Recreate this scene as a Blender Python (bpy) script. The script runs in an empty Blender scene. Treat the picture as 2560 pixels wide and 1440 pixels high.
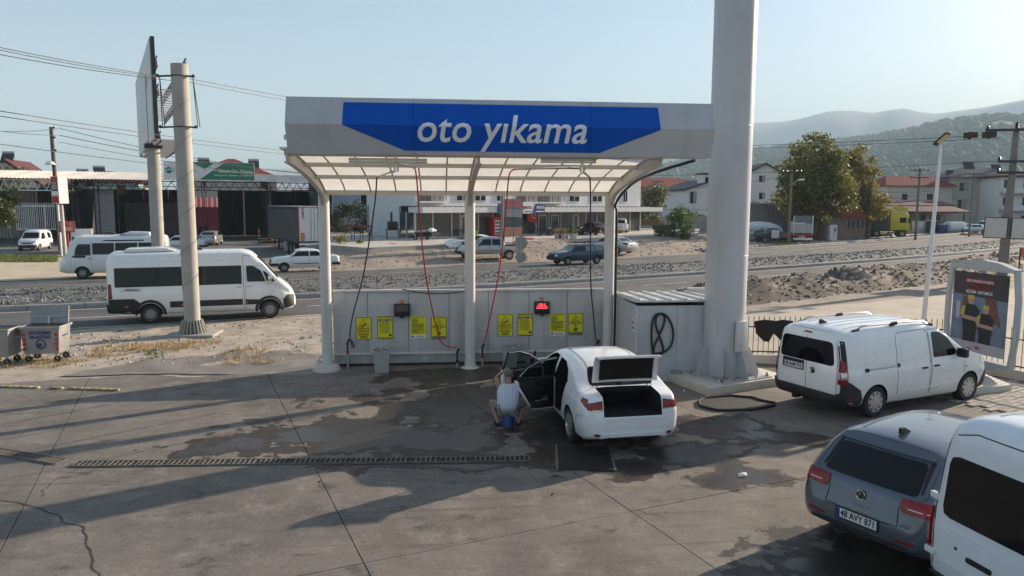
import bpy, bmesh, math, random
from mathutils import Vector, Matrix, Euler, noise
from mathutils.bvhtree import BVHTree
from mathutils.geometry import delaunay_2d_cdt
R = math.radians
scene = bpy.context.scene
# ------------------------------------------------------------------ camera
CAM_H, FOCAL = 4.3, 1850.0            # eye height (m), focal length in px of a 2560 px wide frame
YAW, PITCH, ROLL = R(5.6), math.atan(210.0 / 1850.0), R(0.23)
_f = Vector((math.sin(YAW) * math.cos(PITCH), math.cos(YAW) * math.cos(PITCH), -math.sin(PITCH)))
_r = Vector((math.cos(YAW), -math.sin(YAW), 0)); _u = _r.cross(_f)
_r = _r * math.cos(ROLL) + _u * math.sin(ROLL); _u = _r.cross(_f)
CAM = Vector((0, 0, CAM_H))
cd = bpy.data.cameras.new('camera'); cam = bpy.data.objects.new('camera', cd)
scene.collection.objects.link(cam); scene.camera = cam
cam.matrix_world = Matrix(((_r.x, _u.x, -_f.x, 0), (_r.y, _u.y, -_f.y, 0), (_r.z, _u.z, -_f.z, CAM_H), (0, 0, 0, 1)))
cd.sensor_width = 36; cd.lens = 36 * FOCAL / 2560; cd.clip_start = 0.1; cd.clip_end = 20000
# ------------------------------------------------------------------ sky and sun
SUN_AZ, SUN_EL = R(61), R(17.4)       # azimuth clockwise from +Y
w = bpy.data.worlds.new('World'); scene.world = w; w.use_nodes = True
nt = w.node_tree; nt.nodes.clear()
sky = nt.nodes.new('ShaderNodeTexSky'); sky.sky_type = 'NISHITA'; sky.sun_disc = False
sky.sun_elevation = SUN_EL; sky.sun_rotation = SUN_AZ; sky.altitude = 100
sky.air_density = 1.0; sky.dust_density = 0.9; sky.ozone_density = 1.3
bg = nt.nodes.new('ShaderNodeBackground'); bg.inputs['Strength'].default_value = 0.06
out = nt.nodes.new('ShaderNodeOutputWorld')
nt.links.new(sky.outputs[0], bg.inputs[0]); nt.links.new(bg.outputs[0], out.inputs[0])
sl = bpy.data.lights.new('sun', 'SUN'); sl.energy = 5.0; sl.angle = R(0.6); sl.color = (1, 0.83, 0.65)
so = bpy.data.objects.new('sun', sl); scene.collection.objects.link(so)
_d = Vector((math.sin(SUN_AZ) * math.cos(SUN_EL), math.cos(SUN_AZ) * math.cos(SUN_EL), math.sin(SUN_EL)))
so.rotation_euler = _d.to_track_quat('Z', 'Y').to_euler(); so.location = _d * 200
vs = scene.view_settings; vs.view_transform = 'Standard'; vs.look = 'None'; vs.gamma = 1; vs.exposure = 1.55
scene.cycles.use_denoising = True; scene.cycles.max_bounces = 7; scene.cycles.diffuse_bounces = 3
scene.cycles.glossy_bounces = 3; scene.cycles.transmission_bounces = 4; scene.cycles.volume_bounces = 0
scene.cycles.transparent_max_bounces = 16; scene.cycles.caustics_reflective = False; scene.cycles.caustics_refractive = False
# ------------------------------------------------------------------ survey helpers (photo point -> place in the world)
def ray(px, py): return _f + _r * ((px - 1280) / FOCAL) + _u * ((720 - py) / FOCAL)
def gp(px, py, z=0.0):
    d = ray(px, py); return CAM + d * ((z - CAM_H) / d.z)
def at(px, py, Y):
    d = ray(px, py); return CAM + d * (Y / d.y)
def hz(px, py, p):                     # height of a photo point that stands over ground point p
    d = ray(px, py); k = math.hypot(p[0], p[1]) / math.hypot(d.x, d.y); return CAM_H + d.z * k
def rnd(a, b): return random.uniform(a, b)
random.seed(7)
col = scene.collection
# ------------------------------------------------------------------ materials
MATS = {}
def mat(name, c, rough=.6, metal=0., spec=.5, var=.10, scale=3., bump=0., bscale=30., coat=0., c2=None, trans=0., emit=0., space='Object', streak=0.):
    if name in MATS: return MATS[name]
    m = bpy.data.materials.new(name); m.use_nodes = True; MATS[name] = m
    n, l = m.node_tree.nodes, m.node_tree.links
    b = n['Principled BSDF']; c = tuple(c)[:3]
    b.inputs['Base Color'].default_value = (*c, 1); b.inputs['Roughness'].default_value = rough
    b.inputs['Metallic'].default_value = metal; b.inputs['Specular IOR Level'].default_value = spec
    b.inputs['Coat Weight'].default_value = coat; b.inputs['Coat Roughness'].default_value = .03
    if trans: b.inputs['Transmission Weight'].default_value = trans
    if emit: b.inputs['Emission Color'].default_value = (*c, 1); b.inputs['Emission Strength'].default_value = emit
    if var or bump or c2:
        if space == 'World': co = n.new('ShaderNodeNewGeometry').outputs['Position']
        else: co = n.new('ShaderNodeTexCoord').outputs['Object']
        t = n.new('ShaderNodeTexNoise'); t.inputs['Scale'].default_value = scale; t.inputs['Detail'].default_value = 7; t.inputs['Roughness'].default_value = .62
        l.new(co, t.inputs['Vector'])
        rp = n.new('ShaderNodeMapRange'); rp.inputs[1].default_value = .3; rp.inputs[2].default_value = .7
        l.new(t.outputs['Fac'], rp.inputs[0])
        mx = n.new('ShaderNodeMix'); mx.data_type = 'RGBA'
        k2 = c2 if c2 else tuple(min(1, x * (1 + var)) for x in c)
        mx.inputs[6].default_value = (*(x * (1 - var) for x in c), 1); mx.inputs[7].default_value = (*k2, 1)
        l.new(rp.outputs[0], mx.inputs[0]); l.new(mx.outputs[2], b.inputs['Base Color'])
        if streak:                                        # rain runs and splash dirt drawn out downwards
            mp = n.new('ShaderNodeMapping'); mp.inputs['Scale'].default_value = (3.2, 3.2, .35); ge = n.new('ShaderNodeNewGeometry'); l.new(ge.outputs['Position'], mp.inputs['Vector'])
            ts = n.new('ShaderNodeTexNoise'); ts.inputs['Scale'].default_value = 1; ts.inputs['Detail'].default_value = 6; l.new(mp.outputs[0], ts.inputs['Vector'])
            ms_ = n.new('ShaderNodeMapRange'); ms_.inputs[1].default_value = .52; ms_.inputs[2].default_value = .75; ms_.inputs[4].default_value = streak; l.new(ts.outputs['Fac'], ms_.inputs[0])
            m3 = n.new('ShaderNodeMix'); m3.data_type = 'RGBA'; m3.inputs[7].default_value = (.20, .165, .125, 1); l.new(ms_.outputs[0], m3.inputs[0]); l.new(mx.outputs[2], m3.inputs[6]); l.new(m3.outputs[2], b.inputs['Base Color'])
        rr = n.new('ShaderNodeMapRange'); rr.inputs[3].default_value = max(0, rough * .85); rr.inputs[4].default_value = min(1, rough * 1.2)
        l.new(t.outputs['Fac'], rr.inputs[0]); l.new(rr.outputs[0], b.inputs['Roughness'])
        if bump:
            t2 = n.new('ShaderNodeTexNoise'); t2.inputs['Scale'].default_value = bscale; t2.inputs['Detail'].default_value = 6
            l.new(co, t2.inputs['Vector'])
            bp = n.new('ShaderNodeBump'); bp.inputs['Strength'].default_value = bump; bp.inputs['Distance'].default_value = .02
            l.new(t2.outputs['Fac'], bp.inputs['Height']); l.new(bp.outputs[0], b.inputs['Normal'])
    return m
def paint(name, c, rough=.28, dust=.35, metal=0.):
    """car paint under clear coat with road dust thickening towards the sills"""
    if name in MATS: return MATS[name]
    m = mat(name, c, rough=rough, metal=metal, var=.03, coat=.7)
    n, l = m.node_tree.nodes, m.node_tree.links; b = n['Principled BSDF']
    src = b.inputs['Base Color'].links[0].from_socket
    tc = n.new('ShaderNodeTexCoord'); sp = n.new('ShaderNodeSeparateXYZ'); l.new(tc.outputs['Object'], sp.inputs[0])
    mr = n.new('ShaderNodeMapRange'); mr.inputs[1].default_value = .95; mr.inputs[2].default_value = .2; mr.inputs[3].default_value = 0; mr.inputs[4].default_value = dust
    l.new(sp.outputs['Z'], mr.inputs[0])
    t = n.new('ShaderNodeTexNoise'); t.inputs['Scale'].default_value = 5; t.inputs['Detail'].default_value = 8; l.new(tc.outputs['Object'], t.inputs['Vector'])
    mu = n.new('ShaderNodeMath'); mu.operation = 'MULTIPLY'; l.new(mr.outputs[0], mu.inputs[0]); l.new(t.outputs['Fac'], mu.inputs[1])
    mx = n.new('ShaderNodeMix'); mx.data_type = 'RGBA'; mx.inputs[7].default_value = (.30, .26, .21, 1)
    l.new(mu.outputs[0], mx.inputs[0]); l.new(src, mx.inputs[6]); l.new(mx.outputs[2], b.inputs['Base Color'])
    return m
# ------------------------------------------------------------------ object helpers
def tag(o, label=None, cat=None, group=None, kind=None):
    if label: o['label'] = label
    if cat: o['category'] = cat
    if group: o['group'] = group
    if kind: o['kind'] = kind
    return o
def thing(name, label, cat, loc=(0, 0, 0), rz=0., group=None, parent=None):
    o = bpy.data.objects.new(name, None); col.objects.link(o); o.empty_display_size = .2
    o.location = loc; o.rotation_euler = (0, 0, rz)
    return tag(o, label, cat, group)
def link_mesh(name, me, m=None, parent=None, smooth=False):
    o = bpy.data.objects.new(name, me); col.objects.link(o)
    if m is not None and not me.materials:
        for x in (m if isinstance(m, (list, tuple)) else [m]): me.materials.append(x)
    if parent: o.parent = parent
    if smooth:
        for p in me.polygons: p.use_smooth = True
        if smooth != 'full':
            try: me.set_sharp_from_angle(angle=R(smooth if smooth is not True else 38))
            except Exception: pass
    return o
def copy_tree(o, parent=None, loc=None, rz=None, label=None):
    c = o.copy(); col.objects.link(c)
    if parent: c.parent = parent
    if loc is not None: c.location = loc
    if rz is not None: c.rotation_euler = (0, 0, rz)
    if label: c['label'] = label
    for ch in list(o.children):
        copy_tree(ch, c)
    return c
class MB:
    def __init__(s): s.v = []; s.f = []; s.mi = []; s.cur = 0
    def add(s, vs, fs):
        k = len(s.v); s.v += [tuple(v) for v in vs]; s.f += [tuple(i + k for i in f) for f in fs]; s.mi += [s.cur] * len(fs); return s
    def box(s, c, d, rz=0., rx=0., ry=0., taper=1.):
        x, y, z = d[0] / 2, d[1] / 2, d[2] / 2; t = taper
        p = [(-x, -y, -z), (x, -y, -z), (x, y, -z), (-x, y, -z), (-x * t, -y * t, z), (x * t, -y * t, z), (x * t, y * t, z), (-x * t, y * t, z)]
        M = Matrix.Translation(c) @ Euler((rx, ry, rz)).to_matrix().to_4x4()
        return s.add([M @ Vector(q) for q in p], [(0, 3, 2, 1), (4, 5, 6, 7), (0, 1, 5, 4), (1, 2, 6, 5), (2, 3, 7, 6), (3, 0, 4, 7)])
    def bar(s, a, b, w, h=None, up=(0, 0, 1)):
        a, b = Vector(a), Vector(b); d = (b - a).normalized(); u = Vector(up)
        if abs(d.dot(u)) > .98: u = Vector((0, 1, 0))
        x = d.cross(u).normalized() * (w / 2); y = x.cross(d).normalized() * ((h or w) / 2)
        p = [a - x - y, a + x - y, a + x + y, a - x + y, b - x - y, b + x - y, b + x + y, b - x + y]
        return s.add(p, [(0, 3, 2, 1), (4, 5, 6, 7), (0, 1, 5, 4), (1, 2, 6, 5), (2, 3, 7, 6), (3, 0, 4, 7)])
    def cyl(s, a, b, r0, r1=None, n=12, caps=True):
        a, b = Vector(a), Vector(b); r1 = r0 if r1 is None else r1; d = (b - a).normalized()
        u = d.orthogonal().normalized(); w_ = d.cross(u); p = []
        for q, r in ((a, r0), (b, r1)):
            for i in range(n):
                t = 2 * math.pi * i / n; p.append(q + u * (r * math.cos(t)) + w_ * (r * math.sin(t)))
        f = [(i, (i + 1) % n, n + (i + 1) % n, n + i) for i in range(n)]
        if caps: f += [tuple(range(n - 1, -1, -1)), tuple(range(n, 2 * n))]
        return s.add(p, f)
    def tube(s, pts, r, n=8, closed=False):
        pts = [Vector(p) for p in pts]; N = len(pts); rs = r if isinstance(r, (list, tuple)) else [r] * N; rings = []; u = None
        for i, p in enumerate(pts):
            d = (pts[min(i + 1, N - 1)] - pts[max(i - 1, 0)])
            d = d.normalized() if d.length > 1e-9 else Vector((0, 0, 1))
            u = d.orthogonal().normalized() if u is None else (u - d * u.dot(d))
            u = u.normalized() if u.length > 1e-6 else d.orthogonal().normalized()
            w_ = d.cross(u); rings.append([p + u * (rs[i] * math.cos(2 * math.pi * k / n)) + w_ * (rs[i] * math.sin(2 * math.pi * k / n)) for k in range(n)])
        f = []
        for i in range(N - 1):
            for k in range(n): f.append((i * n + k, i * n + (k + 1) % n, (i + 1) * n + (k + 1) % n, (i + 1) * n + k))
        f += [tuple(range(n - 1, -1, -1)), tuple(range((N - 1) * n, N * n))]
        return s.add([q for rg in rings for q in rg], f)
    def prism(s, poly, ax, a, b):
        """polygon in the two axes other than ax, extruded along ax from a to b"""
        def pt(u, v, w_): return (w_, u, v) if ax == 'x' else ((u, w_, v) if ax == 'y' else (u, v, w_))
        n = len(poly); p = [pt(u, v, a) for u, v in poly] + [pt(u, v, b) for u, v in poly]
        f = [tuple(range(n - 1, -1, -1)), tuple(range(n, 2 * n))] + [(i, (i + 1) % n, n + (i + 1) % n, n + i) for i in range(n)]
        return s.add(p, f)
    def lathe(s, prof, c=(0, 0, 0), n=16, axis='z'):
        p = []
        for r, z in prof:
            for i in range(n):
                t = 2 * math.pi * i / n; x, y = r * math.cos(t), r * math.sin(t)
                q = (x, y, z) if axis == 'z' else ((x, z, y) if axis == 'y' else (z, x, y)); p.append(Vector(c) + Vector(q))
        f = []
        for j in range(len(prof) - 1):
            for i in range(n): f.append((j * n + i, j * n + (i + 1) % n, (j + 1) * n + (i + 1) % n, (j + 1) * n + i))
        return s.add(p, f)
    def ball(s, c, r, n=8, m=6, sq=(1, 1, 1)):
        p = []; c = Vector(c)
        for j in range(m + 1):
            a = math.pi * j / m
            for i in range(n):
                t = 2 * math.pi * i / n; p.append(c + Vector((r * sq[0] * math.sin(a) * math.cos(t), r * sq[1] * math.sin(a) * math.sin(t), r * sq[2] * math.cos(a))))
        f = [(j * n + i, (j + 1) * n + i, (j + 1) * n + (i + 1) % n, j * n + (i + 1) % n) for j in range(m) for i in range(n)]
        return s.add(p, f)
    def quad(s, a, b, c, d): return s.add([a, b, c, d], [(0, 1, 2, 3)])
    def mesh(s, name, bevel=0.):
        me = bpy.data.meshes.new(name); me.from_pydata(s.v, [], s.f)
        if any(s.mi):
            me.polygons.foreach_set('material_index', s.mi)
        bm = bmesh.new(); bm.from_mesh(me); bmesh.ops.remove_doubles(bm, verts=bm.verts, dist=1e-5)
        bmesh.ops.recalc_face_normals(bm, faces=bm.faces)
        if bevel:
            es = [e for e in bm.edges if len(e.link_faces) == 2 and e.calc_face_angle(0) > .6]
            bmesh.ops.bevel(bm, geom=es, offset=bevel, segments=2, affect='EDGES', profile=.6, clamp_overlap=True)
        bm.to_mesh(me); bm.free(); me.update(); return me
    def build(s, name, m, parent=None, smooth=False, bevel=0.):
        return link_mesh(name, s.mesh(name, bevel), m, parent, smooth)
def box(name, c, d, m, parent=None, rz=0., bevel=0., rx=0., ry=0., **k):
    o = MB().box((0, 0, 0), d, **k).build(name, m, parent, bevel=bevel, smooth=30 if bevel else False)
    o.location = c; o.rotation_euler = (rx, ry, rz); return o
def text_mesh(s, size, bold=0., shear=0., extrude=.002, align='CENTER', space=1.):
    cu = bpy.data.curves.new('txt', 'FONT'); cu.body = s; cu.size = size; cu.align_x = align; cu.align_y = 'CENTER'
    cu.offset = bold * size; cu.shear = shear; cu.extrude = extrude; cu.resolution_u = 3; cu.space_character = space
    o = bpy.data.objects.new('txt', cu); col.objects.link(o); dg = bpy.context.evaluated_depsgraph_get()
    me = bpy.data.meshes.new_from_object(o.evaluated_get(dg)); bpy.data.objects.remove(o); bpy.data.curves.remove(cu); me.materials.clear(); return me
def text(name, s, size, m, parent, loc, rot=(R(90), 0, 0), width=None, **k):
    me = text_mesh(s, size, **k)
    if width:
        xs = [v.co.x for v in me.vertices]; f = width / max(1e-6, max(xs) - min(xs)); me.transform(Matrix.Scale(f, 4, (1, 0, 0)))
    o = link_mesh(name, me, m, parent); o.location = loc; o.rotation_euler = rot; return o
def smoothstep(a, b, x):
    t = max(0., min(1., (x - a) / (b - a))); return t * t * (3 - 2 * t)
def interp(pts, x):
    if x <= pts[0][0]: return pts[0][1]
    for (x0, y0), (x1, y1) in zip(pts, pts[1:]):
        if x <= x1: return y0 + (y1 - y0) * (x - x0) / (x1 - x0)
    return pts[-1][1]
def pchip(pts):
    """monotone cubic through points -> function"""
    xs = [p[0] for p in pts]; ys = [p[1] for p in pts]; n = len(xs)
    h = [xs[i + 1] - xs[i] for i in range(n - 1)]; dl = [(ys[i + 1] - ys[i]) / h[i] for i in range(n - 1)]
    d = [0.] * n; d[0] = dl[0]; d[-1] = dl[-1]
    for i in range(1, n - 1):
        if dl[i - 1] * dl[i] > 0:
            w1 = 2 * h[i] + h[i - 1]; w2 = h[i] + 2 * h[i - 1]; d[i] = (w1 + w2) / (w1 / dl[i - 1] + w2 / dl[i])
    def f(x):
        if x <= xs[0]: return ys[0]
        if x >= xs[-1]: return ys[-1]
        i = 0
        while x > xs[i + 1]: i += 1
        t = (x - xs[i]) / h[i]; t2 = t * t; t3 = t2 * t
        return (2 * t3 - 3 * t2 + 1) * ys[i] + (t3 - 2 * t2 + t) * h[i] * d[i] + (-2 * t3 + 3 * t2) * ys[i + 1] + (t3 - t2) * h[i] * d[i + 1]
    return f
# common materials
WHITE = mat('white_coated_steel', (.60, .60, .59), .45, var=.05, streak=.35)
STEELP = mat('painted_steel_beige', (.56, .54, .50), .45, var=.06)
GALV = mat('galvanised_steel', (.42, .43, .43), .4, metal=.6, var=.15)
DARK = mat('dark_painted_metal', (.035, .035, .038), .5)
BLACK = mat('black_plastic', (.012, .012, .013), .55, var=.15)
RUBBER = mat('rubber', (.018, .018, .018), .75, bump=.2, bscale=60)
CONC = mat('concrete', (.33, .31, .28), .85, var=.18, bump=.25, bscale=25, scale=2)
CONCL = mat('pale_concrete', (.50, .47, .43), .85, var=.15, bump=.2, bscale=25, scale=2)
GLASS = mat('tinted_glass', (.006, .007, .008), .04, spec=.4, var=0)
CHROME = mat('chrome', (.65, .65, .66), .12, metal=1, var=0)
REDP = mat('red_paint', (.42, .02, .02), .45)
WHITEP = mat('white_paint', (.75, .75, .73), .5, var=.05)
BLUEP = mat('blue_paint', (.015, .03, .16), .45)
BLACKP = mat('black_print', (.01, .01, .01), .6, var=0)
REDG = mat('red_lens', (.22, .004, .006), .2, var=.05, coat=.15)
AMBER = mat('amber_lens', (.55, .13, .02), .15, var=.05, coat=.8)
CLEARG = mat('clear_lens', (.55, .56, .58), .1, metal=.5, var=.05, coat=.8)
# ================================================================== GROUND, ROADS, HILLS
NE = pchip([(-90, 2), (-40, 17.5), (-12.7, 25.9), (-4.5, 28.7), (3, 31.6), (10.5, 34.9), (16.2, 37.7), (22.8, 41.2), (34.8, 48.6), (50, 58.8), (75, 77), (110, 106), (160, 152), (260, 250)])
MFc = pchip([(-90, 11), (-45, 23.2), (-17.3, 30.7), (-5.4, 34.5), (1.8, 37.5), (9.9, 41.3), (19.9, 46.4), (40, 57.8), (60, 71), (85, 90), (120, 121), (170, 168), (260, 256)])
MBc = pchip([(-90, 16), (-50, 28.2), (-20.7, 36.9), (-8.1, 40.8), (-.7, 43.5), (9, 47.8), (16.3, 51.2), (23.4, 54.8), (32.6, 60), (50.7, 71), (69.3, 85), (100, 110.5), (150, 156), (260, 264)])
FE = pchip([(-90, 20), (-55, 32), (-23.4, 41.9), (-10.6, 46.8), (-1.8, 50.8), (6.2, 55), (19.8, 62.2), (29, 68), (42.2, 77.3), (64.9, 94.5), (93.7, 117.8), (140, 160), (260, 278)])
def nz(x, y, s, seed=0.): return noise.noise(Vector((x * s, y * s, seed)))
def ground_h(x, y):
    """height of the natural ground"""
    if -90 < x < 260:
        s = (y - FE(x)) * .86
        if s > 0:
            wx = smoothstep(-13, -4, x) * (1 - smoothstep(26, 38, x))
            h = -.03 + .98 * wx * smoothstep(1.0, 9.5, s) + (.10 * nz(x, y, .35) + .07 * nz(x, y, 1.1, 3)) * smoothstep(.5, 2.5, s) * (1 - smoothstep(11, 14, s)) * smoothstep(-30, -10, x)
            return h + .0035 * max(0, s - 60)
        n_ = NE(x) - y
        if n_ < 0: return -.05
        h = -.02
        if x > 9.5:                                        # spoil heap along the near kerb
            r = smoothstep(.4, 1.6, n_) * (1 - smoothstep(3.4, 6.2, n_)) * smoothstep(10, 13, x)
            h += r * (.62 + .35 * nz(x, y, .5, 5) + .22 * nz(x, y, 1.7, 8)) + .03 * nz(x, y, .8, 2) * smoothstep(.4, 2, n_)
        elif y > 19.5:
            h += (.05 * nz(x, y, .7, 1) + .05 * nz(x, y, 2.1, 9)) * smoothstep(.2, 1.2, n_) * smoothstep(19.5, 21, y)
        return h
    return -.03
def axis_vals(segs):
    v = []
    for a, b, st in segs:
        n = max(1, int(round((b - a) / st))); v += [a + (b - a) * i / n for i in range(n)]
    return v + [segs[-1][1]]
xs = axis_vals([(-6000, -400, 700), (-400, -90, 31), (-90, -24, 3), (-24, 40, .45), (40, 130, 3), (130, 400, 27), (400, 8000, 700)])
ys = axis_vals([(-400, -30, 60), (-30, 18, 6), (18, 84, .45), (84, 180, 4), (180, 400, 40), (400, 8000, 600)])
me = bpy.data.meshes.new('ground')
nx = len(xs); me.from_pydata([(x, y, ground_h(x, y)) for y in ys for x in xs], [], [(j * nx + i, j * nx + i + 1, (j + 1) * nx + i + 1, (j + 1) * nx + i) for j in range(len(ys) - 1) for i in range(nx - 1)])
def ground_mat():
    m = mat('dry_earth', (.34, .27, .20), .95, var=.18, scale=.35, space='World', bump=.5, bscale=9, c2=(.44, .37, .30))
    n, l = m.node_tree.nodes, m.node_tree.links; b = n['Principled BSDF']
    src = b.inputs['Base Color'].links[0].from_socket; ge = n.new('ShaderNodeNewGeometry')
    t = n.new('ShaderNodeTexNoise'); t.inputs['Scale'].default_value = 2.2; t.inputs['Detail'].default_value = 9; t.inputs['Roughness'].default_value = .75; l.new(ge.outputs['Position'], t.inputs['Vector'])
    mr = n.new('ShaderNodeMapRange'); mr.inputs[1].default_value = .52; mr.inputs[2].default_value = .72; l.new(t.outputs['Fac'], mr.inputs[0])
    mx = n.new('ShaderNodeMix'); mx.data_type = 'RGBA'; mx.inputs[7].default_value = (.16, .125, .095, 1)
    l.new(mr.outputs[0], mx.inputs[0]); l.new(src, mx.inputs[6])
    v = n.new('ShaderNodeTexVoronoi'); v.inputs['Scale'].default_value = 7; l.new(ge.outputs['Position'], v.inputs['Vector'])
    m2 = n.new('ShaderNodeMix'); m2.data_type = 'RGBA'; m2.blend_type = 'MULTIPLY'; m2.inputs[0].default_value = .35
    l.new(mx.outputs[2], m2.inputs[6]); l.new(v.outputs['Color'], m2.inputs[7]); l.new(m2.outputs[2], b.inputs['Base Color'])
    return m
tag(link_mesh('ground', me, ground_mat(), smooth='full'), 'bare dusty earth around the car wash and the road', kind='structure')

# ---- asphalt
ASPH = mat('asphalt', (.085, .083, .082), .85, var=.22, scale=.5, space='World', bump=.25, bscale=40, c2=(.125, .120, .115))
ROADX = axis_vals([(-90, -26, 4), (-26, 60, 1.5), (60, 250, 6)])
def strip(name, fa, fb, m, z=0., x0=-90, x1=250, parent=None, zb=None):
    b = MB(); X = [x for x in ROADX if x0 <= x <= x1]
    X = sorted(set([x0, x1] + X))
    for x, x2 in zip(X, X[1:]):
        b.quad((x, fa(x), z), (x2, fa(x2), z), (x2, fb(x2), z if zb is None else zb), (x, fb(x), z if zb is None else zb))
    return b.build(name, m, parent)
rn = tag(strip('near_road', NE, MFc, ASPH, .0), kind='structure')
rf = tag(strip('far_road', MBc, FE, ASPH, .0), kind='structure')
LINE = mat('road_line_paint', (.55, .54, .50), .7, var=.25, scale=3, space='World')
def lerpf(a, b, t, o=0.): return lambda x: a(x) + (b(x) - a(x)) * t + o
def painted(fn, x0, x1, wd=.13, par=rn): strip('painted_line', lambda x: fn(x), lambda x: fn(x) + wd, LINE, .006, x0, x1, par)
painted(lerpf(NE, MFc, 0, .35), -60, 120); painted(lerpf(NE, MFc, 1, -.55), -60, 120)
painted(lerpf(MBc, FE, 0, .45), -60, 120, par=rf); painted(lerpf(MBc, FE, 1, -.7), -60, 30, par=rf); painted(lerpf(MBc, FE, .72), 26, 130, .16, rf)
k = -22.
while k < 100:
    painted(lerpf(NE, MFc, .5), k, k + 2.9); painted(lerpf(MBc, FE, .5), k + 2, k + 4.9, par=rf); k += 8.2
# pale dust along the road edges and worn wheel tracks
DUST = mat('road_dust', (.30, .25, .19), .95, var=.2, scale=1.5, space='World', bump=.3, bscale=30)
def ragged(fn, amp, sc, seed): return lambda x: fn(x) + amp * nz(x, 0, sc, seed)
X3 = axis_vals([(-60, 60, .7)])
b = MB()
for x, x2 in zip(X3, X3[1:]):
    f0 = lambda q: NE(q) - .25; f1 = lambda q: NE(q) + .22 + .3 * nz(q, 0, .5, 4) + .15 * nz(q, 0, 1.9, 4)
    b.quad((x, f0(x), .003), (x2, f0(x2), .003), (x2, f1(x2), .003), (x, f1(x), .003))
    f2 = lambda q: FE(q) - .45 - .55 * nz(q, 0, .3, 6) - .3 * nz(q, 0, 1.7, 4); f3 = lambda q: FE(q) + .3
    b.quad((x, f2(x), .003), (x2, f2(x2), .003), (x2, f3(x2), .003), (x, f3(x), .003))
tag(b.build('road_edge_dust', DUST), 'pale dust drifted along both edges of the road', kind='structure')

# ---- median with kerb stones
GRAV = mat('crushed_gravel', (.11, .11, .105), .95, var=.35, scale=6, space='World', bump=.8, bscale=14, c2=(.21, .205, .195))
b = MB(); NS = 7
X4 = axis_vals([(-60, 60, .6), (60, 160, 3)])
for x, x2 in zip(X4, X4[1:]):
    for j in range(NS):
        q = []
        for xx, jj in ((x, j), (x2, j), (x2, j + 1), (x, j + 1)):
            t = jj / NS; y = MFc(xx) + .28 + (MBc(xx) - MFc(xx) - .56) * t
            q.append((xx, y, .17 + .16 * math.sin(math.pi * t) + .14 * nz(xx, y, .9, 2) * math.sin(math.pi * t)))
        b.quad(*q)
tag(b.build('median_bed', GRAV, smooth='full'), kind='structure')
KERB = mat('kerb_concrete', (.36, .35, .33), .9, var=.15, scale=1.2, space='World', bump=.2, bscale=20)
kerb_me = None
def kerb_run(name, fn, x0, x1, off, ln=1.0, hgt=.2, depth=.2, gap=.02, label=''):
    root = thing(name, None, None); root['kind'] = 'structure'
    if label: root['label'] = label
    me = MB().prism([(-depth / 2, -.02), (depth / 2, -.02), (depth / 2, hgt), (-depth / 2 + .03, hgt), (-depth / 2, hgt - .05)] if off > 0 else [(-depth / 2, -.02), (depth / 2, -.02), (depth / 2, hgt - .05), (depth / 2 - .03, hgt), (-depth / 2, hgt)], 'x', 0, ln - gap).mesh('kerb_stone'); me.materials.append(KERB)
    x = x0
    while x < x1:
        dx = .01; a = math.atan2(fn(x + dx) - fn(x), dx); o = bpy.data.objects.new('kerb_stone', me); col.objects.link(o); o.parent = root
        o.location = (x - math.sin(a) * off, fn(x) + math.cos(a) * off, rnd(-.012, .01)); o.rotation_euler = (rnd(-.015, .015), 0, a + rnd(-.008, .008)); x += ln * math.cos(a)
    return root
kerb_run('median_kerb', MFc, -26, 62, .12, 1.0)
kerb_run('median_kerb', MFc, 62, 150, .12, 3.0)
kerb_run('median_kerb', MBc, -26, 56, -.12, 1.0)
kerb_run('roadside_kerb', FE, 24, 125, .12, 1.0, hgt=.22)
kerb_run('roadside_kerb', NE, 11.6, 45, -.14, 1.0, hgt=.2)
# ---- stones: small rocks joined into loose masses
ROCKV = []
for s in range(5):
    bm = bmesh.new(); bmesh.ops.create_icosphere(bm, subdivisions=1, radius=1)
    rr = random.Random(s); vv = [Vector(v.co) * rr.uniform(.6, 1.15) for v in bm.verts]; vv = [Vector((v.x * rr.uniform(.8, 1.3), v.y, v.z * .75)) for v in vv]
    ROCKV.append((vv, [tuple(v.index for v in f.verts) for f in bm.faces])); bm.free()
def rocks(name, place, n, s0, s1, m, label, cat='stones', power=2.5):
    b = MB()
    for i in range(n):
        p = place()
        if p is None: continue
        vv, ff = random.choice(ROCKV); s = s0 + (s1 - s0) * random.random() ** power; E_ = Euler((rnd(0, 6), rnd(0, 6), rnd(0, 6))).to_matrix()
        b.add([Vector(p) + E_ @ v * s for v in vv], ff)
    me = bpy.data.meshes.new(name); me.from_pydata(b.v, [], b.f); o = link_mesh(name, me, m)
    return tag(o, label, cat, kind='stuff')
STONE = mat('broken_stone', (.22, .22, .215), .9, var=.5, scale=1.3, space='World', c2=(.46, .45, .43))
STONEG = mat('grey_green_stone', (.10, .112, .108), .9, var=.35, scale=1.3, space='World', c2=(.25, .265, .255))
EARTHST = mat('earthy_stone', (.30, .24, .19), .95, var=.45, scale=1.1, space='World', c2=(.50, .44, .38))
DARKSOIL = mat('dark_spoil', (.08, .06, .047), .95, var=.4, scale=.9, space='World', c2=(.17, .135, .105))
def pl_med():
    x = random.choice((rnd(-26, 12), rnd(-26, 40), rnd(10, 70))); t = rnd(.06, .94); y = MFc(x) + (MBc(x) - MFc(x)) * t; return (x, y, .2 + .15 * math.sin(math.pi * t) + .1 * nz(x, y, .9, 2))
rocks('median_gravel', pl_med, 9000, .02, .085, STONEG, 'loose grey crushed stone heaped along the road median')
def pl_medl():
    x = rnd(-26, -6); t = rnd(.08, .7); y = MFc(x) + (MBc(x) - MFc(x)) * t; return (x, y, .27)
rocks('median_rubble', pl_medl, 3200, .02, .075, STONE, 'pale broken stone in the median behind the minibus')
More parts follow.
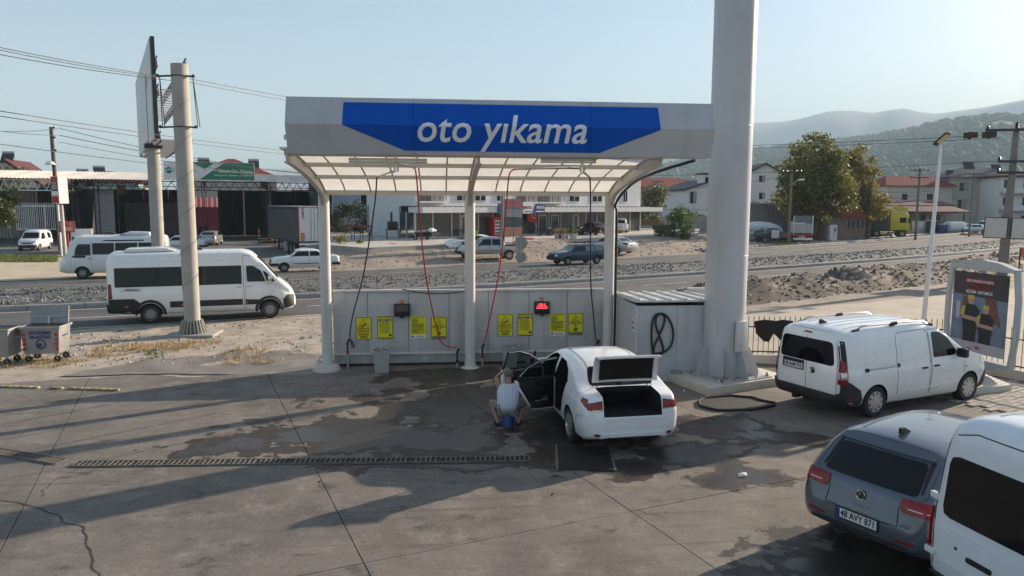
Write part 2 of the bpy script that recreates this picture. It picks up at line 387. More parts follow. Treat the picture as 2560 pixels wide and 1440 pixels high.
def pl_verge():
    x = rnd(-16, -3.2); y = rnd(20.2, NE(x) - .2) if NE(x) > 20.5 else None
    return None if y is None or nz(x, y, .45, 12) < -.12 + .3 * rnd(-1, 1) else (x, y, ground_h(x, y))
rocks('verge_stones', pl_verge, 5200, .02, .085, EARTHST, 'small pale stones strewn on the verge by the concrete pole', power=3)
def pl_berm():
    x = rnd(11.5, 44); n_ = rnd(.5, 5.8); y = NE(x) - n_; return (x, y, ground_h(x, y))
rocks('spoil_stones', pl_berm, 4200, .02, .12, DARKSOIL, 'dark earth clods and stones on the spoil heap', power=3)
rocks('spoil_pebbles', pl_berm, 1300, .03, .11, EARTHST, 'pale stones scattered over the spoil heap', power=3)
def pl_bank():
    x = rnd(-10, 30); s = rnd(.6, 9); y = FE(x) + s * 1.1; return (x, y, ground_h(x, y))
rocks('bank_stones', pl_bank, 1600, .03, .13, EARTHST, 'stones on the earth bank below the shops', power=3)
def pl_far():
    x = rnd(24, 110); s = rnd(.4, 2.6); y = FE(x) + s * 1.2; return (x, y, .05)
rocks('kerbside_gravel', pl_far, 2200, .06, .22, STONEG, 'grey gravel along the far kerb')
# ---- spoil heap skin, yards
b = MB()
X5 = axis_vals([(10.6, 48, .5)])
for x, x2 in zip(X5, X5[1:]):
    for j in range(14):
        q = []
        for xx, jj in ((x, j), (x2, j), (x2, j + 1), (x, j + 1)):
            n_ = .35 + 5.6 * jj / 14 + (.5 * nz(xx, 3, .5, 1) + .3 * nz(xx, 8, 1.6, 1)) * (jj / 14); y = NE(xx) - n_; q.append((xx, y, ground_h(xx, y) + (.02 if 0 < jj < 14 else -.03)))
        b.quad(*q)
tag(b.build('spoil_heap', mat('spoil_earth', (.065, .05, .04), .95, var=.35, scale=1.4, space='World', bump=.9, bscale=7, c2=(.15, .115, .09)), smooth='full'), 'dark earth heap along the near kerb', kind='structure')
def sheet(name, pts, m, label=None, z=None, rag=0., dens=1.2, seed=1):
    """flat irregular sheet with a ragged outline"""
    o = []
    for i in range(len(pts)):
        a, c = Vector((*pts[i][:2], 0)), Vector((*pts[(i + 1) % len(pts)][:2], 0)); n = max(1, int((c - a).length / dens))
        for k in range(n):
            p = a.lerp(c, k / n); d = (c - a).normalized(); p += Vector((-d.y, d.x, 0)) * rag * (nz(p.x, p.y, .7, seed) + .6 * nz(p.x, p.y, 2.3, seed)); o.append((p.x, p.y, z if z is not None else 0))
    me = bpy.data.meshes.new(name); me.from_pydata(o, [], [tuple(range(len(o)))]); me.update()
    if me.polygons[0].normal.z < 0: me.flip_normals()
    return tag(link_mesh(name, me, m), label, kind='structure')
YARD = mat('sandy_yard', (.42, .35, .27), .95, var=.15, scale=.5, space='World', bump=.4, bscale=22, c2=(.52, .45, .36))
sheet('gravel_yard', [(8.3, 19.4), (16, 17.6), (15.5, 9), (60, 14), (52, 44), (30, 36), (20, 31.5), (12.2, 28.5), (9.3, 29)], YARD, z=.0, rag=.5)
# ---- concrete forecourt in slabs
def forecourt_mat():
    m = bpy.data.materials.new('worn_concrete'); m.use_nodes = True; n, l = m.node_tree.nodes, m.node_tree.links; b = n['Principled BSDF']
    P = n.new('ShaderNodeNewGeometry').outputs['Position']
    def N(sc, det=6, ro=.6, vec=P):
        t = n.new('ShaderNodeTexNoise'); t.inputs['Scale'].default_value = sc; t.inputs['Detail'].default_value = det; t.inputs['Roughness'].default_value = ro; l.new(vec, t.inputs['Vector']); return t.outputs['Fac']
    def MR(s, a, c, lo=0., hi=1.):
        r = n.new('ShaderNodeMapRange'); r.inputs[1].default_value = a; r.inputs[2].default_value = c; r.inputs[3].default_value = lo; r.inputs[4].default_value = hi; l.new(s, r.inputs[0]); return r.outputs[0]
    def MA(op, a, c=None):
        r = n.new('ShaderNodeMath'); r.operation = op
        for i, q in enumerate((a, c)):
            if q is None: continue
            if isinstance(q, (int, float)): r.inputs[i].default_value = q
            else: l.new(q, r.inputs[i])
        return r.outputs[0]
    def MIX(f, a, c, mode='MIX'):
        r = n.new('ShaderNodeMix'); r.data_type = 'RGBA'; r.blend_type = mode
        for i, q in ((0, f), (6, a), (7, c)):
            if isinstance(q, (int, float)): r.inputs[i].default_value = q
            elif isinstance(q, tuple): r.inputs[i].default_value = (*q, 1)
            else: l.new(q, r.inputs[i])
        return r.outputs[2]
    def MAP(rz, sc, vec=P):
        r = n.new('ShaderNodeMapping'); r.inputs['Rotation'].default_value = (0, 0, rz); r.inputs['Scale'].default_value = sc; l.new(vec, r.inputs['Vector']); return r.outputs[0]
    c = MIX(MR(N(.45), .4, .6), (.112, .099, .086), (.205, .180, .155))
    c = MIX(MR(N(1.7, 8, .7), .48, .66), c, (.265, .233, .20))                                     # scuffed paler patches
    c = MIX(MR(N(1.0, 5, .6, MAP(R(18), (.7, 5, 1))), .55, .72, 0, .6), c, (.058, .051, .046))      # dirt drawn out along the slabs
    c = MIX(MR(N(3, 4, .6, MAP(R(-72), (.35, 9, 1))), .6, .75, 0, .35), c, (.185, .165, .145))          # pale drag marks
    c = MIX(MR(N(2.2, 3, .5, MAP(R(60), (.12, 3.2, 1))), .62, .7, 0, .55), c, (.052, .046, .042))  # tyre marks
    c = MIX(MR(N(14, 5, .7), .35, .65, 0, .75), c, MIX(MR(N(60, 3), .35, .65), (.055, .049, .043), (.25, .222, .19)))
    c = MIX(MR(N(1.3, 6, .6, MAP(0, (1, 1.7, 1))), .60, .68, 0, .7), c, (.05, .044, .039))              # oil
    # water left by the car wash
    def ell(cx, cy, rx, ry, rz=0.):
        mp = n.new('ShaderNodeMapping'); mp.vector_type = 'TEXTURE'; mp.inputs['Location'].default_value = (cx, cy, 0); mp.inputs['Rotation'].default_value = (0, 0, rz); mp.inputs['Scale'].default_value = (rx, ry, 1e3); l.new(P, mp.inputs['Vector'])
        ln = n.new('ShaderNodeVectorMath'); ln.operation = 'LENGTH'; l.new(mp.outputs[0], ln.inputs[0]); return MA('SUBTRACT', 1.0, ln.outputs['Value'])
    e = None
    for a in ((.4, 15.7, 2.7, 2.6), (-2.6, 13.7, 2.3, 1.25, .25), (1.2, 18.2, 2.9, .95), (-.6, 13.4, 3.4, 1.2), (2.6, 13.6, 1.6, 2.2), (4.3, 12.0, 1.5, .75, .2), (4.7, 10.95, 1.0, .5), (6.0, 12.9, 1.9, .5, -.25), (5.3, 13.6, 1.5, .8), (4.9, 7.6, 1.5, 1.5), (.3, 12.0, 3.4, .5), (3.1, 11.6, .9, .7), (7.4, 12.2, 1.3, .28, -.2)):
        q = ell(*a); e = q if e is None else MA('MAXIMUM', e, q)
    wn = MA('ADD', MA('MULTIPLY', MA('SUBTRACT', N(1.2, 9, .64), .5), 2.9), MA('MULTIPLY', MA('SUBTRACT', N(.5, 2, .5), .5), 1.2))
    wet = MR(MA('ADD', e, MA('SUBTRACT', wn, .16)), .0, .022)
    wc = MIX(1., MIX(.55, c, (.125, .11, .098)), (.27, .235, .205), 'MULTIPLY'); c = MIX(wet, c, wc)
    pud = MA('MULTIPLY', wet, MR(MA('ADD', e, wn), .35, .55))
    l.new(c, b.inputs['Base Color'])
    ro = MA('SUBTRACT', .88, MA('ADD', MA('MULTIPLY', wet, .24), MA('MULTIPLY', pud, .26))); l.new(ro, b.inputs['Roughness'])
    h = MA('ADD', MA('MULTIPLY', N(60, 4), .5), N(6, 4)); bp = n.new('ShaderNodeBump'); bp.inputs['Distance'].default_value = .012
    l.new(MA('SUBTRACT', .5, MA('MULTIPLY', pud, .47)), bp.inputs['Strength']); l.new(h, bp.inputs['Height']); l.new(bp.outputs[0], b.inputs['Normal'])
    MATS['worn_concrete'] = m; return m
FORE = forecourt_mat()
TH = R(18.5); cu_, su_ = math.cos(TH), math.sin(TH)
def uv2w(u, v): return (u * cu_ - v * su_, u * su_ + v * cu_)
def ytop(x):
    if x < -3.1: return interp([(-40, 9.0), (-16, 16.8), (-10.5, 18.35), (-8.8, 18.75), (-7, 18.95), (-6.2, 18.6), (-4.7, 19.0), (-3.1, 18.9)], x) + .07 * nz(x, 0, 2.2, 3) + .05 * nz(x, 0, 6, 3)
    return interp([(-3.1, 19.9), (8.2, 19.6), (9, 18.8), (13.5, 18.1), (15.5, 13.5), (22, -4)], x)
fc = thing('concrete_forecourt', 'worn grey concrete forecourt in large slabs', None); fc['kind'] = 'structure'
US = [-26.2, -22.2, -18.2, -14.2, -10.2, -6.2, -2.2, 1.84, 5.62, 9.62, 13.6, 17.6, 21.6]; VS = [-7.5, -3.6, .4, 4.4, 8.43, None]
G_ = .007
for u0, u1 in zip(US, US[1:]):
    for v0, v1 in zip(VS, VS[1:]):
        pts = []; nn = 26
        lo = [uv2w(u0 + G_ + (u1 - u0 - 2 * G_) * i / nn, v0 + G_ + .012 * nz(u0 + i / nn * 4, v0, 3, 1)) for i in range(nn + 1)]
        hi = []
        for i in range(nn + 1):
            u = u0 + G_ + (u1 - u0 - 2 * G_) * i / nn
            if v1 is None:
                v = 30.
                while v > v0 + .1:
                    x, y = uv2w(u, v)
                    if y <= ytop(x): break
                    v -= .04
            else: v = v1 - G_ + .012 * nz(u, v1, 3, 1)
            hi.append(uv2w(u, v))
        if max(p[1] for p in hi) - min(p[1] for p in lo) < .5: continue
        P_ = lo + hi[::-1]; nP = len(P_); dz = rnd(-.002, .002)
        me = bpy.data.meshes.new('slab'); me.from_pydata([(x, y, .012 + dz) for x, y in P_] + [(x, y, -.06) for x, y in P_], [], [tuple(range(nP))] + [(i, nP + i, nP + (i + 1) % nP, (i + 1) % nP) for i in range(nP)])
        link_mesh('slab', me, FORE, fc)
JOINT = mat('joint_filler', (.055, .045, .036), .95, var=.3, scale=4, space='World')
sheet('forecourt_base', [(-40, -8), (26, -8), (16, 13), (13.4, 18), (9, 18.75), (8, 19.5), (-3, 19.8), (-3.1, 18.8), (-8.8, 18.6), (-16, 16.7), (-40, 9)], JOINT, z=-.012)
def crack(pts, wd, par=fc, seed=0):
    b = MB(); o = []
    for (a, c) in zip(pts, pts[1:]):
        a, c = Vector((*a, 0)), Vector((*c, 0)); n = max(2, int((c - a).length / .09))
        for k in range(n):
            p = a.lerp(c, k / n); o.append(p + Vector((nz(p.x, p.y, 3.1, seed), nz(p.x, p.y, 3.1, seed + 9), 0)) * .10)
    for i in range(len(o) - 1):
        d = (o[i + 1] - o[i]).normalized(); s = Vector((-d.y, d.x, 0)) * wd * (.5 + .5 * abs(nz(o[i].x, o[i].y, 7, 2)) * 2); s2 = Vector((-d.y, d.x, 0)) * wd * (.5 + abs(nz(o[i + 1].x, o[i + 1].y, 7, 2)))
        b.quad(o[i] - s + Vector((0, 0, .017)), o[i + 1] - s2 + Vector((0, 0, .017)), o[i + 1] + s2 + Vector((0, 0, .017)), o[i] + s + Vector((0, 0, .017)))
    b.build('crack', JOINT, par)
crack([(-7.6, 11.2), (-6.36, 10.97), (-5.56, 10.57), (-4.67, 9.85), (-4.41, 9.36), (-3.99, 8.57), (-3.8, 7.8)], .014)
crack([(-5.8, 12.3), (-6.0, 11.6), (-5.8, 10.9)], .007, seed=4); crack([(5.6, 10.75), (6.3, 11.0), (7.1, 11.6)], .007, seed=5)
crack([(-6.3, 12.1), (-5.4, 11.9)], .006, seed=7); crack([(2.75, 9.8), (2.95, 9.6), (3.1, 9.35)], .006, seed=8)
# asphalt patch between the forecourt and the verge
PATCH = mat('old_asphalt_patch', (.17, .155, .14), .9, var=.25, scale=1.2, space='World', bump=.35, bscale=30, c2=(.28, .25, .22))
sheet('asphalt_apron', [(-9.4, 19.0), (-6.6, 19.05), (-3.3, 18.7), (-3.2, 20.9), (-4.5, 21.9), (-6.2, 21.7), (-8.2, 20.6)], PATCH, z=.014, rag=.18, dens=.3)
VERGE = mat('stony_verge', (.36, .30, .235), .95, var=.25, scale=1.6, space='World', bump=.8, bscale=16, c2=(.52, .45, .37))
b = MB(); xv = axis_vals([(-30, -3.0, .4)]); 
for x, x2 in zip(xv, xv[1:]):
    for j in range(16):
        q = []
        for xx, jj in ((x, j), (x2, j), (x2, j + 1), (x, j + 1)):
            y0, y1 = ytop(xx) - .2, NE(xx) - .02; y = y0 + (y1 - y0) * jj / 16; q.append((xx, y, ground_h(xx, y) + .025 * smoothstep(0, 2, jj)))
        b.quad(*q)
tag(b.build('stony_verge', VERGE, smooth='full'), kind='structure')
sheet('asphalt_apron', [(-3.3, 20.2), (9, 20.1), (11, 28), (-3.1, 24)], PATCH, z=.03, rag=.2)
# dry grass tufts
def grass(name, place, n, h0, h1, m, label, blades=9, spread=.10):
    b = MB()
    for i in range(n):
        p = place()
        if p is None: continue
        for k in range(blades):
            a = rnd(0, 6.28); h = rnd(h0, h1); r = rnd(0, spread); c = Vector(p) + Vector((math.cos(a) * r, math.sin(a) * r, 0)); tip = c + Vector((math.cos(a) * h * rnd(.2, .7), math.sin(a) * h * rnd(.2, .7), h)); s = Vector((-math.sin(a), math.cos(a), 0)) * rnd(.006, .012)
            b.add([c - s, c + s, tip], [(0, 1, 2)])
    me = bpy.data.meshes.new(name); me.from_pydata(b.v, [], b.f); return tag(link_mesh(name, me, m), label, 'grass', kind='stuff')
STRAW = mat('dry_straw', (.44, .32, .14), .9, var=.3, scale=3, space='World')
GRN = mat('green_grass', (.10, .155, .035), .85, var=.35, scale=1.2, space='World', c2=(.20, .23, .06))
def pl_straw():
    x = rnd(-14, -4.5); y = rnd(20.0, 23.5); return None if nz(x, y, .5, 21) < .02 or y > NE(x) - 1 else (x, y, ground_h(x, y))
grass('dry_grass', pl_straw, 1700, .05, .16, STRAW, 'yellow dry grass among the stones by the bins')
def pl_grn():
    x = rnd(-12.8, -6.5); y = rnd(20.6, 22.2); return None if nz(x, y, .7, 31) < .22 else (x, y, ground_h(x, y))
grass('green_weeds', pl_grn, 700, .03, .1, GRN, 'low green weeds among the dry grass by the bins')
def pl_yg():
    p = gp(rnd(-60, 142), rnd(641, 656)); return (p.x, p.y, .0)
grass('green_weeds', pl_yg, 1300, .1, .32, GRN, 'strip of green grass in front of the gated yard', spread=.2)
def pl_rg():
    p = gp(rnd(1945, 1985), rnd(598, 612)); return (p.x, p.y, .0)
grass('green_weeds', pl_rg, 260, .2, .55, GRN, 'green grass tuft at the foot of the lamp pole', spread=.25)
# ---- drain channel
DIRTST = mat('dirty_cast_iron', (.16, .145, .125), .7, metal=.3, var=.35, scale=6, space='World')
PIT_SHADE = mat('drain_pit_shade', (.015, .014, .013), .9)  # flat near-black sheet: the shade below the grates put into colour
dr = thing('drain_channel', 'slotted cast iron drain channel across the forecourt', None); dr['kind'] = 'structure'
def grate_mesh(ln, wd):
    b = MB(); b.box((ln / 2, wd / 2 - .012, .012), (ln - .006, .024, .028)); b.box((ln / 2, -wd / 2 + .012, .012), (ln - .006, .024, .028)); n = 6
    for i in range(n + 1): b.box((ln * i / n * .985 + .004, 0, .011), (.026, wd - .05, .026))
    me = b.mesh('grate'); me.materials.append(DIRTST); return me
gme = grate_mesh(.5, .26); pit_shade_me = MB().box((.25, 0, .006), (.498, .22, .016)).mesh('pit_shade')
def drain_run(a, c):
    a, c = Vector((*a, 0)), Vector((*c, 0)); d = (c - a); n = int(d.length / .5); ang = math.atan2(d.y, d.x)
    for i in range(n):
        for nm, mm in (('grate', gme), ('pit_shade', pit_shade_me)):
            o = bpy.data.objects.new(nm, mm); col.objects.link(o); o.parent = dr; p = a + d.normalized() * (i * .5)
            o.location = (p.x, p.y, .012); o.rotation_euler = (0, 0, ang + (rnd(-.006, .006) if nm == 'grate' else 0))
            if nm == 'pit_shade' and not mm.materials: mm.materials.append(PIT_SHADE)
drain_run((-12.6, 15.55), (-6.02, 12.42)); drain_run((-6.0, 12.40), (1.85, 12.0))
cv = thing('drain_cover', 'wide ribbed steel drain cover behind the white saloon', 'drain cover', (2.42, 11.98, .012), -.14)
b = MB()
for i in range(27): b.box((0, -.57 + i * .0438, .014), (.90, .026, .024))
b.build('rib_grid', mat('black_steel', (.05, .047, .043), .55, metal=.5, var=.3, scale=5), cv)
box('side_frame', (-.47, 0, .012), (.04, 1.2, .03), DIRTST, cv); box('side_frame', (.47, 0, .012), (.04, 1.2, .03), DIRTST, cv); box('pit_shade', (0, 0, .002), (.9, 1.15, .006), PIT_SHADE, cv)
# ---- block paving by the billboard
pv = thing('block_paving', 'grey block paving in front of the white panel van', None); pv['kind'] = 'structure'
PAV = mat('paver', (.36, .32, .27), .9, var=.25, scale=2.5, space='World', bump=.2)
pme = MB().box((0, 0, 0), (.385, .185, .07)).mesh('paver', .008); pme.materials.append(PAV)
for i in range(13):
    for j in range(17):
        x = 11.6 + i * .395 + (.2 if j % 2 else 0); y = 13.0 + j * .195; X, Y = 12.6 + (x - 12.6) * math.cos(.35) - (y - 14.5) * math.sin(.35), 14.5 + (x - 12.6) * math.sin(.35) + (y - 14.5) * math.cos(.35)
        if Y > ytop(X) - .25: continue
        o = bpy.data.objects.new('paver', pme); col.objects.link(o); o.parent = pv; o.location = (X, Y, .006 + rnd(-.004, .004)); o.rotation_euler = (0, 0, .35)
# ---- hills
def ridge(name, az0, az1, prof, r0, r1, m, label, namp, seed, steps=140, rings=22):
    b = MB(); pts = []
    for i in range(steps + 1):
        az = az0 + (az1 - az0) * i / steps
        for j in range(rings + 1):
            t = j / rings; r = r0 + (r1 - r0) * t * 1.7; px = 1280 + FOCAL * math.tan(az - YAW); el = (510 - interp(prof, px)) / FOCAL * math.cos(az - YAW)
            crest = el * r1 + CAM_H
            sh = math.sin(min(1., t * 1.7) * math.pi / 2) ** 1.3 if t * 1.7 <= 1 else max(0, 1 - (t * 1.7 - 1) * .9)
            x, y = r * math.sin(az), r * math.cos(az); z = crest * sh + namp * (noise.fractal(Vector((x, y, seed)) / (r1 * .13), 1.0, 2.1, 4)) * sh * (1 - .75 * sh) - 2 * (1 - sh)
            pts.append((x, y, z))
    n = rings + 1; b.add(pts, [(i * n + j, (i + 1) * n + j, (i + 1) * n + j + 1, i * n + j + 1) for i in range(steps) for j in range(rings)])
    o = b.build(name, m, smooth='full'); tag(o, label, kind='structure'); return o
HILLG = mat('hill_scrub', (.07, .095, .05), .95, var=.3, scale=.01, space='World', c2=(.10, .115, .055))
HAZEROCK = mat('haze_paled_rock', (.20, .21, .20), .95, var=.2, scale=.003, space='World', c2=(.30, .30, .29))  # lightened base colour: part of the distance haze is painted into the rock
P1 = [(-2600, 470), (300, 470), (1200, 468), (1600, 447), (1660, 425), (1760, 400), (1870, 393), (1990, 380), (2120, 366), (2210, 352), (2300, 330), (2400, 314), (2480, 309), (2560, 320), (2700, 318), (3000, 340), (3600, 400)]
P2 = [(-2600, 430), (800, 425), (1300, 400), (1600, 345), (1760, 322), (1875, 312), (1960, 306), (2000, 297), (2060, 284), (2110, 284), (2165, 291), (2230, 276), (2300, 290), (2400, 276), (2480, 262), (2560, 248), (2800, 240), (3400, 330)]
az_ = lambda px: YAW + math.atan((px - 1280) / FOCAL)
hill = ridge('wooded_hill', az_(900), R(90), P1, 900, 2700, HILLG, 'wooded hill behind the houses on the right', 34, 3.1)
ridge('mountain_range', az_(600), R(90), P2, 3300, 5200, HAZEROCK, 'pale mountain range on the horizon', 70, 8.3, 110, 26)
ridge('low_ridge', az_(-900), az_(1500), [(-2600, 486), (0, 489), (600, 486), (1000, 480), (1300, 470), (1700, 450)], 1100, 2600, HILLG, 'low wooded ridge behind the workshop roofs', 14, 5.5)
bv = BVHTree.FromPolygons([v.co[:] for v in hill.data.vertices], [p.vertices[:] for p in hill.data.polygons])
b = MB(); rr = random.Random(5)
for i in range(9500):
    az = rr.uniform(az_(1500), az_(3300)); r = 1050 + 1750 * rr.random() ** .8; x, y = r * math.sin(az), r * math.cos(az); hit = bv.ray_cast(Vector((x, y, 1900)), Vector((0, 0, -1)))[0]
    if hit is None or noise.noise(Vector((x, y, 2)) / 140) < -.22: continue
    s = rr.uniform(5, 10.5); h = s * rr.uniform(.9, 1.35); n = 6; ph = rr.random()
    p = [hit + Vector((0, 0, h * 1.25))]
    for zz, w_ in ((.95, .62), (.45, 1.0), (-.1, .75)):
        for k_ in range(n): a = 6.283 * (k_ + ph) / n; q = s * w_ * rr.uniform(.65, 1.2); p.append(hit + Vector((q * math.cos(a), q * math.sin(a), h * zz)))
    f = [(0, 1 + k_, 1 + (k_ + 1) % n) for k_ in range(n)]
    for j in range(2): f += [(1 + j * n + k_, 1 + (j + 1) * n + k_, 1 + (j + 1) * n + (k_ + 1) % n, 1 + j * n + (k_ + 1) % n) for k_ in range(n)]
    b.add(p, f)
me = bpy.data.meshes.new('hill_forest'); me.from_pydata(b.v, [], b.f)
tag(link_mesh('hill_forest', me, mat('pine_foliage', (.045, .07, .035), .9, var=.4, scale=.02, space='World', c2=(.11, .14, .075))), 'pine wood covering the hill on the right', 'forest', kind='stuff')
# ---- haze over the valley
hzb = MB().box((1500, 3200, 370), (16000, 13000, 760)); ho = hzb.build('haze', None)
hm = bpy.data.materials.new('haze_air'); hm.use_nodes = True; hn = hm.node_tree; hn.nodes.clear()
vo = hn.nodes.new('ShaderNodeVolumePrincipled'); vo.inputs['Color'].default_value = (.60, .82, 1, 1); vo.inputs['Density'].default_value = .00027; vo.inputs['Anisotropy'].default_value = .0
oo = hn.nodes.new('ShaderNodeOutputMaterial'); hn.links.new(vo.outputs[0], oo.inputs['Volume']); ho.data.materials.append(hm)
tag(ho, 'thin morning haze lying over the whole valley', 'haze', kind='stuff')
# ================================================================== CAR WASH
def dp(px, py, depth): return CAM + ray(px, py) * depth
def catenary(a, b, sag, n=14):
    a, b = Vector(a), Vector(b); return [a.lerp(b, i / n) - Vector((0, 0, sag * 4 * (i / n) * (1 - i / n))) for i in range(n + 1)]
def spline(pts, n=8):
    P = [Vector(p) for p in pts]; o = []
    for i in range(len(P) - 1):
        p0, p1, p2, p3 = P[max(0, i - 1)], P[i], P[i + 1], P[min(len(P) - 1, i + 2)]
        for k in range(n):
            t = k / n; o.append(.5 * ((2 * p1) + (p2 - p0) * t + (2 * p0 - 5 * p1 + 4 * p2 - p3) * t * t + (3 * p1 - p0 - 3 * p2 + p3) * t ** 3))
    return o + [P[-1]]
PX = [-2.9, .78, 4.45]; PY = 19.15
cw = thing('car_wash_canopy', 'car wash canopy with grey fascia, blue sign panel and translucent curved roof', 'canopy', (0, 0, 0))
prof = pchip([(14.5, 5.37), (15.6, 5.29), (16.6, 5.18), (17.6, 5.03), (18.5, 4.86), (19.25, 4.62)])
FASC = mat('fascia_composite', (.48, .49, .51), .38, var=.04, streak=.18)
for i, x in enumerate(PX):
    b = MB(); b.cyl((x, PY, .0), (x, PY, 4.5), .135, n=20); po = b.build('post', WHITE, cw, smooth=40)
    b = MB()
    if i: b.lathe([(.24, .0), (.24, .015), (.15, .03), (.14, .2)], (x, PY, .012), 16)
    else: b.lathe([(.36, .0), (.33, .10), (.25, .17), (.15, .19), (.13, .19)], (x - .02, PY, .012), 14)
    b.build('post_footing', CONCL if not i else WHITE, po, smooth=40)
    # arch: curved I beam
    Y = [19.45 - k * .25 for k in range(20)]; up = [(y, prof(y) - .03) for y in Y]; lo = []
    for y in Y:
        s = max(0, (y - 18.6)); lo.append((y, prof(y) - .27 - .9 * s * s))
    b = MB()
    for off, wd, pl in ((0, .03, None),):
        for (a, c, a2, c2) in zip(up, up[1:], lo, lo[1:]):
            b.add([(x - .02, *a), (x - .02, *c), (x - .02, *c2), (x - .02, *a2), (x + .02, *a), (x + .02, *c), (x + .02, *c2), (x + .02, *a2)], [(0, 1, 2, 3), (7, 6, 5, 4), (0, 4, 5, 1), (3, 2, 6, 7), (1, 5, 6, 2), (0, 3, 7, 4)])
    ar = b.build('arch_beam', STEELP, cw)
    for ln in (up, lo):
        b = MB()
        for a, c in zip(ln, ln[1:]): b.bar((x, *a), (x, *c), .11, .022, up=(0, 0, 1))
        b.build('flange', STEELP, ar)
rx0, rx1 = -3.0, 4.62
PUR = [19.22, 17.85, 16.45, 15.0]
for j, y in enumerate(PUR): box('purlin', ((rx0 + rx1) / 2, y, prof(y) - .075), (rx1 - rx0, .07, .09), STEELP, cw)
box('gutter', ((rx0 + rx1) / 2, 19.36, 4.62), (rx1 - rx0 + .1, .14, .12), STEELP, cw)
POLY = bpy.data.materials.new('polycarbonate'); POLY.use_nodes = True; n_ = POLY.node_tree; pb = n_.nodes['Principled BSDF']
pb.inputs['Base Color'].default_value = (.72, .69, .62, 1); pb.inputs['Roughness'].default_value = .35
tr = n_.nodes.new('ShaderNodeBsdfTranslucent'); tr.inputs[0].default_value = (.80, .76, .68, 1); ms = n_.nodes.new('ShaderNodeMixShader'); ms.inputs[0].default_value = .72
tn = n_.nodes.new('ShaderNodeTexNoise'); tn.inputs['Scale'].default_value = 2.5; tn.inputs['Detail'].default_value = 8; tcd = n_.nodes.new('ShaderNodeNewGeometry'); n_.links.new(tcd.outputs['Position'], tn.inputs['Vector'])
tm = n_.nodes.new('ShaderNodeMix'); tm.data_type = 'RGBA'; tm.inputs[6].default_value = (.66, .60, .50, 1); tm.inputs[7].default_value = (.88, .85, .78, 1); n_.links.new(tn.outputs['Fac'], tm.inputs[0]); n_.links.new(tm.outputs[2], tr.inputs[0])
n_.links.new(pb.outputs[0], ms.inputs[1]); n_.links.new(tr.outputs[0], ms.inputs[2]); n_.links.new(ms.outputs[0], n_.nodes['Material Output'].inputs[0])
NC = 12; cwid = (rx1 - rx0) / NC
for j in range(3):
    for i in range(NC):
        b = MB(); ya, yb = PUR[j], PUR[j + 1] if j < 2 else 14.6
        for k in range(4):
            y0, y1 = ya + (yb - ya) * k / 4, ya + (yb - ya) * (k + 1) / 4; x0, x1 = rx0 + i * cwid + .006, rx0 + (i + 1) * cwid - .006
            b.quad((x0, y0, prof(y0) - .004), (x1, y0, prof(y0) - .004), (x1, y1, prof(y1) - .004), (x0, y1, prof(y1) - .004))
        b.build('roof_panel', POLY, cw)
for i in range(NC + 1):
    b = MB(); x = rx0 + i * cwid; yy = [19.2 - k * .46 for k in range(11)]
    for a, c in zip(yy, yy[1:]): b.bar((x, a, prof(a) - .018), (x, c, prof(c) - .018), .035, .016)
    b.build('glazing_bar', STEELP, cw)
# fascia
FX0, FX1, FT, FM, FB, FYT, FYM = -2.82, 5.36, 6.27, 5.755, 5.225, 14.40, 14.20
fy = lambda z: FYM + (FYT - FYM) * ((z - FM) / (FT - FM) if z > FM else (FM - z) / (FM - FB))
fa = MB().prism([(FYT, FT), (FYM, FM), (FYT, FB), (14.85, FB), (14.85, FT)], 'x', FX0, FX1).build('fascia', FASC, cw)
BLUE = mat('blue_vinyl', (.001, .085, .47), .38, spec=.2, var=.05); LETT = mat('letter_vinyl', (.80, .82, .85), .4, var=.02)
def on_fascia(pts2, name, m, off, parent, smooth=False, me=None):
    if me is None:
        me = bpy.data.meshes.new(name); me.from_pydata([(x, 0, z) for x, z in pts2], [], [tuple(range(len(pts2)))])
    bm = bmesh.new(); bm.from_mesh(me); bmesh.ops.bisect_plane(bm, geom=bm.verts[:] + bm.edges[:] + bm.faces[:], plane_co=(0, 0, FM), plane_no=(0, 0, 1))
    for v in bm.verts: v.co.y = fy(v.co.z) - off
    r = bmesh.ops.extrude_face_region(bm, geom=bm.faces[:]); 
    for e in r['geom']:
        if isinstance(e, bmesh.types.BMVert): e.co.y += off * .6
    bmesh.ops.recalc_face_normals(bm, faces=bm.faces); bm.to_mesh(me); bm.free(); return link_mesh(name, me, m, parent)
fp = lambda x, y: (lambda q: (q.x, q.z))(at(x, y, 14.3))
bp_ = [fp(858, 254), fp(1647, 268), fp(1648, 326.5), fp(1500, 382), fp(1012, 376), fp(857, 313)]
blu = on_fascia(bp_, 'sign_panel', BLUE, .010, fa)
tme = text_mesh('oto yıkama', 1.0, bold=.012, shear=.17, extrude=0, space=1.02)
xsA = [v.co.x for v in tme.vertices]; wA = max(xsA) - min(xsA); X0, X1 = fp(1044, 320)[0], fp(1467, 320)[0]; s_ = (X1 - X0) / wA
bmt = bmesh.new(); bmt.from_mesh(tme); bmesh.ops.remove_doubles(bmt, verts=bmt.verts, dist=1e-5)
seen = set(); letters = []
for v in bmt.verts:
    if v.index in seen: continue
    st = [v]; comp = []
    while st:
        q = st.pop()
        if q.index in seen: continue
        seen.add(q.index); comp.append(q); st += [e.other_vert(q) for e in q.link_edges]
    letters.append(comp)
x_mid = min(xsA); zoff = 5.69
for comp in letters:
    ids = {v.index for v in comp}; mm = {v.index: i for i, v in enumerate(comp)}
    me = bpy.data.meshes.new('letter'); me.from_pydata([(X0 + (v.co.x - x_mid) * s_, 0, zoff + v.co.y * s_ * 1.02) for v in comp], [], [tuple(mm[v.index] for v in f.verts) for f in bmt.faces if f.verts[0].index in ids])
    on_fascia(None, 'letter', LETT, .022, blu, me=me)
bmt.free()
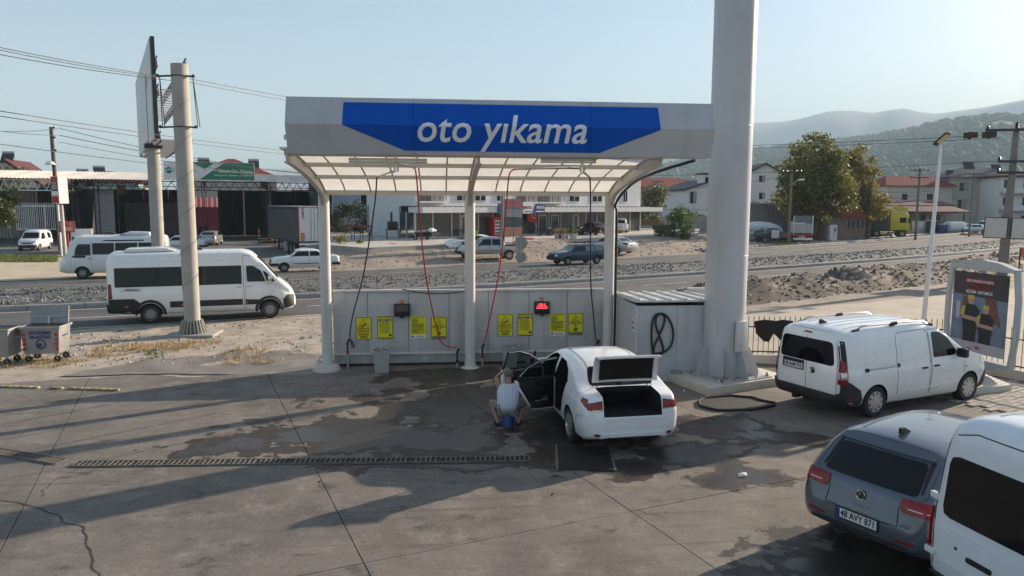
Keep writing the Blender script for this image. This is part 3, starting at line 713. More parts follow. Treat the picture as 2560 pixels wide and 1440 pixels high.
for px_ in (1033, 1480):
    X = at(px_, 300, 14.2).x; b = MB(); b.bar((X, fy(FT) - .014, FT), (X, fy(FM) - .014, FM), .006, .004, up=(1, 0, 0)); b.bar((X, fy(FM) - .014, FM), (X, fy(FB) - .014, FB), .006, .004, up=(1, 0, 0)); b.build('panel_seam', DARK, fa)
box('cable_gland', (FX0 - .02, 14.35, 5.52), (.05, .08, .09), GALV, fa)
# drain pipe cable on the right post
tag(MB().tube(spline([(5.2, 14.9, 5.2), (4.75, 16.2, 5.0), (4.6, 17.6, 4.78), (4.55, 18.9, 4.35), (4.6, 19.02, 4.0), (4.61, 19.03, 2.4), (4.6, 19.03, .05)]), .035, 8).build('drain_pipe', BLACK, smooth=True), 'black pipe running down the right canopy post', 'pipe')
# ---- lamps and booms
for i, (a, c) in enumerate((((872, 398), (1068, 400)), ((1352, 399), (1490, 400)))):
    A, C_ = at(*a, 15.0), at(*c, 15.0); t = thing('tube_lamp', 'fluorescent tube lamp under the fascia above the %s bay' % ('left' if i == 0 else 'right'), 'lamp', (0, 0, 0), group='tube lamps under the fascia')
    b = MB(); b.bar(A, C_, .07, .05); b.build('casing', WHITEP, t); b = MB(); b.cyl(A - Vector((0, .0, .05)), C_ - Vector((0, 0, .05)), .018, n=8); b.build('tube', mat('lamp_tube', (.8, .8, .78), .3), t)
def boom(pv, arms, label):
    t = thing('hose_boom', label, 'hose boom', (0, 0, 0), group='swivel hose booms'); p = at(pv[0], pv[1], 15.9); q = at(pv[0], pv[2], 15.9)
    b = MB(); b.cyl(p + Vector((0, 0, .12)), q, .035, n=10); b.cyl(q + Vector((0, 0, .16)), q + Vector((0, 0, .02)), .055, n=12); b.build('swivel_column', CHROME, t, smooth=35)
    box('mounting_plate', p + Vector((0, 0, .13)), (.36, .14, .03), STEELP, t)
    for k, (e, Y, st) in enumerate(arms):
        E_ = at(*e, Y); S = at(*st, 15.9); b = MB(); b.tube([S, S.lerp(E_, .25) + Vector((0, 0, .01)), E_], [.03, .026, .02], 8); b.build('arm', GALV if k else CHROME, t, smooth=35)
    return t
boom((991, 393, 430), [((942, 442), 17.0, (988, 428)), ((1037, 420), 16.6, (995, 410))], 'swivel hose boom hanging above the left wash bay')
boom((1455, 395, 432), [((1290, 423), 16.9, (1450, 420)), ((1474, 443), 17.0, (1457, 430))], 'swivel hose boom hanging above the right wash bay')
BH = mat('blue_hose', (.012, .02, .06), .45); RH = mat('red_hose', (.55, .02, .025), .4); YL = 19.3
def hose(pts, m, label): tag(MB().tube(spline([at(x, y, Y) for x, y, Y in pts], 7), .017, 7).build('pressure_hose', m, smooth=True), label, 'hose', 'pressure washer hoses')
hose([(942, 442, 17.0), (938, 500, 17.1), (925, 590, 17.5), (908, 690, 18.3), (884, 780, 19.1), (875, 830, 19.3), (877, 852, 19.3), (883, 868, 19.3), (885, 862, 19.28), (879, 852, 19.28), (874, 851, 19.28)], BH, 'dark blue pressure hose hanging to the leftmost lance')
hose([(1037, 420, 16.6), (1042, 450, 16.6), (1050, 560, 17.2), (1065, 690, 18.2), (1080, 770, 19.0), (1098, 845, 19.3), (1115, 865, 19.3), (1140, 869, 19.3)], RH, 'bright red pressure hose hanging in the left bay')
hose([(1290, 423, 16.9), (1276, 430, 16.9), (1270, 460, 17.0), (1262, 560, 17.5), (1246, 690, 18.4), (1228, 780, 19.1), (1214, 845, 19.3), (1206, 866, 19.3)], RH, 'red pressure hose beside the middle post in the right bay')
hose([(1474, 443, 17.0), (1476, 480, 17.0), (1477, 700, 18.4), (1484, 790, 19.1), (1490, 845, 19.3), (1497, 852, 19.3), (1500, 866, 19.3)], BH, 'dark blue pressure hose hanging to the lance behind the white saloon')
def lance(px, py0, pyt, red, lean, label):
    X = at(px, py0, YL).x; t = thing('lance_stand', label, 'lance stand', (X, YL, .012), 0, 'lance stands along the wash wall'); z = hz(px, pyt, (X, YL)) - .25
    MB().cyl((0, 0, 0), (0, 0, z), .032, n=10).build('holder_tube', GALV, t, smooth=35); b = MB(); b.cyl((0, 0, z), (0, 0, z + .07), .04, n=10); b.build('collar', REDP if red else BLACK, t)
    b = MB(); b.tube([(0, 0, z), (lean, 0, z + .25), (lean, 0, z + .32)], .022, 8); b.box((lean + .02, -.02, z + .33), (.05, .06, .12), ry=.4); b.build('spray_gun', BLACK, t)
    b = MB(); b.tube([(lean + .02, -.02, z + .3), (lean + .09, -.02, z + .26), (lean + .1, -.02, z + .17), (lean + .05, -.02, z + .12)], .01, 6); b.build('trigger', GALV, t)
lance(870, 918, 862, True, .0, 'lance stand with red collar at the left end of the wash wall'); lance(1143, 920, 885, False, 0, 'lance stand just left of the middle post'); lance(1206, 920, 873, True, 0, 'lance stand with red collar just right of the middle post'); lance(1486, 915, 862, False, .06, 'lance stand behind the white saloon roof')
# ---- wash wall
WY = 19.55; WALLP = mat('sandwich_panel', (.48, .49, .50), .5, var=.10, scale=1.1, streak=.30)
ww = thing('wash_wall', 'low grey sandwich panel wall at the back of the wash bays', 'wall', (0, 0, 0))
WX = [-2.8, -1.9, -.83, .24, .72, 1.28, 2.38, 3.42, 4.42]
for a, c in zip(WX, WX[1:]): box('wall_panel', ((a + c) / 2, WY + .04, 1.19), (c - a - .012, .08, 1.62), WALLP, ww, bevel=.006)
box('joint_blackout', (.81, WY + .095, 1.15), (7.2, .02, 1.7), DARK, ww)  # unseen dark sheet added so no light shows through the panel joints
for a, c in ((-2.8, .72), (.78, 4.42)):
    box('top_cap', ((a + c) / 2, WY + .03, 2.02), (c - a, .13, .05), WHITE, ww); box('bottom_rail', ((a + c) / 2, WY + .01, .35), (c - a, .05, .06), WHITE, ww); box('skirting', ((a + c) / 2, WY + .05, .20), (c - a, .06, .24), mat('stained_skirting', (.33, .33, .32), .6, var=.3, scale=2.5), ww); box('gap_shade', ((a + c) / 2, WY + .03, .045), (c - a, .05, .07), BLACK, ww)  # black strip at the foot: shade of the open gap put into colour
YEL = mat('yellow_sign', (.74, .68, .012), .45, var=.04)
SGY = WY - .012
def sgn(px, py, wpx, hpx, kind, bay):
    c = at(px, py, SGY); W = wpx * .0105; H = hpx * .0105
    nm = {'slip': 'yellow wet floor warning sign with falling figure', 'rules': 'yellow notice with hazard stripes and fine print', 'use': 'yellow instruction sheet with red heading and white foot', 'jet': 'yellow high pressure water sign with round exclamation mark'}[kind]
    t = thing('wall_sign', '%s in the %s bay' % (nm, bay), 'sign', c, 0, None)
    box('board', (0, 0, 0), (W, .012, H), YEL, t); y = -.009
    def bar(x, z, w_, h_, m=BLACKP, yy=y, nm='print'): return box(nm, (x, yy, z), (w_, .003, h_), m, t)
    def ring(pts, r, nm='print'): return MB().tube([(x, y, z) for x, z in pts + pts[:1]], r, 5).build(nm, BLACKP, t)
    if kind != 'use':
        for x in (-1, 1): bar(x * (W / 2 - .008), 0, .012, H - .004, nm='border')
        for z in (-1, 1): bar(0, z * (H / 2 - .008), W - .03, .012, nm='border')
    if kind == 'slip':
        ring([(-.155, -.01), (.155, -.01), (0, .245)], .008, 'triangle'); MB().tube([(-.07, y, .045), (-.02, y, .085), (.05, y, .10), (.08, y, .12)], .011, 6).build('figure', BLACKP, t); MB().tube([(-.07, y, .02), (.0, y, .06), (.03, y, .09), (.02, y, .14)], .008, 6).build('figure', BLACKP, t); bar(.0, .01, .2, .006)
        text('print', 'DİKKAT', .1, mat('red_print', (.42, .05, .02), .5), t, (0, y, -.075), width=.33, bold=.02); text('print', 'KAYGAN', .08, BLACKP, t, (0, y, -.16), width=.27, bold=.02); text('print', 'ZEMİN', .08, BLACKP, t, (0, y, -.235), width=.2, bold=.02)
    elif kind == 'jet':
        ring([(-.09, .09), (.09, .09), (0, .25)], .007, 'triangle'); MB().tube([(-.03, y, .11), (.0, y, .15), (.03, y, .18)], .007, 5).build('figure', BLACKP, t)
        text('print', 'BASINÇLI', .075, BLACKP, t, (0, y, .035), width=.32, bold=.02); text('print', 'SU', .075, BLACKP, t, (0, y, -.035), width=.1, bold=.02)
        MB().cyl((0, y - .002, -.14), (0, y + .002, -.14), .05, n=16).build('roundel', BLACKP, t); box('print', (0, y - .004, -.13), (.014, .003, .05), YEL, t); bar(0, -.245, .34, .06); text('print', 'DİKKATLİ KULLAN', .045, WHITEP, t, (0, y - .004, -.245), width=.31, bold=.01)
    elif kind == 'rules':
        bar(0, .20, .34, .055); MB().cyl((.12, y - .004, .2), (.12, y, .2), .022, n=12).build('roundel', WHITEP, t); box('print', (-.04, y - .003, .208), (.2, .002, .008), WHITEP, t); box('print', (-.05, y - .003, .19), (.16, .002, .008), WHITEP, t)
        rr = random.Random(3)
        for k in range(11): bar(-.02 + rr.uniform(-.02, .02), .145 - k * .028, .30 - rr.uniform(0, .08), .007)
        for k in range(10):
            for z in (1, -1): box('stripe', (-.155 + k * .034, y, z * (H / 2 - .028)), (.014, .003, .022), BLACKP, t, ry=.6)
        bar(.13, -.215, .085, .03); bar(.13, -.19, .05, .03)
    else:
        text('print', 'KULLANIM TALİMATI', .04, REDP, t, (0, y, H / 2 - .03), width=W * .9, bold=.02); rr = random.Random(5)
        for k in range(12): wl = rr.choice((.34, .3, .17, .32, .14)); bar(-W / 2 + .03 + wl / 2, H / 2 - .085 - k * .033, wl, .014)
        box('white_foot', (0, -.007, -H / 2 + .045), (W, .004, .09), WHITEP, t); box('print', (.04, -.010, -H / 2 + .06), (.22, .002, .01), REDP, t); box('print', (.04, -.010, -H / 2 + .035), (.2, .002, .01), BLUEP, t); MB().cyl((-.15, -.011, -H / 2 + .05), (-.15, -.008, -H / 2 + .05), .03, n=10).build('print', BLUEP, t)
for bay, L_ in (('left', ((909, 821, 'slip'), (963, 819, 'rules'), (1046, 818, 'use'), (1097, 820, 'jet'))), ('right', ((1263, 813, 'slip'), (1313, 812, 'rules'), (1394, 811, 'use'), (1439, 810, 'jet')))):
    for x, y, kd in L_: sgn(x, y, 39, 57, kd, bay)
for i, (px, py) in enumerate(((1005, 775), (1355, 769))):
    c = at(px, py, WY - .07); t = thing('display_box', ('black display box with a blank screen in the left bay', 'black display box with glowing red letters in the right bay')[i], 'display', c, 0, 'display boxes')
    MB().box((0, 0, 0), (.41, .14, .33)).build('housing', BLACK, t, bevel=.012, smooth=30); box('screen', (0, -.073, .05), (.34, .006, .18), mat('screen_grey', (.085, .08, .082), .25), t); box('bracket', (0, 0, -.19), (.08, .06, .06), BLACK, t)
    if i:
        LED = mat('red_led', (1, .02, .03), .4, var=0, emit=3.2)
        for r_, row in enumerate(('xxxx  x', 'x xxxx xx', 'x xx xx  x x', 'x xx xxxx x x')):
            wl = len(row) * .022; b = MB()
            for k, ch in enumerate(row):
                if ch == 'x': b.box((-wl / 2 + k * .022, -.079, .105 - r_ * .037), (.018, .004, .017))
            o = b.build('lit_row', LED, t); o['kind'] = 'stuff'
    c2 = at(px - 1, py - 22, WY - .04); tag(MB().cyl(c2 - Vector((0, .0, .045)), c2 + Vector((0, 0, .045)), .045, .038, 12).build('beacon', AMBER, smooth=35), 'small orange beacon above the %s display' % ('blank', 'lit red')[i], 'beacon', 'orange beacons')
BINP = mat('grey_bin_plastic', (.36, .37, .37), .6)
def wbin(px, py, label, Y):
    p = at(px, py, Y); t = thing('waste_bin', label, 'bin', (p.x, Y, .012), .03, 'grey waste bins')
    MB().box((0, 0, .27), (.34, .30, .54), taper=1.18).build('body', BINP, t, bevel=.02, smooth=35); b = MB()
    for a, c, d in (((0, -.18, .545), (.43, .03, .04), 0), ((0, .18, .545), (.43, .03, .04), 0), ((-.205, 0, .545), (.03, .33, .04), 0), ((.205, 0, .545), (.03, .33, .04), 0)): b.box(a, c)
    b.build('rim', BINP, t); b = MB()
    for k in range(26): b.ball((rnd(-.16, .16), rnd(-.14, .14), .53 + rnd(0, .05)), rnd(.02, .05), 5, 4)
    o = b.build('rubbish', mat('rubbish', (.16, .15, .14), .8, var=.6, scale=9, c2=(.42, .42, .42)), t); o['kind'] = 'stuff'
wbin(955, 930, 'full grey waste bin against the wall of the left bay', 18.85); wbin(1274, 915, 'grey waste bin behind the open car door', 19.15)
tag(MB().tube(catenary(at(1004, 722, 19.45), at(1163, 728, 19.4), .1), .012, 6).build('loose_cable', BLACK, smooth=True), 'black cable sagging along the top of the wash wall', 'cable')
# ---- equipment shed
sh = thing('equipment_shed', 'grey metal panel equipment shed beside the totem pole', 'shed', (4.72, 17.28, .012)); SW, SD, SH = 2.0, 2.25, 1.86
SHM = mat('shed_panel', (.50, .51, .53), .5, var=.05, scale=1.2, streak=.3)
for i in range(2): box('front_panel', (SW * (i + .5) / 2, .03, SH / 2), (SW / 2 - .008, .06, SH), SHM, sh)
for i in range(2): box('side_panel', (.03, .064 + (SD - .07) * (i + .5) / 2, SH / 2), (.06, (SD - .07) / 2 - .008, SH), SHM, sh); box('side_panel', (SW - .03, .064 + (SD - .07) * (i + .5) / 2, SH / 2), (.06, (SD - .07) / 2 - .008, SH), SHM, sh)
box('back_panel', (SW / 2, SD + .03, SH / 2), (SW, .06, SH), SHM, sh); box('corner_trim', (-.004, -.004, SH / 2), (.05, .05, SH - .01), WHITE, sh)
rfo = MB().box((SW / 2, SD / 2 + .03, SH + .07), (SW + .12, SD + .16, .05), rx=R(-2.2)).build('roof', WHITE, sh)
for i in range(6): box('rib', (.02 + i * (SW / 5.1), SD / 2 + .03, SH + .11), (.07, SD + .14, .05), WHITE, rfo, rx=R(-2.2))
for z in (.72, 1.62):
    for x, y in ((.07, -.002), (-.003, .07)): MB().ball((x, y, z), .012, 6, 4).build('screw', DARK, sh)
sg_ = thing('shed_sign', 'small white sign with red writing on the shed side', 'sign', (4.712, 17.56, 1.36), R(-90)); box('board', (0, 0, 0), (.26, .006, .3), WHITEP, sg_)
text('print', 'İLAÇ', .09, REDP, sg_, (0, -.006, .07), bold=.02); text('print', 'Vakum', .09, REDP, sg_, (0, -.006, -.06), width=.22, bold=.02)
fx = lambda px, py: at(px, py, 17.22)
tag(MB().tube(spline([fx(1633, 884), fx(1629, 850), fx(1630, 812), fx(1636, 792), fx(1648, 784), fx(1661, 790), fx(1659, 812), fx(1648, 838), fx(1637, 862), fx(1635, 880), fx(1645, 887), fx(1656, 882), fx(1657, 866), fx(1649, 842), fx(1640, 815), fx(1640, 795), fx(1652, 784), fx(1668, 792), fx(1680, 815), fx(1683, 842), fx(1676, 866), fx(1660, 880), fx(1640, 884), fx(1622, 892)], 6), .027, 9).build('vacuum_hose', mat('hose_black', (.016, .017, .02), .5), smooth=True), 'thick black vacuum hose looped on the shed front', 'hose')
bw = thing('boundary_panel', 'short grey panel wall between shed and picket fence', 'wall', (0, 0, 0)); box('panel', (7.35, 19.45, 1.0), (1.24, .07, 2.0), SHM, bw); box('cap', (7.37, 19.44, 2.03), (1.32, .13, .06), WHITE, bw)
# ---- totem pole
pl = MB(); q0 = [(6.0, 15.75), (8.35, 16.75), (7.75, 18.55), (5.45, 17.55)]; pl.prism(q0, 'z', .0, .21)
plo = tag(pl.build('pole_plinth', mat('whitewashed_concrete', (.56, .52, .46), .85, var=.14, bump=.2, scale=3), bevel=.02, smooth=30), 'square whitewashed concrete plinth under the totem pole', 'plinth')
TC = Vector((6.82, 17.05, .21)); tp = thing('totem_pole', 'thick grey steel totem pole rising out of frame', 'pole', TC, R(23)); TOTM = mat('totem_grey', (.48, .49, .51), .38, var=.06, scale=.8, streak=.22)
MB().cyl((0, 0, .03), (0, 0, 15.5), .485, .485, 56, caps=True).build('shaft', TOTM, tp, smooth=40); [MB().lathe([(.484, z - .02), (.491, z), (.484, z + .02)], n=40).build('weld_seam', TOTM, tp, smooth=True) for z in (2.9, 5.9)]; box('base_plate', (0, 0, .015), (1.62, 1.62, .03), TOTM, tp)
gm = MB().prism([(.47, .03), (.82, .03), (.82, .16), (.60, .72), (.47, .72)], 'y', -.012, .012).mesh('gusset'); gm.materials.append(TOTM)
for k in range(8): o = link_mesh('gusset', gm, None, tp); o.rotation_euler = (0, 0, R(45 * k))
bm_ = MB().cyl((0, 0, .03), (0, 0, .12), .022, n=6); bm_.cyl((0, 0, .03), (0, 0, .065), .042, n=6); bme = bm_.mesh('anchor_bolt'); bme.materials.append(mat('zinc_bolt', (.5, .45, .36), .5, metal=.4))
for k in range(20):
    s = -.72 + 1.44 * (k % 5) / 4.; p = [(s, -.72), (.72, s), (-s, .72), (-.72, -s)][k // 5]; o = link_mesh('anchor_bolt', bme, None, tp); o.location = (*p, 0)
cab = MB().box((0, 0, 0), (.34, .10, .72)).build('access_box', WHITE, tp, bevel=.01, smooth=30); d_ = at(1835, 840, 16.6) - TC; cab.location = Matrix.Rotation(-R(23), 3, 'Z') @ Vector((.23, -.50, d_.z)); cab.rotation_euler = (0, 0, R(5))
tag(MB().box((5.72, 17.2, .255), (.24, .12, .09), .2).build('loose_block', CONC, bevel=.012, smooth=30), 'loose grey concrete block on the plinth by the totem pole', 'block')
b = MB()
for k in range(70): a = rnd(0, 6.28); r = rnd(.5, .78); p = TC + Vector((r * math.cos(a) - .15, r * math.sin(a), .035)); b.add([p + v * rnd(.012, .028) for v in ROCKV[k % 5][0]], ROCKV[k % 5][1])
tag(b.build('plinth_gravel', STONE), 'loose gravel on the totem pole base plate', 'stones', kind='stuff')
# floor mat lying on the concrete
mt = thing('boot_liner', 'black rubber boot liner lying on the concrete by the plinth', 'boot liner', (0, 0, .014)); mp = [(5.50, 14.92), (5.62, 15.35), (5.85, 15.58), (6.5, 15.72), (6.93, 15.52), (7.0, 15.3), (7.22, 15.05), (7.12, 14.85), (6.5, 14.55), (5.75, 14.58)]
MB().prism(mp, 'z', 0, .012).build('liner', mat('liner_rubber', (.055, .048, .042), .6, var=.3, scale=12, bump=.6, bscale=90), mt); MB().tube([(x, y, .025) for x, y in mp + mp[:1]], .028, 6).build('raised_rim', RUBBER, mt, smooth=True)
# ---- picket fence
FN = mat('fence_black', (.02, .02, .022), .5); WW = mat('whitewash', (.58, .54, .48), .85, var=.15, bump=.15)
pk = MB().cyl((0, 0, .12), (0, 0, 1.12), .009, n=6); pk.cyl((0, 0, 1.12), (0, 0, 1.22), .016, .001, 6); pkm = pk.mesh('picket'); pkm.materials.append(FN)
fen = thing('picket_fence', 'black iron picket fence on a low whitewashed wall behind the white vans', 'fence', (0, 0, 0))
for A, C_ in (((7.9, 19.3), (13.6, 18.35)), ((13.65, 18.3), (16.0, 13.2))):
    A, C_ = Vector((*A, 0)), Vector((*C_, 0)); L_ = (C_ - A).length; d = (C_ - A).normalized(); n = int(L_ / .135)
    MB().bar(A + Vector((0, 0, .12)), C_ + Vector((0, 0, .12)), .22, .24).build('low_wall', WW, fen); 
    for z in (.32, 1.0): MB().bar(A + Vector((0, 0, z)), C_ + Vector((0, 0, z)), .03, .03).build('rail', FN, fen)
    for k in range(n): o = link_mesh('picket', pkm, None, fen); o.location = A + d * (k + .5) * (L_ / n) + Vector((0, 0, .1))
MATR = mat('carpet_black', (.018, .017, .017), .9, bump=.3, bscale=80)
for k, (px, lab) in enumerate(((1916, 'dark car mat folded over the picket fence beside the totem pole'), (1958, 'dark car mat half hidden behind the panel van roof pillar'))):
    p = at(px, 835, 18.98); c = Vector((p.x, 19.05 - (p.x - 9.2) * .16, 1.12)); b = MB()
    pr = [(-.26, .0), (.26, .02), (.25, -.26), (.12, -.52), (-.02, -.50), (-.24, -.28)]
    for yy, s in ((-.045, 1), (.06, .55)): b.prism([(x, z * s) for x, z in pr], 'y', yy - .008, yy + .008)
    b.tube([(-.26, -.04, 0), (0, .01, .04), (.26, -.04, .02)], .05, 8); o = b.build('car_mat', MATR); o.location = c; o.rotation_euler = (0, 0, -.16); tag(o, lab, 'car mat', 'car mats hung on the fence')
# ---- wheel stops on the left
RUBY = mat('worn_yellow_rubber', (.32, .24, .10), .85, var=.5, scale=5, c2=(.55, .44, .24))
for i, (a, c, lab) in enumerate((((-12.0, 18.33), (-10.9, 18.1), 'worn yellow wheel stop cut by the left edge'), ((-10.8, 18.08), (-9.25, 17.76), 'longest worn yellow wheel stop on the concrete edge'), ((-9.0, 17.72), (-8.68, 17.66), 'short worn yellow wheel stop fragment'), ((-8.55, 17.64), (-7.32, 17.38), 'rightmost worn yellow wheel stop near the bins'))):
    t = thing('wheel_stop', lab, 'wheel stop', (0, 0, .012), 0, 'wheel stops'); A, C_ = Vector((*a, .02)), Vector((*c, .02)); n = max(1, int((C_ - A).length / .16))
    for k in range(n): MB().bar(A.lerp(C_, (k + .06) / n), A.lerp(C_, (k + .94) / n), .09, .05).build('segment', RUBY if k % 3 else DUST, t, bevel=.012, smooth=30)
# ================================================================== VEHICLES
WELL = mat('wheel_well', (.008, .008, .008), .9); TYRE = mat('tyre', (.022, .021, .020), .8, var=.25, scale=8); RIMM = mat('alloy_silver', (.50, .51, .52), .3, metal=.7, var=.08); STEELR = mat('steel_rim', (.27, .27, .27), .45, metal=.4)
SEAM = mat('panel_gap', (.006, .006, .006), .8, var=0); PLATEW = mat('plate_white', (.70, .70, .68), .4, var=.03); PLATEB = mat('plate_blue', (.01, .03, .22), .4)
MOULD = mat('dark_bumper_plastic', (.022, .023, .025), .6, var=.2)
PWHITE = paint('white_car_paint', (.84, .85, .86)); PWHITED = paint('dusty_white_paint', (.76, .77, .77), .35, .5)
WHEELS = {}
def wheel_mesh(r, wd, style):
    key = (round(r, 3), wd, style)
    if key in WHEELS: return WHEELS[key]
    t = MB(); t.lathe([(r * .66, -wd / 2), (r * .93, -wd / 2), (r * .985, -wd * .4), (r, -wd * .2), (r, wd * .2), (r * .985, wd * .4), (r * .93, wd / 2), (r * .66, wd / 2)], n=30, axis='y'); tm = t.mesh('tyre'); tm.materials.append(TYRE)
    h = MB(); y = -wd / 2
    h.lathe([(r * .68, y + .005), (r * .64, y - .004), (r * .60, y + .012), (r * .58, y + .07)], n=30, axis='y')
    h.cyl((0, y + .075, 0), (0, y + .085, 0), r * .62, n=24); h.cyl((0, y - .004, 0), (0, y + .05, 0), r * .13, n=12)
    if style in ('alloy', 'cover'):
        ns = 8 if style == 'alloy' else 9
        for k in range(ns):
            for off in ((-.11, .11) if style == 'alloy' else (0,)):
                a = 6.2832 * k / ns + off; a2 = a + (.0 if style == 'alloy' else .28); w_ = (.05 if style == 'alloy' else .15) * r * 1.6
                p0 = Vector((math.cos(a) * r * .10, y + .004, math.sin(a) * r * .10)); p1 = Vector((math.cos(a2) * r * .62, y + .008, math.sin(a2) * r * .62)); h.bar(p0, p1, w_, .012, up=(0, 1, 0))
    else:
        h.cyl((0, y + .02, 0), (0, y + .03, 0), r * .5, n=24)
        for k in range(8): a = 6.2832 * k / 8; h.cyl((math.cos(a) * r * .38, y + .012, math.sin(a) * r * .38), (math.cos(a) * r * .38, y + .022, math.sin(a) * r * .38), r * .05, n=6)
    hm = h.mesh('rim'); hm.materials.append(RIMM if style != 'steel' else STEELR); hm.materials.append(WELL)
    dk = MB(); dk.cyl((0, y + .05, 0), (0, y + .06, 0), r * .64, n=24); dm = dk.mesh('hub'); dm.materials.append(WELL)
    WHEELS[key] = (tm, hm, dm); return WHEELS[key]
def wheels(root, xs, track, r, wd=.2, style='alloy', steer=0., sides=(1, -1)):
    for ix, x in enumerate(xs):
        for s in sides:
            tm, hm, dm = wheel_mesh(r, wd, style); t = link_mesh('wheel', tm, None, root, smooth=35); t.location = (x, s * track / 2, r); t.rotation_euler = (0, 0, (math.pi if s > 0 else 0) + (steer if ix == len(xs) - 1 else 0))
            o = link_mesh('rim', hm, None, t, smooth=35); o = link_mesh('hub', dm, None, t)
def loft(spec, n=70, name='body'):
    L = spec['L']; ft, fb, fz, fw = pchip(spec['top']), pchip(spec['bot']), pchip(spec['belt']), pchip(spec['w']); tum = spec.get('tumble', .30); crown = spec.get('crown', .03); sq = spec.get('square', 0.)
    xsn = [L * i / n for i in range(n + 1)]; xsn = sorted(set([.0, .012, .03, .06] + xsn[2:-2] + [L - .06, L - .03, L - .012, L])); V = []; nr = 0
    for x in xsn:
        e = min(x, L - x); sh = .90 + .10 * math.sqrt(min(1, e / .07)) if e < .07 else 1.
        W = fw(x) * (1 - (1 - sh) * .5); zt, zb = ft(x), fb(x); zs = min(fz(x), zt - .03); cz = (zt + zb) / 2; dh = zt - zs
        zt = cz + (zt - cz) * sh; zb = cz + (zb - cz) * sh; zs = min(zs, zt - .02); hl = zs - zb; dh = zt - zs
        R_ = W * .965 - tum * max(0, dh - .06) - .01; bl = smoothstep(.1, .5, dh)
        h = [(0, zb), (W * .72, zb), (W * .90, zb + .015), (W * .955, zb + .07 * min(1, hl / .3)), (W * .985, zb + hl * .35), (W, zb + hl * .62), (W * .992, zb + hl * .82), (W * .98, zb + hl * .93), (W * .962, zs)]
        for t in (.12, .35, .6, .8): h.append((W * .962 + (R_ - W * .962) * (t ** (1.0 + .25 * bl)), zs + dh * t * .955))
        h += [(R_ - (.012 + .02 * bl) * (1 - sq), zs + dh * .93), (R_ - (.05 + .06 * bl) * (1 - sq * .6), zs + dh * .985), (R_ * .72, zt + crown * .35), (R_ * .4, zt + crown * .85), (0, zt + crown)]
        ring = [(y, z) for y, z in h] + [(-y, z) for y, z in h[-2:0:-1]]; nr = len(ring); V.append([(x - L / 2, y, z) for y, z in ring])
    vs_ = [p for r_ in V for p in r_]; m = len(V); F = [(i * nr + k, i * nr + (k + 1) % nr, (i + 1) * nr + (k + 1) % nr, (i + 1) * nr + k) for i in range(m - 1) for k in range(nr)]
    F += [tuple(range(nr)), tuple(range((m - 1) * nr + nr - 1, (m - 1) * nr - 1, -1))]
    me = bpy.data.meshes.new(name); me.from_pydata(vs_, [], F); bm = bmesh.new(); bm.from_mesh(me); bmesh.ops.recalc_face_normals(bm, faces=bm.faces); bm.to_mesh(me); bm.free(); return me
def boolean(me, cutters, mats):
    o = bpy.data.objects.new('tmp', me); col.objects.link(o)
    for m in mats: me.materials.append(m)
    cs = []
    for c in cutters:
        k = bpy.data.objects.new('cut', c); col.objects.link(k); cs.append(k); md = o.modifiers.new('b', 'BOOLEAN'); md.operation = 'DIFFERENCE'; md.object = k; md.solver = 'EXACT'; md.material_mode = 'TRANSFER'
    r = bpy.data.meshes.new_from_object(o.evaluated_get(bpy.context.evaluated_depsgraph_get()))
    for k in cs: bpy.data.objects.remove(k)
    bpy.data.objects.remove(o); return r
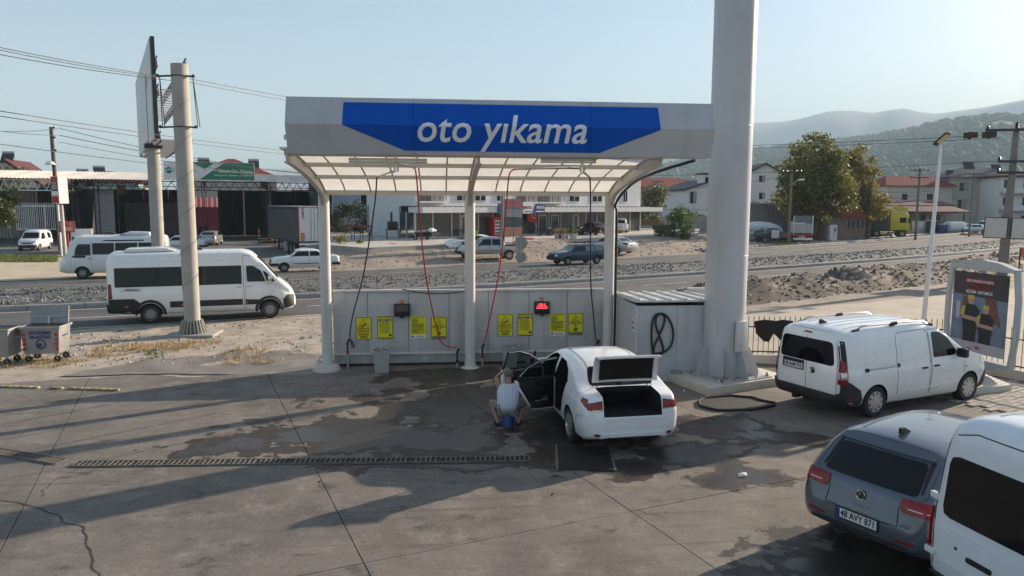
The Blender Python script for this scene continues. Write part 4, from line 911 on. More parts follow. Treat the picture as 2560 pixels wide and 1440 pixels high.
class Car:
    def __init__(s, name, label, loc, heading, spec, pm, group=None, cuts=(), n=70, cat='car'):
        s.root = thing(name, label, cat, loc, heading, group); s.spec = spec; me = loft(spec, n)
        s.bv = BVHTree.FromPolygons([v.co[:] for v in me.vertices], [p.vertices[:] for p in me.polygons]); L = spec['L']
        r = spec['r']; wx = [spec['ro'] - L / 2, spec['ro'] + spec['wb'] - L / 2]; s.wx = wx; hw = max(p[1] for p in spec['w']); cl = []
        for x in wx:
            for sd in (1, -1):
                c = MB().cyl((x, sd * (hw + .2), r * .98), (x, sd * (hw - .36), r * .98), r * spec.get('arch', 1.17), n=26).mesh('c'); c.materials.append(WELL); cl.append(c)
        cl += list(cuts); me = boolean(me, cl, [pm, WELL]); s.body = link_mesh('body', me, None, s.root, smooth=spec.get('sharp', 42)); s.hw = hw
        if spec.get('arch_flare'):
            for x in wx:
                for sd in (1, -1):
                    b = MB(); P = []
                    for k in range(17):
                        a = R(-8) + R(196) * k / 16; q = s.hit((x + math.cos(a) * r * 1.23, 0, r + math.sin(a) * r * 1.23), (0, sd, 0)); P.append(q[0] + Vector((0, sd * .008, 0)))
                    b.tube(P, spec['arch_flare'], 6); b.build('wheel_arch', spec.get('flare_mat', MOULD), s.root, smooth=True)
        wheels(s.root, wx, spec.get('track', hw * 2 - .24), r, spec.get('tw', .21), spec.get('rim', 'alloy'), spec.get('steer', 0))
    def hit(s, p, side):
        """point and normal on the body seen from outside along axis `side`"""
        d = Vector(side); o = Vector(p) + d * 6; h = s.bv.ray_cast(o, -d)
        if h[0] is None:
            q = s.bv.find_nearest(Vector(p) + d * (s.hw * .9 if abs(d.y) else s.spec['L'] * .49)); return q[0], d
        return h[0], h[1]
    def patch(s, name, poly, side, m, off=.005, parent=None, step=.07, rim=.012, fillet=0.):
        """piece following the body surface; poly is (x,z) for sides, (y,z) for ends, (x,y) for the top"""
        sd = Vector(side); ax = 'y' if abs(sd.y) else ('x' if abs(sd.x) else 'z')
        to3 = (lambda u, v: (u, 0, v)) if ax == 'y' else ((lambda u, v: (0, u, v)) if ax == 'x' else (lambda u, v: (u, v, 0)))
        if fillet:
            pp = []; N = len(poly)
            for i in range(N):
                a, b_, c = Vector(poly[i - 1]), Vector(poly[i]), Vector(poly[(i + 1) % N]); d0 = min(fillet, (a - b_).length * .45); d1 = min(fillet, (c - b_).length * .45); p0 = b_ + (a - b_).normalized() * d0; p1 = b_ + (c - b_).normalized() * d1
                pp += [tuple(p0), tuple(p0 * .25 + b_ * .5 + p1 * .25), tuple(p1)]
            poly = pp
        out = []; N = len(poly)
        for i in range(N):
            a, b_ = Vector(poly[i]), Vector(poly[(i + 1) % N]); k = max(1, int((b_ - a).length / step)); out += [a.lerp(b_, j / k) for j in range(k)]
        nb = len(out); us = [p.x for p in out]; vs_ = [p.y for p in out]; pts = list(out)
        def inside(p):
            c = False
            for i in range(nb):
                a, b_ = out[i], out[i - 1]
                if (a.y > p.y) != (b_.y > p.y) and p.x < (b_.x - a.x) * (p.y - a.y) / (b_.y - a.y) + a.x: c = not c
            return c
        u = min(us) + step * .6
        while u < max(us):
            v = min(vs_) + step * .6
            while v < max(vs_):
                q = Vector((u, v))
                if inside(q) and min((q - o).length for o in out) > step * .35: pts.append(q)
                v += step
            u += step
        r = delaunay_2d_cdt(pts, [(i, (i + 1) % nb) for i in range(nb)], [list(range(nb))], 1, 1e-6); V = []; NN = []
        for q in r[0]:
            p, nrm = s.hit(to3(q.x, q.y), side)
            if nrm.dot(sd) < 0: nrm = -nrm
            V.append(p + nrm * off); NN.append(nrm)
        F = [tuple(f) for f in r[2]]; k = len(V); cnt = {}
        for f in F:
            for a, b_ in zip(f, f[1:] + f[:1]): cnt[(a, b_)] = 1
        bd = [e for e in cnt if (e[1], e[0]) not in cnt]; V2 = V + [V[i] - NN[i] * (rim + off) for i in range(k)]; F2 = F + [(a, a + k, b_ + k, b_) for a, b_ in bd]
        me = bpy.data.meshes.new(name); me.from_pydata([tuple(v) for v in V2], [], F2); bm = bmesh.new(); bm.from_mesh(me); bmesh.ops.recalc_face_normals(bm, faces=bm.faces); bm.to_mesh(me); bm.free(); me.update()
        f0 = me.polygons[0]
        if f0.normal.dot(NN[f0.vertices[0]]) < 0: me.flip_normals()
        return link_mesh(name, me, m, parent or s.root, smooth=50)
    def both(s, name, poly, m, **k): return [s.patch(name, poly, (0, sd, 0), m, **k) for sd in (1, -1)]
    def seam(s, pts, side, w=.006, m=None, name='panel_gap', parent=None, off=.0):
        sd = Vector(side); ax = 'y' if abs(sd.y) else ('x' if abs(sd.x) else 'z'); o = []
        for a, b_ in zip(pts, pts[1:]):
            a, b_ = Vector(a), Vector(b_); k = max(1, int((b_ - a).length / .1))
            for j in range(k + (1 if b_ == Vector(pts[-1]) else 0)):
                q = a.lerp(b_, j / k); P = (q.x, 0, q.y) if ax == 'y' else ((0, q.x, q.y) if ax == 'x' else (q.x, q.y, 0)); h, nrm = s.hit(P, side); o.append(h + nrm * off)
        return MB().tube(o, w, 5).build(name, m or SEAM, parent or s.root)
    def seams(s, pts, **k):
        for sd in (1, -1): s.seam(pts, (0, sd, 0), **k)
    def box_on(s, name, p, side, dims, m, off=0., bevel=.01, rot=None):
        to3 = (p[0], 0, p[1]) if side[1] else ((0, p[0], p[1]) if side[0] else (p[0], p[1], 0)); h, nrm = s.hit(to3, side); b = MB().box((0, 0, 0), dims)
        o = b.build(name, m, s.root, bevel=bevel, smooth=35); o.location = h + Vector(side) * off
        if rot: o.rotation_euler = rot
        return o
    def mirrors(s, x, z, m, sz=(.10, .2, .14)):
        for sd in (1, -1):
            h, _n = s.hit((x, 0, z), (0, sd, 0)); o = MB().box((0, 0, 0), sz).build('mirror', m, s.root, bevel=.04, smooth=40); o.location = h + Vector((0, sd * (sz[1] / 2 + .02), .04))
    def plate(s, end, y, z, txt=None, w_=.52, parent=None, frame=True):
        sx = 1 if end == 'front' else -1; h, _n = s.hit((0, y, z), (sx, 0, 0)); t = MB().box((0, 0, 0), (.02, w_ + .03, .14)).build('number_plate', BLACK, s.root); t.location = h + Vector((sx * .012, 0, 0))
        box('plate_face', (sx * .012, 0, 0.005), (.006, w_, .112), PLATEW, t); box('blue_band', (sx * .016, -sx * (w_ / 2 - .022) if sx > 0 else (w_ / 2 - .022), .005), (.004, .044, .11), PLATEB, t)
        if txt: text('plate_text', txt, .118, BLACKP, t, (sx * .018, -.022 if sx < 0 else .022, .005), (R(90), 0, R(90 * sx)), width=w_ - .09, bold=.008)
        return t
    def handles(s, pts, m):
        for x, z in pts:
            for sd in (1, -1): s.box_on('door_handle', (x, z), (0, sd, 0), (.17, .035, .035), m, .012)
def badge(car, end, y, z, r):
    sx = 1 if end == 'front' else -1; h, _n = car.hit((0, y, z), (sx, 0, 0)); t = MB().cyl((sx * -.005, 0, 0), (sx * .012, 0, 0), r, n=24).build('badge', BLACK, car.root); t.location = h
    b = MB(); b.tube([(sx * .014, r * .9 * math.cos(6.2832 * k / 24), r * .9 * math.sin(6.2832 * k / 24)) for k in range(25)], r * .09, 5); b.build('emblem_ring', CHROME, t)
    b = MB(); q = sx * .015
    for P in ([(-.32, .72), (-.02, .12), (.02, .12), (.32, .72)], [(-.66, .42), (-.33, -.62), (0, -.02), (.33, -.62), (.66, .42)]): b.tube([(q, y_ * r, z_ * r) for y_, z_ in P], r * .085, 5)
    o = b.build('emblem', CHROME, t); o['kind'] = 'stuff'
# -------------------------------------------------- white panel van (right)
SP = dict(L=4.85, wb=2.97, ro=.99, r=.325, tumble=.17, crown=.05, square=.45, arch=1.16, rim='cover', tw=.205, n=90,
    top=[(0, 1.66), (.05, 1.72), (.3, 1.79), (1.0, 1.825), (2.2, 1.825), (2.75, 1.78), (3.2, 1.60), (3.75, 1.22), (4.0, 1.10), (4.4, 1.02), (4.7, .90), (4.85, .72)],
    belt=[(0, 1.02), (3.0, 1.02), (3.8, 1.0), (4.4, .88), (4.85, .6)], bot=[(0, .36), (.25, .30), (1, .24), (3.8, .22), (4.6, .24), (4.85, .30)],
    w=[(0, .80), (.06, .865), (.25, .905), (.8, .925), (3.8, .925), (4.3, .90), (4.65, .82), (4.85, .66)])
hd = math.atan2(1.06, 2.89); fwd_ = Vector((math.cos(hd), math.sin(hd), 0)); rgt = Vector((math.sin(hd), -math.cos(hd), 0))
mid = (Vector((8.70, 13.95, 0)) + Vector((11.58, 15.02, 0))) / 2 - rgt * .80; ctr = mid + fwd_ * (4.85 / 2 - .99 - 2.97 / 2)
c = Car('panel_van', 'white panel van with roof rails parked by the fence, seen from behind', (ctr.x, ctr.y, .012), hd, SP, PWHITE, cat='van', n=90)
h = SP['L'] / 2; X = lambda x: x - h
RD = (-1, 0, 0)
c.patch('rear_window', [(-.70, 1.10), (.70, 1.10), (.64, 1.58), (-.64, 1.58)], RD, GLASS, off=.006, fillet=.09)
c.seam([(0, .50), (0, 1.72)], RD, .005); c.seam([(-.76, .48), (-.76, 1.2), (-.68, 1.70)], RD, .005); c.seam([(.76, .48), (.76, 1.2), (.68, 1.70)], RD, .005)
c.seam([(-.5, 1.765), (.5, 1.765)], RD, .004)
for sd in (1, -1):
    c.patch('pillar_trim', [(X(.04), .92), (X(.19), .92), (X(.17), 1.60), (X(.08), 1.62), (X(.04), 1.5)], (0, sd, 0), BLACK, off=.006)
    tl = c.patch('tail_light', [(X(.035), .74), (X(.17), .76), (X(.16), 1.18), (X(.06), 1.24), (X(.035), 1.15)], (0, sd, 0), REDG, off=.022, rim=.05); c.patch('tail_light_clear', [(X(.045), .86), (X(.155), .86), (X(.15), 1.0), (X(.045), 1.0)], (0, sd, 0), CLEARG, off=.028, parent=tl)
    c.patch('tail_light', [(sd * .83, .76), (sd * .785, .76), (sd * .785, 1.1), (sd * .775, 1.25), (sd * .815, 1.2)], RD, REDG, off=.012); c.patch('tail_light_clear', [(sd * .825, .86), (sd * .79, .86), (sd * .79, 1.0), (sd * .82, 1.0)], RD, CLEARG, off=.018)
    c.patch('rear_bumper', [(X(.04), .36), (X(.58), .30), (X(.60), .42), (X(.52), .62), (X(.22), .80), (X(.04), .82)], (0, sd, 0), MOULD, off=.012, rim=.03); c.patch('reflector', [(X(.18), .44), (X(.36), .44), (X(.36), .48), (X(.18), .48)], (0, sd, 0), REDG, off=.018)
    c.patch('door_window', [(X(2.74), 1.09), (X(3.42), 1.09), (X(3.52), 1.16), (X(3.22), 1.50), (X(2.94), 1.62), (X(2.72), 1.62)], (0, sd, 0), GLASS, fillet=.05); c.patch('quarter_window', [(X(3.47), 1.08), (X(3.80), 1.08), (X(3.58), 1.24)], (0, sd, 0), GLASS, fillet=.03)
    c.patch('front_bumper', [(X(4.32), .26), (X(4.82), .3), (X(4.82), .62), (X(4.62), .66), (X(4.45), .5)], (0, sd, 0), MOULD, off=.012, rim=.03); c.patch('headlight', [(X(4.38), .84), (X(4.72), .72), (X(4.74), .84), (X(4.45), .97)], (0, sd, 0), CLEARG, off=.008)
    q = c.seam([(X(.72), 1.005), (X(1.66), 1.015)], (0, sd, 0), .024, m=GALV, name='slide_rail'); c.box_on('rail_end', (X(.70), 1.0), (0, sd, 0), (.10, .05, .075), BLACK); c.box_on('rail_end', (X(1.64), 1.02), (0, sd, 0), (.07, .05, .075), BLACK)
    c.seam([(X(1.62), .42), (X(1.60), 1.0), (X(1.60), 1.60), (X(1.68), 1.68), (X(2.52), 1.70), (X(2.60), 1.60), (X(2.64), 1.05), (X(2.62), .34)], (0, sd, 0), .006); c.seam([(X(2.66), .34), (X(2.68), 1.05), (X(2.62), 1.69), (X(3.05), 1.66)], (0, sd, 0), .006); c.seam([(X(3.76), .95), (X(3.74), .6), (X(3.66), .34)], (0, sd, 0), .005)
    for P in ([(X(1.74), 1.08), (X(2.46), 1.08), (X(2.46), 1.56), (X(1.74), 1.56)], [(X(.66), 1.08), (X(1.52), 1.08), (X(1.52), 1.54), (X(.72), 1.50)]): c.patch('pressed_panel', P, (0, sd, 0), PWHITE, off=.007, rim=.012, fillet=.09)
    c.patch('fuel_flap', [(X(3.80), .80), (X(3.83), .80), (X(3.83), .83), (X(3.80), .83)], (0, sd, 0), BLACK)
    c.seam([(X(2.0), .46), (X(3.5), .50)], (0, sd, 0), .010, m=PWHITE, name='sill_crease')
    P = []
    for k in range(13):
        t = k / 12; x = X(.55 + 2.25 * t); hh, _n = c.hit((x, sd * .68, 0), (0, 0, 1)); P.append(hh + Vector((0, 0, .055 if 0 < k < 12 else -.01)))
    rl = MB().tube(P, .02, 6).build('roof_rail', RIMM, c.root, smooth=True)
    for k in (0, 6, 12): MB().bar(P[k] - Vector((.10, 0, .02)), P[k] + Vector((.10, 0, .0)), .06, .07).build('rail_foot', BLACK, rl, bevel=.015, smooth=30)
c.patch('rear_bumper', [(-.86, .36), (.86, .36), (.84, .60), (.74, .54), (-.74, .54), (-.84, .60)], RD, MOULD, off=.05, rim=.07)
c.patch('handle_bar', [(.06, 1.03), (.62, 1.03), (.62, 1.085), (.06, 1.085)], RD, BLACK, off=.02, fillet=.02); c.plate('rear', .34, .955, '48 BAM 976'); badge(c, 'rear', -.16, .93, .07)
box('hitch', (X(-.05), .18, .33), (.16, .1, .08), BLACK, c.root); c.patch('brake_light', [(-.1, 1.685), (.1, 1.685), (.09, 1.715), (-.09, 1.715)], RD, REDG, off=.01)
c.patch('windscreen', [(-.74, 1.12), (.74, 1.12), (.62, 1.66), (-.62, 1.66)], (1, 0, 0), GLASS); c.handles([(X(2.44), .90), (X(2.82), .915)], BLACK); c.mirrors(X(3.55), 1.1, BLACK, (.14, .2, .2))
for y in (-.55, -.33, -.11, .11, .33, .55): c.seam([(X(.35), y), (X(2.7), y * .97)], (0, 0, 1), .012, m=PWHITE, name='roof_rib')
hh, _n = c.hit((X(.42), 0, 0), (0, 0, 1)); MB().prism([(-.1, 0), (.12, 0), (-.04, .085), (-.1, .08)], 'y', -.02, .02).build('shark_fin', BLACK, c.root).location = hh
# -------------------------------------------------- grey hatchback
SG = dict(L=4.28, wb=2.62, ro=.80, r=.315, tumble=.36, crown=.035, arch=1.14, rim='alloy', tw=.21,
    top=[(0, .60), (.035, .70), (.08, .90), (.16, .98), (.36, 1.18), (.54, 1.345), (.62, 1.40), (1.1, 1.455), (1.8, 1.47), (2.4, 1.41), (3.0, 1.10), (3.3, .98), (3.9, .88), (4.15, .78), (4.28, .6)],
    belt=[(0, .50), (.1, .80), (.5, .93), (1.2, .93), (3.2, .88), (3.9, .78), (4.28, .5)], bot=[(0, .36), (.3, .24), (1, .2), (3.8, .2), (4.28, .28)],
    w=[(0, .70), (.06, .80), (.2, .855), (.6, .89), (3.6, .89), (4.05, .80), (4.28, .58)])
PGREY = paint('blue_grey_paint', (.10, .118, .15), .24, .12, .35)
A, B = Vector((4.62, 8.85, 0)), Vector((5.38, 7.30, 0)); lat = (B - A).normalized(); hdg = math.atan2(lat.x, -lat.y); fw2 = Vector((math.cos(hdg), math.sin(hdg), 0)); ctr = (A + B) / 2 + fw2 * (4.28 / 2 - .02)
g_ = Car('hatchback', 'blue grey hatchback seen from behind, parked beside the white van', (ctr.x, ctr.y, .012), hdg, SG, PGREY, n=100); X = lambda x: x - 2.14
g_.patch('rear_window', [(-.60, .985), (.60, .985), (.545, 1.30), (-.545, 1.30)], RD, GLASS, off=.005, fillet=.05); g_.patch('spoiler', [(-.60, 1.315), (.60, 1.315), (.565, 1.375), (-.565, 1.375)], RD, PGREY, off=.05, rim=.06)
for sd in (1, -1):
    g_.patch('spoiler_fin', [(sd * .555, 1.30), (sd * .615, 1.02), (sd * .635, 1.02), (sd * .60, 1.32)], RD, BLACK, off=.012)
    t_ = g_.patch('tail_light', [(sd * .45, .85), (sd * .46, .945), (sd * .78, .955), (sd * .81, .81), (sd * .50, .80)], RD, REDG, off=.016, step=.04); g_.patch('light_bar', [(sd * .55, .85), (sd * .55, .862), (sd * .77, .867), (sd * .77, .855)], RD, mat('lens_strip', (.75, .5, .48), .2), off=.022, parent=t_)
    g_.patch('tail_light', [(X(.10), .81), (X(.30), .87), (X(.24), .945), (X(.15), .95)], (0, sd, 0), REDG, off=.014, step=.04)
    g_.patch('reflector', [(sd * .46, .45), (sd * .68, .475), (sd * .68, .50), (sd * .46, .475)], RD, REDG, off=.014, step=.04); g_.seam([(sd * .44, .84), (sd * .46, .63), (0, .60)], RD, .006); g_.seam([(sd * .66, 1.30), (sd * .70, .99), (sd * .5, .9)], RD, .004)
    g_.patch('rear_side_window', [(X(.78), 1.00), (X(1.5), .98), (X(1.46), 1.33), (X(1.1), 1.34), (X(.86), 1.20)], (0, sd, 0), GLASS, fillet=.04); g_.patch('front_side_window', [(X(1.56), .98), (X(2.72), .96), (X(2.5), 1.15), (X(2.1), 1.34), (X(1.54), 1.345)], (0, sd, 0), GLASS, fillet=.04)
    g_.patch('fuel_flap', [(X(.62), .80), (X(.80), .80), (X(.80), .95), (X(.62), .95)], (0, sd, 0), PGREY, off=.004, rim=.01, fillet=.03); g_.seam([(X(.7), .90), (X(2.9), .89)], (0, sd, 0), .006, m=PGREY, name='shoulder_crease')
    g_.seam([(X(1.52), .26), (X(1.55), .96), (X(1.50), 1.36)], (0, sd, 0), .005); g_.seam([(X(.95), .62), (X(.9), .96)], (0, sd, 0), .005); g_.patch('sill', [(X(1.2), .22), (X(3.0), .22), (X(3.0), .30), (X(1.2), .30)], (0, sd, 0), MOULD)
g_.patch('diffuser', [(-.66, .37), (.66, .37), (.6, .42), (-.6, .42)], RD, MOULD, off=.010); g_.plate('rear', .02, .55, '48 AVY 871'); badge(g_, 'rear', .02, .83, .062)
gl = text('badge_text', 'GOLF', .055, CHROME, g_.root, (0, 0, 0), (R(90), 0, R(-90)), bold=.01, space=1.6); hh, _n = g_.hit((0, .02, .70), RD); gl.location = hh + Vector((-.012, 0, 0))
gl = text('badge_text', 'eTSI', .05, CHROME, g_.root, (0, 0, 0), (R(90), 0, R(-90)), bold=.01, space=1.2); hh, _n = g_.hit((0, -.55, .66), RD); gl.location = hh + Vector((-.03, 0, 0))
g_.patch('windscreen', [(-.66, 1.02), (.66, 1.02), (.54, 1.38), (-.54, 1.38)], (1, 0, 0), GLASS); g_.mirrors(X(2.75), .98, PGREY)
g_.seam([(X(.62), -.55), (X(.60), 0), (X(.62), .55)], (0, 0, 1), .006); hh, _n = g_.hit((X(.86), 0, 0), (0, 0, 1)); MB().prism([(-.1, 0), (.12, 0), (-.03, .075), (-.09, .07)], 'y', -.022, .022).build('shark_fin', BLACK, g_.root).location = hh
g_.seam([(X(.75), -.48), (X(2.0), -.50)], (0, 0, 1), .008, m=PGREY, name='roof_channel'); g_.seam([(X(.75), .48), (X(2.0), .50)], (0, 0, 1), .008, m=PGREY, name='roof_channel')
# -------------------------------------------------- white van, bottom right corner
SV = dict(L=4.95, wb=2.95, ro=1.0, r=.34, tumble=.17, crown=.07, square=.5, arch=1.15, rim='steel',
    top=[(0, 1.92), (.04, 2.02), (.2, 2.12), (.5, 2.15), (2.8, 2.15), (3.3, 2.0), (4.0, 1.3), (4.6, 1.08), (4.95, .75)], belt=[(0, 1.0), (3.9, 1.05), (4.95, .6)], bot=[(0, .34), (1, .26), (4.4, .24), (4.95, .32)], w=[(0, .88), (.05, .94), (.2, .98), (4.0, .98), (4.6, .88), (4.95, .62)])
lat = Vector((.14, -.99, 0)).normalized(); hdg = math.atan2(lat.x, -lat.y); fw3 = Vector((math.cos(hdg), math.sin(hdg), 0)); A = Vector((5.26, 7.16, 0)); ctr = A + lat * .90 + fw3 * 2.44
v = Car('delivery_van', 'white delivery van cut off by the bottom right corner', (ctr.x, ctr.y, .012), hdg, SV, paint('white_van_paint', (.80, .82, .85), .35, .3), cat='van', n=80); X = lambda x: x - 2.475
v.patch('rear_window', [(-.74, 1.06), (.74, 1.06), (.67, 1.74), (-.67, 1.74)], RD, GLASS, off=.008, fillet=.1)
v.seam([(.83, .42), (.84, 1.1), (.74, 1.92), (.4, 2.02), (-.4, 2.02), (-.74, 1.92), (-.84, 1.1), (-.83, .42)], RD, .007)
for sd in (1, -1):
    t_ = v.patch('tail_light', [(sd * .865, .60), (sd * .925, .60), (sd * .925, 1.05), (sd * .87, 1.10)], RD, REDG, off=.03, rim=.05); v.patch('tail_light_clear', [(sd * .87, .72), (sd * .92, .72), (sd * .92, .90), (sd * .87, .90)], RD, mat('amber_clear', (.5, .33, .2), .2, coat=.6), off=.036, parent=t_)
    for z in (.62, 1.22): v.box_on('hinge', (sd * .86, z), RD, (.05, .13, .07), PWHITE, .012)
    v.patch('side_window', [(X(2.6), 1.12), (X(3.6), 1.12), (X(3.2), 1.7), (X(2.6), 1.7)], (0, sd, 0), GLASS, fillet=.05)
v.patch('door_pressing', [(.06, .56), (.76, .56), (.76, .96), (.06, .96)], RD, v.body.data.materials[0], off=.006, fillet=.06); v.patch('lock', [(.52, .765), (.55, .765), (.55, .795), (.52, .795)], RD, BLACK, off=.012); v.patch('door_handle', [(.10, .70), (.40, .70), (.40, .755), (.10, .755)], RD, BLACK, off=.02, fillet=.02)
v.patch('rear_bumper', [(-.86, .32), (.86, .32), (.84, .42), (-.84, .42)], RD, MOULD, off=.05, rim=.06); v.patch('windscreen', [(-.7, 1.1), (.7, 1.1), (.6, 1.65), (-.6, 1.65)], (1, 0, 0), GLASS); v.mirrors(X(3.0), 1.1, BLACK)
for y in (-.45, 0, .45): v.seam([(X(.35), y), (X(2.5), y)], (0, 0, 1), .014, m=v.body.data.materials[0], name='roof_rib')
# -------------------------------------------------- white saloon being washed: doors and boot open
SC = dict(L=4.63, wb=2.70, ro=1.0, r=.315, tumble=.36, crown=.03, arch=1.15, rim='alloy', tw=.205,
    top=[(0, .66), (.03, .78), (.08, .96), (.15, 1.02), (.55, 1.06), (.75, 1.13), (1.1, 1.31), (1.42, 1.39), (2.0, 1.432), (2.6, 1.39), (3.0, 1.22), (3.45, 1.0), (3.8, .95), (4.3, .85), (4.5, .76), (4.63, .6)],
    belt=[(0, .55), (.1, .84), (.6, .96), (1.4, .95), (3.3, .90), (4.0, .80), (4.63, .5)], bot=[(0, .34), (.3, .24), (1, .2), (4.2, .2), (4.63, .28)],
    w=[(0, .70), (.05, .79), (.18, .85), (.6, .885), (3.8, .89), (4.3, .80), (4.63, .56)])
hdg = R(95); fwv = Vector((math.cos(hdg), math.sin(hdg), 0)); rear = Vector((3.27, 12.02, .012)); ctr = rear + fwv * 2.315; X = lambda x: x - 2.315
LIN = mat('black_carpet', (.006, .006, .006), .95, var=.2); TRIM = mat('black_trim', (.010, .010, .011), .55, var=.2)
def cutter(poly, a, b):
    m = MB().prism([(X(x), z) for x, z in poly], 'y', a, b).mesh('c'); m.materials.append(LIN); return m
RA = [(1.34, .86), (1.55, .46), (1.66, .36), (2.13, .34), (2.15, .95), (2.10, 1.325), (1.72, 1.32), (1.44, 1.22), (1.30, 1.02)]; FA = [(2.25, .34), (3.28, .36), (3.36, .86), (3.22, .99), (2.82, 1.23), (2.55, 1.325), (2.24, 1.335)]
cuts = [cutter([(-.1, .70), (.95, .70), (.95, .98), (.57, .99), (.57, 1.5), (-.1, 1.5)], -.52, .52), cutter(RA, .30, 1.2), cutter(FA, .30, 1.2)]
c = Car('saloon_car', 'white saloon car with left doors and boot wide open in the wash bay', ctr, hdg, SC, PWHITE, cuts=cuts, n=110)
c.patch('rear_window', [(-.60, 1.10), (.60, 1.10), (.52, 1.335), (-.52, 1.335)], RD, GLASS, off=.004, fillet=.06)
for sd in (1, -1):
    t_ = c.patch('tail_light', [(sd * .54, .80), (sd * .79, .82), (sd * .80, .93), (sd * .54, .97)], RD, REDG, off=.014, step=.04); c.patch('light_bar', [(sd * .55, .80), (sd * .72, .815), (sd * .72, .83), (sd * .55, .82)], RD, CLEARG, off=.02, parent=t_)
    c.patch('tail_light', [(X(.10), .84), (X(.34), .93), (X(.28), 1.0), (X(.14), .99)], (0, sd, 0), REDG, off=.012, step=.04); c.patch('reflector', [(sd * .40, .345), (sd * .68, .385), (sd * .68, .425), (sd * .40, .375)], RD, REDG, off=.012, step=.04)
    c.seam([(sd * .62, .66), (sd * .70, .62), (sd * .71, .46)], RD, .010, m=PWHITE, name='bumper_crease')
c.seam([(X(.06), .70), (X(.45), .66), (X(.52), .55)], (0, 1, 0), .005); c.seam([(X(.3), .90), (X(1.2), .86)], (0, 1, 0), .010, m=PWHITE, name='shoulder_crease'); c.patch('lower_lip', [(-.6, .36), (.6, .36), (.58, .42), (-.58, .42)], RD, PWHITE, off=.03, rim=.05); c.patch('boot_sill', [(-.5, .655), (.5, .655), (.5, .685), (-.5, .685)], RD, PWHITE, off=.012)
c.patch('rear_side_window', [(X(1.42), 1.02), (X(2.12), 1.0), (X(2.10), 1.315), (X(1.7), 1.31)], (0, -1, 0), GLASS, fillet=.03); c.patch('front_side_window', [(X(2.2), 1.0), (X(3.28), .97), (X(2.85), 1.21), (X(2.5), 1.32), (X(2.2), 1.33)], (0, -1, 0), GLASS, fillet=.03)
c.patch('quarter_light', [(X(1.24), 1.02), (X(1.34), 1.02), (X(1.42), 1.2)], (0, 1, 0), GLASS, rim=.006); c.patch('windscreen', [(-.68, 1.03), (.68, 1.03), (.56, 1.36), (-.56, 1.36)], (1, 0, 0), GLASS); c.handles([(X(2.1), .86), (X(3.0), .85)][:0], PWHITE)
c.patch('fuel_flap', [(X(.80), .78), (X(.96), .78), (X(.96), .92), (X(.80), .92)], (0, 1, 0), PWHITE, off=.004, fillet=.03); c.seam([(X(.6), -.54), (X(1.25), -.50), (X(2.4), -.52)], (0, 0, 1), .006); c.seam([(X(.6), .54), (X(1.25), .50), (X(2.4), .52)], (0, 0, 1), .006)
c.seam([(X(2.2), .3), (X(2.2), 1.0)], (0, -1, 0)); c.seam([(X(3.3), .3), (X(3.36), .9)], (0, -1, 0)); c.mirrors(X(3.1), 1.0, PWHITE)
bpy.data.objects.remove([o for o in c.root.children if o.name.startswith('mirror') and o.location.y > 0][0])
# boot lid
lid = thing('boot_lid', None, None); lid.parent = c.root; lid.location = (X(.53), 0, 1.20); lid.rotation_euler = (0, R(84), 0)
b = MB(); P = []
dk = [(0, 0), (-.15, .0), (-.38, -.015), (-.46, -.05), (-.50, -.12), (-.515, -.22)]
def shell(dk, th, wf, zoff=0.):
    b = MB(); n = 11; rows = []
    for (x, z) in dk:
        W = wf(x); rows.append([(x, -W + 2 * W * k / (n - 1), z + zoff - .03 * abs(2 * k / (n - 1) - 1) ** 3) for k in range(n)])
    top = [p for r_ in rows for p in r_]; m = len(rows); low = []
    for i in range(m):
        a, c_ = dk[max(0, i - 1)], dk[min(m - 1, i + 1)]; d = Vector((c_[0] - a[0], c_[1] - a[1])).normalized(); nn = Vector((d.y, -d.x)) * th
        if nn.y > 0 and i < 3: nn = -nn
        low += [(p[0] - nn.x * (1 if nn.y < 0 else 1), p[1] * .985, p[2] + (nn.y if nn.y < 0 else -nn.y)) for p in rows[i]]
    k = len(top); f = []
    for i in range(m - 1):
        for j in range(n - 1): q = i * n + j; f += [(q, q + 1, q + n + 1, q + n), (k + q, k + q + n, k + q + n + 1, k + q + 1)]
    for j in range(n - 1): f += [(j, k + j, k + j + 1, j + 1), ((m - 1) * n + j, (m - 1) * n + j + 1, k + (m - 1) * n + j + 1, k + (m - 1) * n + j)]
    for i in range(m - 1): f += [(i * n, (i + 1) * n, k + (i + 1) * n, k + i * n), (i * n + n - 1, k + i * n + n - 1, k + (i + 1) * n + n - 1, (i + 1) * n + n - 1)]
    return b.add(top + low, f)
shell(dk, .035, lambda x: .60 + .04 * x).build('lid_skin', PWHITE, lid, smooth=40); shell([(-.05, -.045), (-.2, -.05), (-.38, -.065), (-.44, -.10)], .012, lambda x: .49).build('lid_liner', LIN, lid)
for sd in (1, -1): MB().tube(spline([(X(.68), sd * .47, .98), (X(.60), sd * .47, 1.12), (X(.56), sd * .46, 1.30), (X(.52), sd * .45, 1.42)]), .016, 6).build('lid_hinge', TRIM, c.root, smooth=True)
